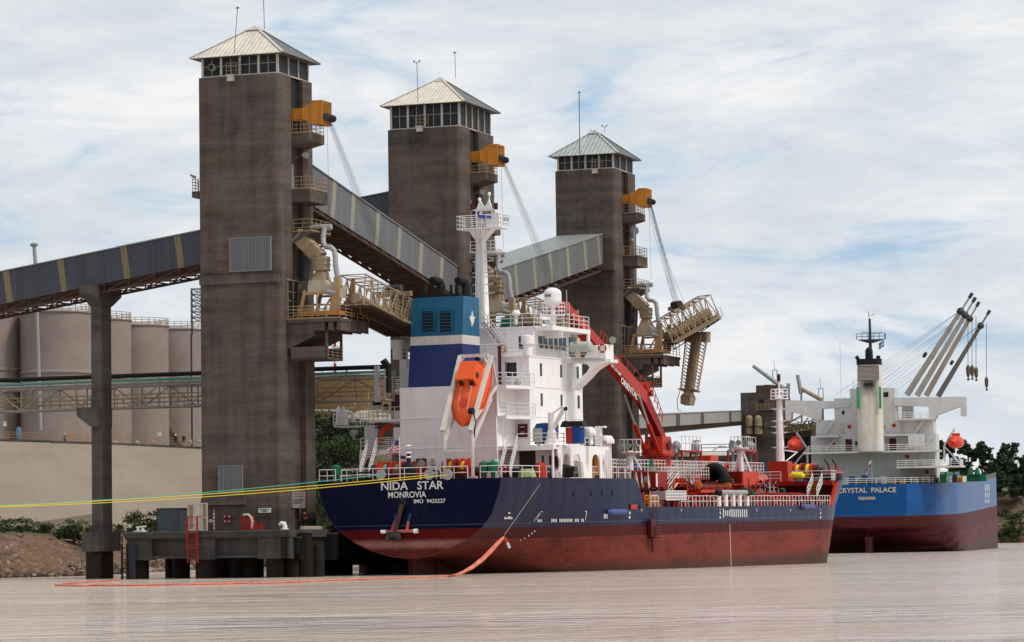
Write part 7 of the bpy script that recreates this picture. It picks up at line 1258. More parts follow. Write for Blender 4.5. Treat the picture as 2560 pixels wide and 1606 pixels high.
# ================================================================ the far bulk carrier
CS=fr_at(2168,1300,590,11,1.1); KY=lambda px,py,y=0:CS.Y(px,py,y); KX=lambda px,py,x=0:CS.X(px,py,x)
bulk=Thing('bulk_carrier','blue and maroon bulk carrier with white superstructure moored farther up the river','ship',CS,(0,0,0))
m_bh=hullmat('bulk carrier hull',(.006,.070,.235),(.075,.009,.01),(.10,.017,.02),KY(2240,1291).z,KY(2168,1335).z); m_w2=paint('bulk carrier white',(.60,.60,.60),.5,.25,(.33,.27,.21),k=.35,plates=1)
def bulker():
    dz=KY(2200,1208).z; tb=KY(2168,1320).z; hb=KY(2266,1210).x; BW=16.2
    def hf(y,z):
        k=min(1,max(0,y/48)); k=k*k*(3-2*k); bm=lerp_tab(max(y,0),[(0,hb),(8,hb+5.4),(22,hb+8),(38,BW),(300,BW)]); zb=tb-12*k; f=(z-zb)/(dz-zb)
        if f<=0: return 0
        s=lerp_tab(f,[(0,0),(.01,.5),(.05,.72),(.12,.86),(.3,.985),(1,1)]); w=bm*(s*(1-k)+min(1,(f*7)**.4)*k)
        return w*(max(0,1-((y-175)/(22))**2) if y>175 else 1)
    ys=[0,1,2.5,4.5,7,10,14,18,22,27,33,40,48,60,80,110,140,165,175,180,185,190,194,197]; zs=[-4,-2,-1,0,.8,1.6,2.6,3.8,4.6,4.9,5.4,6,7,9,11]; mb=MB()
    sh=lambda y: dz-.2 if y<120 else dz+.7*min(1,(y-120)/60)
    for s in (1,-1):
        b=len(mb.v); n=len(zs)+1
        for y in ys:
            for z in zs+[sh(y)]: mb.v.append((s*hf(y,z),y,z))
        for i in range(len(ys)-1):
            for j in range(n-1): q=(b+i*n+j,b+(i+1)*n+j,b+(i+1)*n+j+1,b+i*n+j+1); mb.f.append(q if s==1 else q[::-1]); mb.m.append(0)
    bulk.part('hull',mb,m_bh,smooth=True)
    mb=MB(); fs=[tb+(dz-.2-tb)*(k/24)**1.6 for k in range(25)]; pts=[(hf(0,z),z) for z in fs]+[(-hf(0,z),z) for z in fs[::-1]]; mb.v=[(x,-.02,z) for x,z in pts]; n=len(pts); mb.f=[(i,i+1,n-2-i,n-1-i) for i in range(24)]; mb.m=[0]*24; tr=bulk.part('transom',mb,m_bh)
    mb=MB(); yy=[y for y in ys]; mb.v=[(s*(hf(y,dz)-.1),y,sh(y)-.15) for y in yy for s in (-1,1)]; mb.f=[(2*i,2*i+1,2*i+3,2*i+2) for i in range(len(yy)-1)]; mb.m=[0]*len(mb.f); bulk.part('deck',mb,m_grn)
    for y0,y1 in ((52,76),(84,108),(116,140),(148,168)): mb=MB(); mb.box(-8,8,y0,y1,dz-.2,dz+2.0); bulk.part('hatch_cover',mb,m_grn)
    mb=MB(); [mb.add([(s*(hf(y,dz)-.02),y,sh(y)-.05) for y in (48,80,110,140,160,175)]+[(s*(hf(y,dz)-.02),y,sh(y)+1.1) for y in (48,80,110,140,160,175)],[(i,i+1,7+i,6+i) for i in range(5)]) for s in (1,-1)]; bulk.part('bulwark',mb,paint('dull bulwark',(.12,.12,.11),.8,.3))
    for body,p,q,h,nm in (('CRYSTAL  PALACE',(2094,1233),(2240.5,1231),12,'ship_name'),('PANAMA',(2146.5,1250.5),(2189.5,1249.5),8,'home_port')):
        a,b=KY(*p,-.05),KY(*q,-.05); text(nm,body,(h/13.5)/.7,paint('worn lettering',(.55,.48,.36),.8,.3),CS,tr,bulk.base,(a.x,-.06,a.z),(1,0,0),(0,0,1),.03,.02,width=b.x-a.x)
    mb=MB(); mb.box(-.5,.5,.5,6,-3,KY(2177,1343,.5).z); bulk.part('rudder',mb,m_bh)
    for py0,py1 in ((1211,1228),(1232,1244),(1249,1258)):
        for px in (2463,2467.5,2472): a,b=KX(px,py0,BW),KX(px,py1,BW); mb=MB(); mb.box(BW-.02,BW+.03,a.y-1.3,a.y+1.3,b.z,a.z); bulk.part('hull_mark',mb,m_let)
    mb=MB()
    for px in (2275,2352,2402): a=KX(px,1220,min(BW,hf(12,10)));
    # house
    hy=13; Y=lambda px,py,y=hy:KY(px,py,y); A=Y(2200,1168).z; B=Y(2200,1128).z; C_=Y(2200,1087).z; D_=Y(2250,1047).z; E_=Y(2250,1012).z; F_=Y(2250,993).z; T_=Y(2180,971).z
    xl,xr=Y(2027,1080).x,Y(2336,1080).x; mb=MB(); mb.box(xl,xr,hy,hy+14,dz,C_); mb.box(Y(2040,1060).x,Y(2330,1060).x,hy,hy+13,C_,D_); mb.box(Y(2086,1030).x,Y(2242,1030).x,hy,hy+12,D_,F_); mb.box(Y(2124,980).x,Y(2236,980).x,hy+.5,hy+9,F_,T_); mb.box(Y(2322,1030).x,Y(2336,1030).x,hy,hy+12,D_,E_-.2); mb.box(Y(2028,1030).x,Y(2042,1030).x,hy,hy+12,D_,E_-.2); ac=bulk.part('accommodation_block',mb,m_w2)
    mb=MB(); 
    for z,x0,x1,y0 in ((A,Y(2243,1168,5).x,17.2,3),(B,xl-1,xr+1,8),(C_,Y(2215,1087).x,Y(2290,1087).x,10),(C_,Y(2040,1087).x,Y(2100,1087).x,10),(D_,Y(2240,1047).x,xr,11)): mb.box(x0,x1,y0,hy+5,z-.35,z)
    dk=bulk.part('deck_edge',mb,m_w2); mb=MB(); mb.rail([(xl,8.1,B),(xr,8.1,B)],1.1,3,1.6,.05); mb.rail([(Y(2245,1168,5).x,3.1,A),(17,3.1,A),(17,14,A)],1.1,3,1.6,.05); mb.rail([(Y(2243,1047).x,11.1,D_),(Y(2322,1047).x,11.1,D_)],1.1,3,1.6,.05); bulk.part('railing',mb,m_wrail,parent=dk)
    q=lambda px,py:(lambda v:(v.x,v.z))(Y(px,py)); mb=MB()
    for s0 in (0,1):
        if s0==0: po=[q(2236,995),q(2414,992),q(2415,1041),q(2402,1041),q(2401,1017),q(2345,1037),q(2336,1050),q(2322,1050),q(2322,1016),q(2236,1014)]
        else: po=[q(2126,1004),q(1963,1001),q(1964,1050),q(1977,1052),q(1979,1031),q(2033,1046),q(2040,1052),q(2055,1050),q(2055,1022),q(2126,1018)]
        mb.prism(po if s0 else po[::-1],1,hy-.2,hy+.2); mb.prism(po if s0 else po[::-1],1,hy+3,hy+3.3)
    mb.box(Y(1965,1010).x,Y(2126,1010).x,hy,hy+3,E_-.3,E_); mb.box(Y(2236,1010).x,Y(2414,1010).x,hy,hy+3,E_-.3,E_); bulk.part('bridge_wing',mb,m_w2)
    W=lambda px,py,w,h,mt,nm,y=hy: (lambda a: bulk.part(nm,MB().box(a.x-w/2,a.x+w/2,y-.08,y,a.z-h/2,a.z+h/2),mt,parent=ac))(KY(px,py,y))
    W(2215,987,.9,.9,m_glass,'window',hy+.5); W(2108,1032,.5,.7,m_glass,'window'); W(2209,1068,.4,.7,m_glass,'window'); W(2141,1110,.5,.9,m_glass,'window')
    for px,py in ((2122,1113),(2232,1111)): W(px,py,1.25,2.2,m_mar,'door')
    for px,py in ((2106,1070),(2256,1070)): W(px,py,.9,2.0,m_post,'door')
    for px,py in ((2083,1107),(2123,1067),(2235,1064),(2269,1142),(2318,1180)): a=Y(px,py); mb=MB(); mb.ball((a.x,hy-.2,a.z),.36,10); bulk.part('fire_hose_box',mb,m_redb,parent=ac)
    a=Y(2290,1103,9); mb=MB(); mb.box(a.x-1.4,a.x+1.4,8.5,11,B+.5,B+3.0); bulk.part('white_container',mb,m_w2,parent=ac)
    for p,r in (((2330,1090),(2300,1130)),((2310,1050),(2285,1085)),((2060,1085),(2085,1050)),((2095,1090),(2060,1128)),((2310,1130),(2290,1165)),((2075,1135),(2045,1170))): mb=MB(); mb.bar(Y(*p,hy-.7),Y(*r,hy-.7),.15,.45); bulk.part('outside_stair',mb,m_w2,parent=ac)
    # funnel and mast
    fy=7; Fy=lambda px,py:KY(px,py,fy); x0,x1=Fy(2142,1000).x,Fy(2203,1000).x; cx=(x0+x1)/2; r=(x1-x0)/2; z=lambda py:Fy(2170,py).z
    def fring(z0,z1,k0,k1,mt,nm,par=None):
        mb=MB(); n=24
        for zz,k in ((z0,k0),(z1,k1)):
            for i in range(n): a=2*math.pi*i/n; c,s=math.cos(a),math.sin(a); mb.v.append((cx+r*k*abs(c)**.45*(1 if c>0 else -1),fy+2.6+2.6*k*abs(s)**.45*(1 if s>0 else -1),zz))
        mb.f=[(i,(i+1)%n,n+(i+1)%n,n+i) for i in range(n)]+[tuple(range(n,2*n))]; mb.m=[0]*(n+1); return bulk.part(nm,mb,mt,parent=par,smooth=True)
    m=M('sooty funnel',.6); o=m.xyz(); zc=z(962); so=m.math('MULTIPLY',m.val(m.math('ABSOLUTE',m.math('SUBTRACT',o[2],zc)),2.6,.2),m.val(m.math('ABSOLUTE',m.math('SUBTRACT',o[0],cx)),r*.95,r*.3)); m.col(m.mix(so,m.mix(m.val(m.noise((.7,.7,.1),1,4),.45,.7,0,.7),(.66,.63,.57),(.44,.34,.22)),(.02,.018,.016)))
    fn=fring(B-.1,z(912),1.08,.97,m.m,'funnel'); fring(z(912),z(897),1.0,1.03,m_black,'funnel_cap',fn)
    mb=MB(); [mb.box(cx-r*.82,cx+r*.82,fy-.12,fy+.1,z(950)+(z(916)-z(950))*k/11,z(950)+(z(916)-z(950))*(k+.5)/11) for k in range(11)]; bulk.part('louvre',mb,m_post,parent=fn); mb=MB(); mb.box(cx-r*.85,cx+r*.85,fy-.04,fy+.2,z(951),z(915)); bulk.part('louvre_recess',mb,m_black,parent=fn)
    for px in (2144,2200): a,b=Fy(px,968),Fy(px,1022); mb=MB(); mb.box(a.x-.22,a.x+.22,fy-.3,fy,b.z,a.z); bulk.part('green_strip',mb,flat('green strip',(.02,.3,.1)),parent=fn)
    mb=MB(); mb.path([(cx,fy+2.6,z(898)),(cx,fy+2.6,z(874)),(cx-.1,fy+2.2,z(870))],[.75,.7,.3],12); mb.tube((cx-2,fy+2.6,z(898)),(cx-2.4,fy+2.6,z(889)),.35,8); mb.tube((cx+1.7,fy+2.6,z(898)),(cx+1.7,fy+2.6,z(889)),.4,8); bulk.part('exhaust_pipe',mb,m_black,parent=fn)
    my=16; Q=lambda px,py:KY(px,py,my); a=Q(2178,960); mb=MB(); mb.tube((a.x,my,F_),(a.x,my,Q(2178,797).z),.45,8,.22); mb.tube((a.x-.1,my,Q(2178,797).z),(a.x-.2,my,Q(2178,779).z),.06,5); p,q2=Q(2142,850),Q(2213,850); mb.hexa([(a.x-.5,my-.5,Q(2178,858).z),(a.x+.5,my-.5,Q(2178,858).z),(a.x+.5,my+.5,Q(2178,858).z),(a.x-.5,my+.5,Q(2178,858).z)],[(p.x,my-.9,p.z),(q2.x,my-.9,p.z),(q2.x,my+.9,p.z),(p.x,my+.9,p.z)]); mb.bar((a.x,my,Q(2178,790).z),(Q(2187,786).x,my,Q(2187,786).z),.1); ms=bulk.part('radar_mast',mb,paint('dark mast',(.05,.05,.055),.6,.2)); mb=MB(); mb.rail([(p.x,my-.85,p.z),(q2.x,my-.85,p.z),(q2.x,my+.85,p.z)],1.1,2,1.1,.05); bulk.part('mast_railing',mb,m_cable,parent=ms); mb=MB(); mb.bar(Q(2153,831),Q(2205,831),.18); bulk.part('radar_scanner',mb,m_w2,parent=ms)
    for px,t in ((2102,852),(2136,960),(2132,952),(2110,990)): a=Y(px,1000); mb=MB(); mb.tube((a.x,hy+1,F_),(a.x,hy+1,Y(px,t).z),.05,5); bulk.part('whip_antenna',mb,m_wrail)
    # lifeboats are things of their own
    for px,py,x,lb in ((2390,1107,16.6,'orange red lifeboat on the starboard side of the far blue ship'),(1989,1115,-14.5,'red lifeboat on the port side of the far blue ship left of its white house')):
        c=KX(px,py,x) if x>0 else KY(px,py,14); c=KY(px,py,9 if x>0 else 14); th=Thing('lifeboat',lb,'lifeboat',CS,tuple(c),'lifeboats of the far blue ship'); w=1.55; n=18; mb=MB()
        st=[(-3.6,.1,.2,.1),(-3.1,.55,.6,.6),(-2.2,.9,.85,1.05),(0,1,.95,1.15),(2.2,.9,.85,1.0),(3.1,.55,.6,.6),(3.6,.1,.2,.1)]
        w=1.3
        for s,k,dn,up in st:
            for j in range(n): a=2*math.pi*j/n; cc,ss=math.cos(a),math.sin(a); mb.v.append((c.x+s*.12+w*k*cc,c.y+s*.9,c.z+(up*1.2*abs(ss)**.8 if ss>0 else -dn*1.2*abs(ss))))
        mb.f=[(j*n+k,j*n+(k+1)%n,(j+1)*n+(k+1)%n,(j+1)*n+k) for j in range(6) for k in range(n)]; mb.m=[0]*len(mb.f); th.part('hull',mb,paint('red orange boat',(.62,.05,.02),.4,.15,streak=False),smooth=True); mb=MB(); mb.box(c.x-.7,c.x+.7,c.y-.4,c.y+1.6,c.z+1.2,c.z+1.75); th.part('hatch_cabin',mb,m_org)
        mb=MB(); e=1 if x>0 else -1; b0=Vector((c.x-e*2.2,c.y,c.z-3.6)); mb.bar(b0,(c.x-e*2.2,c.y,c.z-.5),.35); mb.bar((c.x-e*2.2,c.y,c.z-.5),(c.x-e*.2,c.y,c.z+2.6),.3); mb.bar((c.x-e*2.2,c.y,c.z-.6),(c.x+e*.9,c.y,c.z-4.2),.25); mb.bar((c.x-e*.4,c.y,c.z+2.6),(c.x,c.y,c.z+1.4),.12); bulk.part('lifeboat_davit',mb,m_w2)
    # poop clutter, mooring gear
    rd=random.Random(9)
    for i in range(34): 
        px=rd.uniform(2118,2420); a=KY(px,1206,rd.uniform(1,6) if px<2262 else 9); h=rd.uniform(.5,1.7); mb=MB(); mb.box(a.x-rd.uniform(.2,.7),a.x+rd.uniform(.2,.7),a.y,a.y+1,dz-.2,dz-.2+h); bulk.part('mooring_gear',mb,rd.choice((m_cable,m_duct,m_steel,m_grn,m_yel,m_bluep,m_cable)))
    mb=MB(); mb.rail([(-hb+.3,.3,dz-.2),(hb-.3,.3,dz-.2),(hf(6,12)-.2,6,dz-.2),(hf(14,12)-.2,14,dz-.2),(BW-.2,30,dz-.2),(BW-.2,48,dz-.2)],1.1,3,1.7,.05); bulk.part('poop_railing',mb,m_wrail)
    for px in (2426,2443): a=KY(px,1180,46); mb=MB(); mb.tube((a.x,46,dz),(a.x,46,dz+2.6),1.0,8,.25); mb.box(a.x-1.8,a.x+1.8,44.5,47,dz-.1,dz+1.3); bulk.part('deck_hopper',mb,m_grn)
    # deck cranes
    for i,(b,t,y,mt) in enumerate((((2267,988),(2431,733),62,m_post),((2292,990),(2439,744),92,m_post),((2315,990),(2448,755),122,m_post),((2345,992),(2475,776),150,m_duct))):
        p,q=KY(*b,y),KY(*t,y); d=(q-p).normalized(); L=(q-p).length; mb=MB(); mb.tube(p,p+d*L*.82,.66,10,.44); mb.tube(p+d*L*.82,q,.2,8); cr=bulk.part('crane_jib',mb,paint('crane jib paint',((.36,.34,.31),(.38,.37,.35),(.35,.31,.26),(.13,.13,.14))[i],.6,.45,(.3,.16,.07),k=.4)); mb=MB(); h=p+d*L*.82; mb.ball(h,.85,8); [mb.ball(p+d*L*k+Vector((-1.2,-.5,.5)),.42,8) for k in (.38,.36)]; mb.tube(q-d*1.2,q,.36,8); bulk.part('jib_head',mb,m_cable,parent=cr)
        mb=MB(); base=p-d*8; mb.bar((base.x-3,y,dz),(base.x-3,y,p.z-2),3.2); bulk.part('crane_house',mb,mt,parent=cr); mb=MB()
        for k in range(3): mb.tube(h+Vector((0,0,.2)),Vector((base.x-6-2.0*k,y,p.z+1.0-k*.3)),.022,4,cap=False)
        hx_=[2420,2430,2440,2466][i]; hk=KY(hx_,[913,913,918,943][i],y); ht=KY(hx_,[800,795,790,810][i],y); mb.tube(ht,hk,.06,4); bulk.part('crane_wire',mb,m_cable,parent=cr); mb=MB(); mb.path([hk,hk-Vector((0,0,.6)),hk-Vector((0,0,1.9)),hk-Vector((0,0,2.6))],[.2,.45,.4,.12],8); mb.ball(hk-Vector((0,0,2.9)),.3,6); bulk.part('hook_block',mb,paint('hook block',(.12,.09,.05),.7,.3),parent=cr)
bulker()
def flag(label,fr,a,b,w,h,kind,base):
    """cloth in folds from the staff between a (bottom) and b (top)"""
    n=14; m=8; mb=MB(); a,b=Vector(a),Vector(b)
    for i in range(n+1):
        for j in range(m+1):
            u,v=i/n,j/m; p=a.lerp(b,v)+Vector(w)*u+Vector((0,.22*math.sin(u*9+v*1.5)*u,-h*u*u+.05*math.sin(u*7))); mb.v.append(tuple(p))
    for i in range(n):
        for j in range(m):
            u,v=(i+.5)/n,(j+.5)/m; mb.f.append((i*(m+1)+j,(i+1)*(m+1)+j,(i+1)*(m+1)+j+1,i*(m+1)+j+1))
            if kind=='stripe': k=2 if (u<.38 and v>.45) else (0 if j%2==0 else 1)
            elif kind=='quarter': k=(1 if v>.5 else 2) if u<.5 else (0 if v>.5 else 1)
            else: k=2 if (v<.34 or v>.66) else 1
            mb.m.append(k)
    cl={'stripe':[(.45,.03,.04),(.62,.58,.58),(.03,.04,.16)],'quarter':[(.5,.04,.04),(.6,.6,.6),(.03,.05,.2)],'band':[(.5,.5,.5),(.62,.62,.6),(.18,.33,.5)]}[kind]
    o=solo('flag',label,'flag',mb,[flat('flag cloth',c,.8) for c in cl],fr,base,smooth=True); return o
a=SY(1000,1195,.4); t=SY(1000,1091,.4); mb=MB(); mb.tube((a.x,.4,PD),(a.x,.4,t.z),.05,6); ship.part('ensign_staff',mb,m_wrail)
f1=SY(999,1128,.35); f2=SY(999,1101,.35); flag('striped red and white ensign with blue corner flying at the tanker stern',NS,(a.x-.05,.35,f1.z),(a.x-.05,.35,f2.z),(-1.05,0,-.1),.75,'stripe',(a.x,.4,f1.z))
a=KY(2180,1206,.8); t=KY(2180,1150,.8); mb=MB(); mb.tube((a.x,.8,KY(2180,1208).z-.5),(a.x,.8,t.z),.09,6); bulk.part('ensign_staff',mb,m_duct); f1=KY(2180,1166,.8); flag('drooping quartered flag on the stern staff of the far blue ship',CS,(a.x-.05,.8,f1.z),(a.x-.05,.8,t.z-.1),(-.9,0,-.2),1.6,'quarter',(a.x,.8,f1.z))
a,b=KY(2210,868,16),KY(2210,852,16); flag('light blue and white flag under the mast platform of the far ship',CS,a,b,(-1.0,0,-.2),.3,'band',tuple(a))
# ---------------------------------------------------------------- far quay: gallery, dark loading tower, pipe racks
def far_quay():
    a,b=P(1590,1041,382),P(1853,1027,640); d=(Vector((b.x-a.x,b.y-a.y,0))); L=d.length; ang=math.degrees(math.atan2(d.x,d.y)); g=Fr((a.x,a.y,0),ang); zb=P(1590,1076,382).z; zb2=P(1853,1054,640).z
    gallery('distant grey gallery with dark window panels right of the farthest tower',g,1,-2,L+1,-4,0,a.z,b.z,a.z-zb-.1,b.z-zb2-.1,[(g.X(p,1045,.02).y,8.5) for p in (1690,1752,1823)],(paint('pale gallery sheet',(.27,.26,.24),.7,.15),flat('dark window panel',(.045,.042,.04),.6)),front=1,base=(-2,L/2,zb-2))
    c=P(1935,980,638); F=Fr((c.x,c.y,0),20); Yp=lambda px,py,y=0:F.Y(px,py,y); x0=Yp(1851,980).x; zt=c.z; th=Thing('loading_tower','low dark flat roofed loading tower with spouts behind the tanker foremast','tower',F,(-2,2,0)); mb=MB(); mb.box(x0,-.0,0,12,2,zt); mb.box(0,1.2,1,8,2,zt-1); th.part('shaft',mb,m_conc)
    mb=MB(); p,q=Yp(1897,999),Yp(1910,1022); mb.box(p.x,q.x,-.03,.0,q.z,p.z); th.part('window',mb,m_black); mb=MB(); mb.rail([(Yp(1895,1025).x,-.9,Yp(1895,1025).z),(0,-.9,Yp(1895,1025).z)],1.1,4,.8,.04); mb.box(Yp(1895,1025).x,0,-1,0,Yp(1895,1025).z-.1,Yp(1895,1025).z); th.part('balcony_rail',mb,m_rail)
    for px in (1873,1896): 
        for p0,p1 in ((1048,1066),(1070,1086)): a=Yp(px,p1,-.6); b=Yp(px,p0,-.6); mb=MB(); mb.tube(a,b,.8,12); mb.ball(b,.8,12); th.part('filter_vessel',mb,m_tan,smooth=True)
    mb=MB(); a=Yp(1862,1067,-1.2); b=Yp(1908,1067,-1.2); mb.box(a.x,b.x,-1.4,0,a.z-.12,a.z); mb.box(a.x,b.x,-1.3,-.1,a.z-3,a.z-2.85); th.part('filter_deck',mb,m_cable)
    th2=Thing('loader_machinery','tangle of brown loader machinery between foremast and the far white ship','machinery',F,(3,4,0)); rd=random.Random(4); mb=MB()
    for i in range(60):
        a=Yp(rd.uniform(1936,2030),rd.uniform(1030,1170),rd.uniform(1,6)); b=a+Vector((rd.choice((rd.uniform(-3,3),0)),0,rd.choice((0,rd.uniform(-2.5,2.5),rd.uniform(1,3))))); mb.bar(a,b,rd.uniform(.08,.3))
    th2.part('beam',mb,m_rust); mb=MB(); a=Yp(1936,1036,3); b=Yp(2030,1190,3); mb.box(a.x,b.x,3.5,7,2,Yp(1936,1062,3).z); mb.box(a.x,a.x+2,2,7,2,a.z+3); th2.part('body',mb,m_rust); mb=MB(); mb.truss(Yp(1950,1085,1.5),Yp(2030,1072,1.5),1.6,9,.08); mb.bar(Yp(1955,1068,1),Yp(2012,1035,1),.4,.3); th2.part('boom',mb,m_tan); mb=MB()
    for s in range(10): q=Yp(1950+s*9,1080,2); mb.box(q.x-.4,q.x+.2,2,3,2,q.z-rd.uniform(0,4))
    th2.part('casing',mb,m_dark)
    for k,(p,q,lb) in enumerate((((1883,915),(1962,973),'long grey spout pipe sloping down over the dark loading tower'),((1994,938),(2003,984),'steep grey spout pipe standing right of the foremast'),((2003,972),(2054,1000),'beige spout pipe sloping down to the far white bridge wing'),((1971,959),(1969,988),'short upright grey pipe behind the foremast'))): 
        a,b=Yp(*p,4),Yp(*q,4); mb=MB(); mb.tube(a,b,.38,10,.46); mb.tube(b,(b.x,b.y,zt-6),.2,6); solo('spout_pipe',lb,'pipe',mb,m_duct if k!=2 else m_tan,F,(b.x,b.y,zt-6),'spout pipes over the dark loading tower')
    for px,py,lb in ((1937,926,'small lattice antenna mast on the dark loading tower'),(2052,972,'small lattice antenna mast right of the beige spout pipe')): a=Yp(px,py,5); mb=MB(); [mb.bar((a.x+s,5,a.z-7),(a.x+s,5,a.z),.12) for s in (-.45,.45)]; [mb.bar((a.x-.45,5,a.z-k),(a.x+.45,5,a.z-k),.1) for k in (0,2.5,4.5)]; mb.bar((a.x,5,a.z),(a.x-.2,5,a.z+2),.06); solo('antenna_mast',lb,'antenna',mb,m_cable,F,(a.x,5,a.z-7),'antenna masts on the far quay')
    mb=MB(); c=P(1920,985,636); mb.box(c.x-2,c.x+2.5,c.y+3,c.y+5,zt,zt+1.4); mb.rail([(P(1912,975,636).x,c.y+2,zt),(P(1930,975,636).x,c.y+2,zt)],1.4,2,1,.05); th.part('roof_gear',mb,m_rust) if 0 else solo('roof_machinery','low brown machinery with railing on the dark loading tower roof','machinery',mb,m_rust,WF,(c.x,c.y+3,zt))
    # storage building, long pipes, lamps
    z=4.6; mb=MB(); a,b=P(1754,1133,620),P(1846,1133,620); t=P(1800,1128,620).z; mb.box(a.x,b.x,a.y,a.y+25,z,t); st=solo('storage_building','long pale flat storage building with roof railing far behind the red deck','building',mb,paint('far building',(.36,.38,.38),.8,.2),WF,(a.x,a.y,z)); mb=MB(); mb.rail([(a.x,a.y,t),(b.x,a.y,t)],1.3,2,5,.08); p=obj('railing',mb,m_duct,WF,st,(0,0,0)); p.matrix_parent_inverse=st.matrix_world.inverted()
    for py,h,lb,mt in ((1140,.55,'long beige pipe on the far quay behind the red deck',m_post),(1151,.35,'thin dark pipe below the beige one on the far quay',m_cable)):
        a,b=P(1585,py,520),P(1860,py-3,560); mb=MB(); mb.tube(a,b,h,8); [mb.tube(a.lerp(b,k/9),(a.lerp(b,k/9).x,a.lerp(b,k/9).y,z),.2,5) for k in range(10)]; solo('quay_pipe',lb,'pipe',mb,mt,WF,(a.x,a.y,z),'pipes on the far quay',True)
    mb=MB(); rd=random.Random(8); 
    for i in range(90): a=P(rd.uniform(1590,1860),rd.uniform(1146,1172),rd.uniform(480,520)); mb.box(a.x,a.x+rd.uniform(.4,6),a.y,a.y+1,a.z,a.z+rd.uniform(.15,.7))
    a=P(1585,1170,525); b=P(1950,1160,525); mb.box(a.x,b.x,a.y,a.y+2,z,P(1700,1152,525).z); solo('pipe_rack','dark jumble of pipes and racks low on the far quay','pipe rack',mb,m_cable,WF,(a.x,a.y,z))
    for px,py,px2,lb in ((1735,1103,1744,'curved street lamp between the two red gantries'),(1789,1118,1811,'curved street lamp over the pale storage building')): a=P(px-3,1150,560); t=P(px,py+8,560); e=P(px2,py,560); mb=MB(); mb.path([(a.x,a.y,z),(t.x-.4,t.y,t.z),((t.x+e.x)/2,t.y,e.z+.15),e],.13,6); mb.bar(e-Vector((1.0,0,.05)),e+Vector((.4,0,0)),.5,.25); solo('street_lamp',lb,'street lamp',mb,m_duct,WF,(a.x,a.y,z),'street lamps on the far quay')
far_quay()
# ---------------------------------------------------------------- far bank with trees
def far_bank():
    mb=MB(); rows=[(0,-1),(0,1.6),(13,6),(28,12),(39,18),(47,22.4),(60,24),(150,27),(700,32)]; n=70
    for i in range(n+1):
        px=2280+i*9; B=P(px,1368,1400); c=noise.noise(Vector((px*.012,1,1)))*10
        for j,(dy,z) in enumerate(rows):
            q=Vector((B.x*(1+dy/1400),1400+dy+c+noise.noise(Vector((px*.04,j*.9,0)))*7,z+(noise.noise(Vector((px*.03,j,3)))*1.8 if 1<j<7 else 0))); mb.v.append(tuple(q))
    m=len(rows); mb.f=[(i*m+j,(i+1)*m+j,(i+1)*m+j+1,i*m+j+1) for i in range(n) for j in range(m-1)]; mb.m=[0]*len(mb.f)
    e=M('far cliff earth',.95); zz=e.xyz()[2]; a=e.noise((.07,.07,.12),1,6,.75); b=e.noise((.3,.3,.5),1,5,.7); c=e.ramp(a,(.35,(.04,.05,.024)),(.5,(.12,.075,.05)),(.7,(.20,.115,.08))); c=e.mix(e.val(b,.5,.75,0,.6),c,(.05,.045,.03)); c=e.mix(e.val(zz,20,23),c,(.09,.12,.04)); e.col(c); struct('hills',mb,e.m,smooth=True)
    rd=random.Random(12); k=0
    lab=['far dark tree at the left end of the cliff row behind the orange lifeboat','small crown just right of the far orange lifeboat','round dark tree second right of the lifeboat','tall dark tree with ragged top beside the far bow','dense low dark tree in front of the row behind the far bow','broad dark tree standing over the far bow tip','tree with narrow peak right of the far bow','tallest dark tree of the far cliff row','leaning dark tree near the right edge','dark tree cut by the right edge of the photo','low dense tree filling the gap at cliff edge']
    spec=[(2345,1090,1150,1130,22),(2372,1086,1140,1150,12),(2418,1096,1150,1120,22),(2452,1100,1160,1115,26),(2400,1130,1200,1105,30),(2480,1130,1225,1105,32),(2497,1112,1200,1118,24),(2524,1106,1225,1110,34),(2552,1138,1230,1112,30),(2580,1120,1230,1120,34),(2540,1170,1240,1098,40)]
    for (px,pt,pb,Y,wpx),lb in zip(spec,lab):
        Y+=335; wpx*=1.2
        t=P(px,pt,Y); b=P(px,min(pb+14,1262),Y); rz=(t.z-b.z)/2*1.0; r=wpx*Y/F_PX; k+=1; c=(t.x,Y,t.z-rz*.92); mb=MB(); 
        for s in range(5): 
            cc=(c[0]+rd.uniform(-.45,.45)*r,c[1]+rd.uniform(-2,2),c[2]+rd.uniform(-.55,.6)*rz); crown(mb,cc,(r*rd.uniform(.45,.7),r*.6,rz*rd.uniform(.3,.5)),800,.75,rd)
        th=Thing('tree',lb,'tree',WF,(t.x,Y,23),'dark trees on the far cliff'); th.part('crown',mb,m_far); mb=MB(); mb.path([(t.x,Y,19),(t.x+.3,Y,c[2]),(t.x-.2,Y,c[2]+rz*.5)],[.5,.35,.1],6); mb.path([(t.x+.3,Y,c[2]-rz*.2),(t.x+r*.5,Y,c[2]+rz*.2)],[.25,.08],5); mb.path([(t.x+.2,Y,c[2]-rz*.3),(t.x-r*.5,Y,c[2]+rz*.1)],[.25,.08],5); th.part('trunk',mb,m_bark)
    for px,py,lb in ((2512,1322,'green scrub bush low on the far cliff beside the maroon bow'),(2548,1322,'second green scrub bush low on the far cliff'),(2530,1290,'dark scrub halfway up the far red cliff'),(2518,1348,'bushy scrub at the foot of the far cliff')): q=P(px,py,1402); bush((q.x,1402,q.z),(6.5,5,3.4),1100,.5,lb,m_leaf,int(px),'scrub on the far cliff')
far_bank()
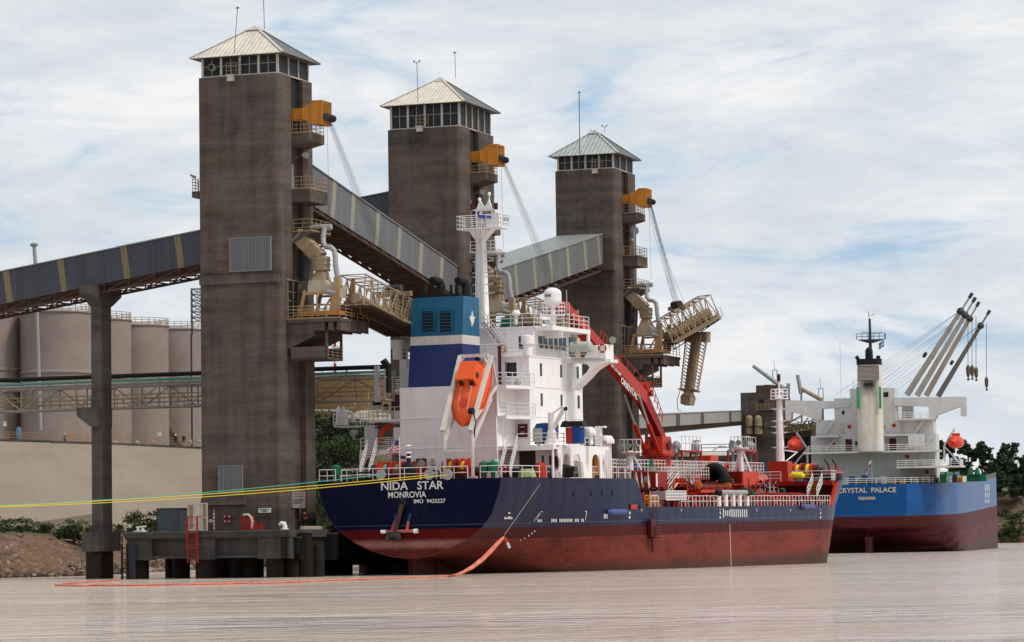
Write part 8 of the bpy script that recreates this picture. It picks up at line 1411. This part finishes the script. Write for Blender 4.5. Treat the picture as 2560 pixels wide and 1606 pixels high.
# ---------------------------------------------------------------- ropes and floating boom
def rope(label,pts,r,mt,name='mooring_rope',cat='rope',group='mooring ropes'):
    mb=MB(); mb.path(pts,r,6); return solo(name,label,cat,mb,mt,WF,tuple(pts[0]),group,True)
def sag(a,b,s,n=26): return [a.lerp(b,i/n)-Vector((0,0,s*4*(i/n)*(1-i/n))) for i in range(n+1)]
e1=NS.w(SY(952,1187,-.25)); e2=NS.w(SY(1119,1188,-.25)); e3=NS.w(SY(1072,1188,-.25))
rope('teal mooring rope running from the tanker stern off to the left edge',sag(P(-60,1266.5,262),e1,.35),.036,m_trope)
rope('upper of two yellow mooring ropes from the tanker stern to the left edge',sag(P(-60,1268.5,258),e3,.28),.034,m_yrope); rope('lower of two yellow mooring ropes from the tanker stern to the left edge',sag(P(-60,1270,258),e2,.42),.034,m_yrope)
wz_=lambda px,py,z=.06: WF.Z(px,py,z); m_boomh=paint('faded orange boom',(.58,.13,.075),.6,.5,(.62,.36,.26),streak=False,k=2.5)
pts=[wz_(*p) for p in ((306,1440),(303,1445),(297,1450.5),(240,1454.5),(162,1459),(158,1461))]; rope('short folded end of the orange floating boom by the left dock ladder',pts,.085,m_boomh,'floating_boom','boom','orange floating boom lengths')
def wob(a,n=1):
    o=[]
    for p,q in zip(a[:-1],a[1:]):
        for i in range(6): t=p.lerp(q,i/6); o.append(t+Vector((0,math.sin(len(o)*.9)*.12,.015*math.sin(len(o)*1.7))))
    return o+[a[-1]]
for seg,lb in ((((139,1463.6),(200,1464.5),(319,1463.6),(470,1461.5),(621,1457.7)),'long orange floating boom stretching left in front of the dock'),(((630,1459),(690,1456.5),(742,1455.5)),'short orange boom length between two joints in front of the dock'),):
    rope(lb,wob([wz_(*p) for p in seg]),.09,m_boomh,'floating_boom','boom','orange floating boom lengths')
low=wob([wz_(*p) for p in ((746,1454.5),(850,1450),(964,1446.5),(1060,1443),(1125,1440.5))]); up=[P(x,y,Y) for x,y,Y in ((1140,1437,258),(1158,1431,260),(1180,1419,262),(1205,1400,264),(1228,1377,266),(1246,1357,267),(1259,1344,268))]
rope('orange boom length rising out of the water toward the tanker side',low+up,[.09]*len(low)+[.11,.13,.17,.19,.19,.17,.1],m_boomh,'floating_boom','boom','orange floating boom lengths')
q=up[-1]; h=NS.w(SX(1361,1196,9.0)); rope('thin grey line holding the orange boom end up to the tanker rail',[h,q+Vector((.1,0,.25)),q],.02,m_duct,group='mooring ropes'); 
th=Thing('boom_connector','white and orange end piece dangling from the raised boom end','connector',WF,tuple(q-Vector((0,0,1.2)))); mb=MB(); a=P(1261,1346,268); b=P(1268,1357,268); c=P(1274,1371,268); mb.tube(a,b,.13,8); th.part('sleeve',mb,m_redb); mb=MB(); mb.tube(b,c,.12,8); th.part('end_cap',mb,m_fwht)
# pilot ladder on the tanker side
th=Thing('pilot_ladder','dark pilot ladder and fender bundle hanging down the tanker side','ladder',NS,(BM+.3,SX(1636,1340,BM+.2).y,SX(1636,1340,BM+.2).z)); a=SX(1636,1266,BM+.15); b=SX(1638,1318,BM+.15); mb=MB(); [mb.tube((BM+.15,a.y+s,a.z),(BM+.15,b.y+s,b.z),.035,5) for s in (-.35,.35)]; th.part('side_rope',mb,m_cable); mb=MB(); [mb.box(BM+.1,BM+.2,a.y-.42,a.y+.42,a.z-.33*k-.05,a.z-.33*k) for k in range(1,9)]; th.part('rung',mb,m_mar)
mb=MB(); c=SX(1630,1322,BM+.25); mb.box(BM+.1,BM+.4,c.y-.5,c.y+.5,c.z-.8,c.z+.9); mb.tube((BM+.25,c.y,c.z-.8),(BM+.25,c.y+.1,c.z-2.2),.1,8); c=SX(1638,1330,BM+.3); [mb.torus((BM+.3,c.y,c.z-.5+.3*k),.45,.1,2,14,6) for k in range(4)]; th.part('ladder_bundle',mb,m_mar)
mb=MB(); c=WF.Z(2064,1408,0); a=P(2061,1393,c.y); mb.path([c,c+Vector((.1,0,.3)),a],.06,5); solo('anchor_chain','short dark chain entering the water at the tanker bow','chain',mb,m_cable,WF,tuple(c))
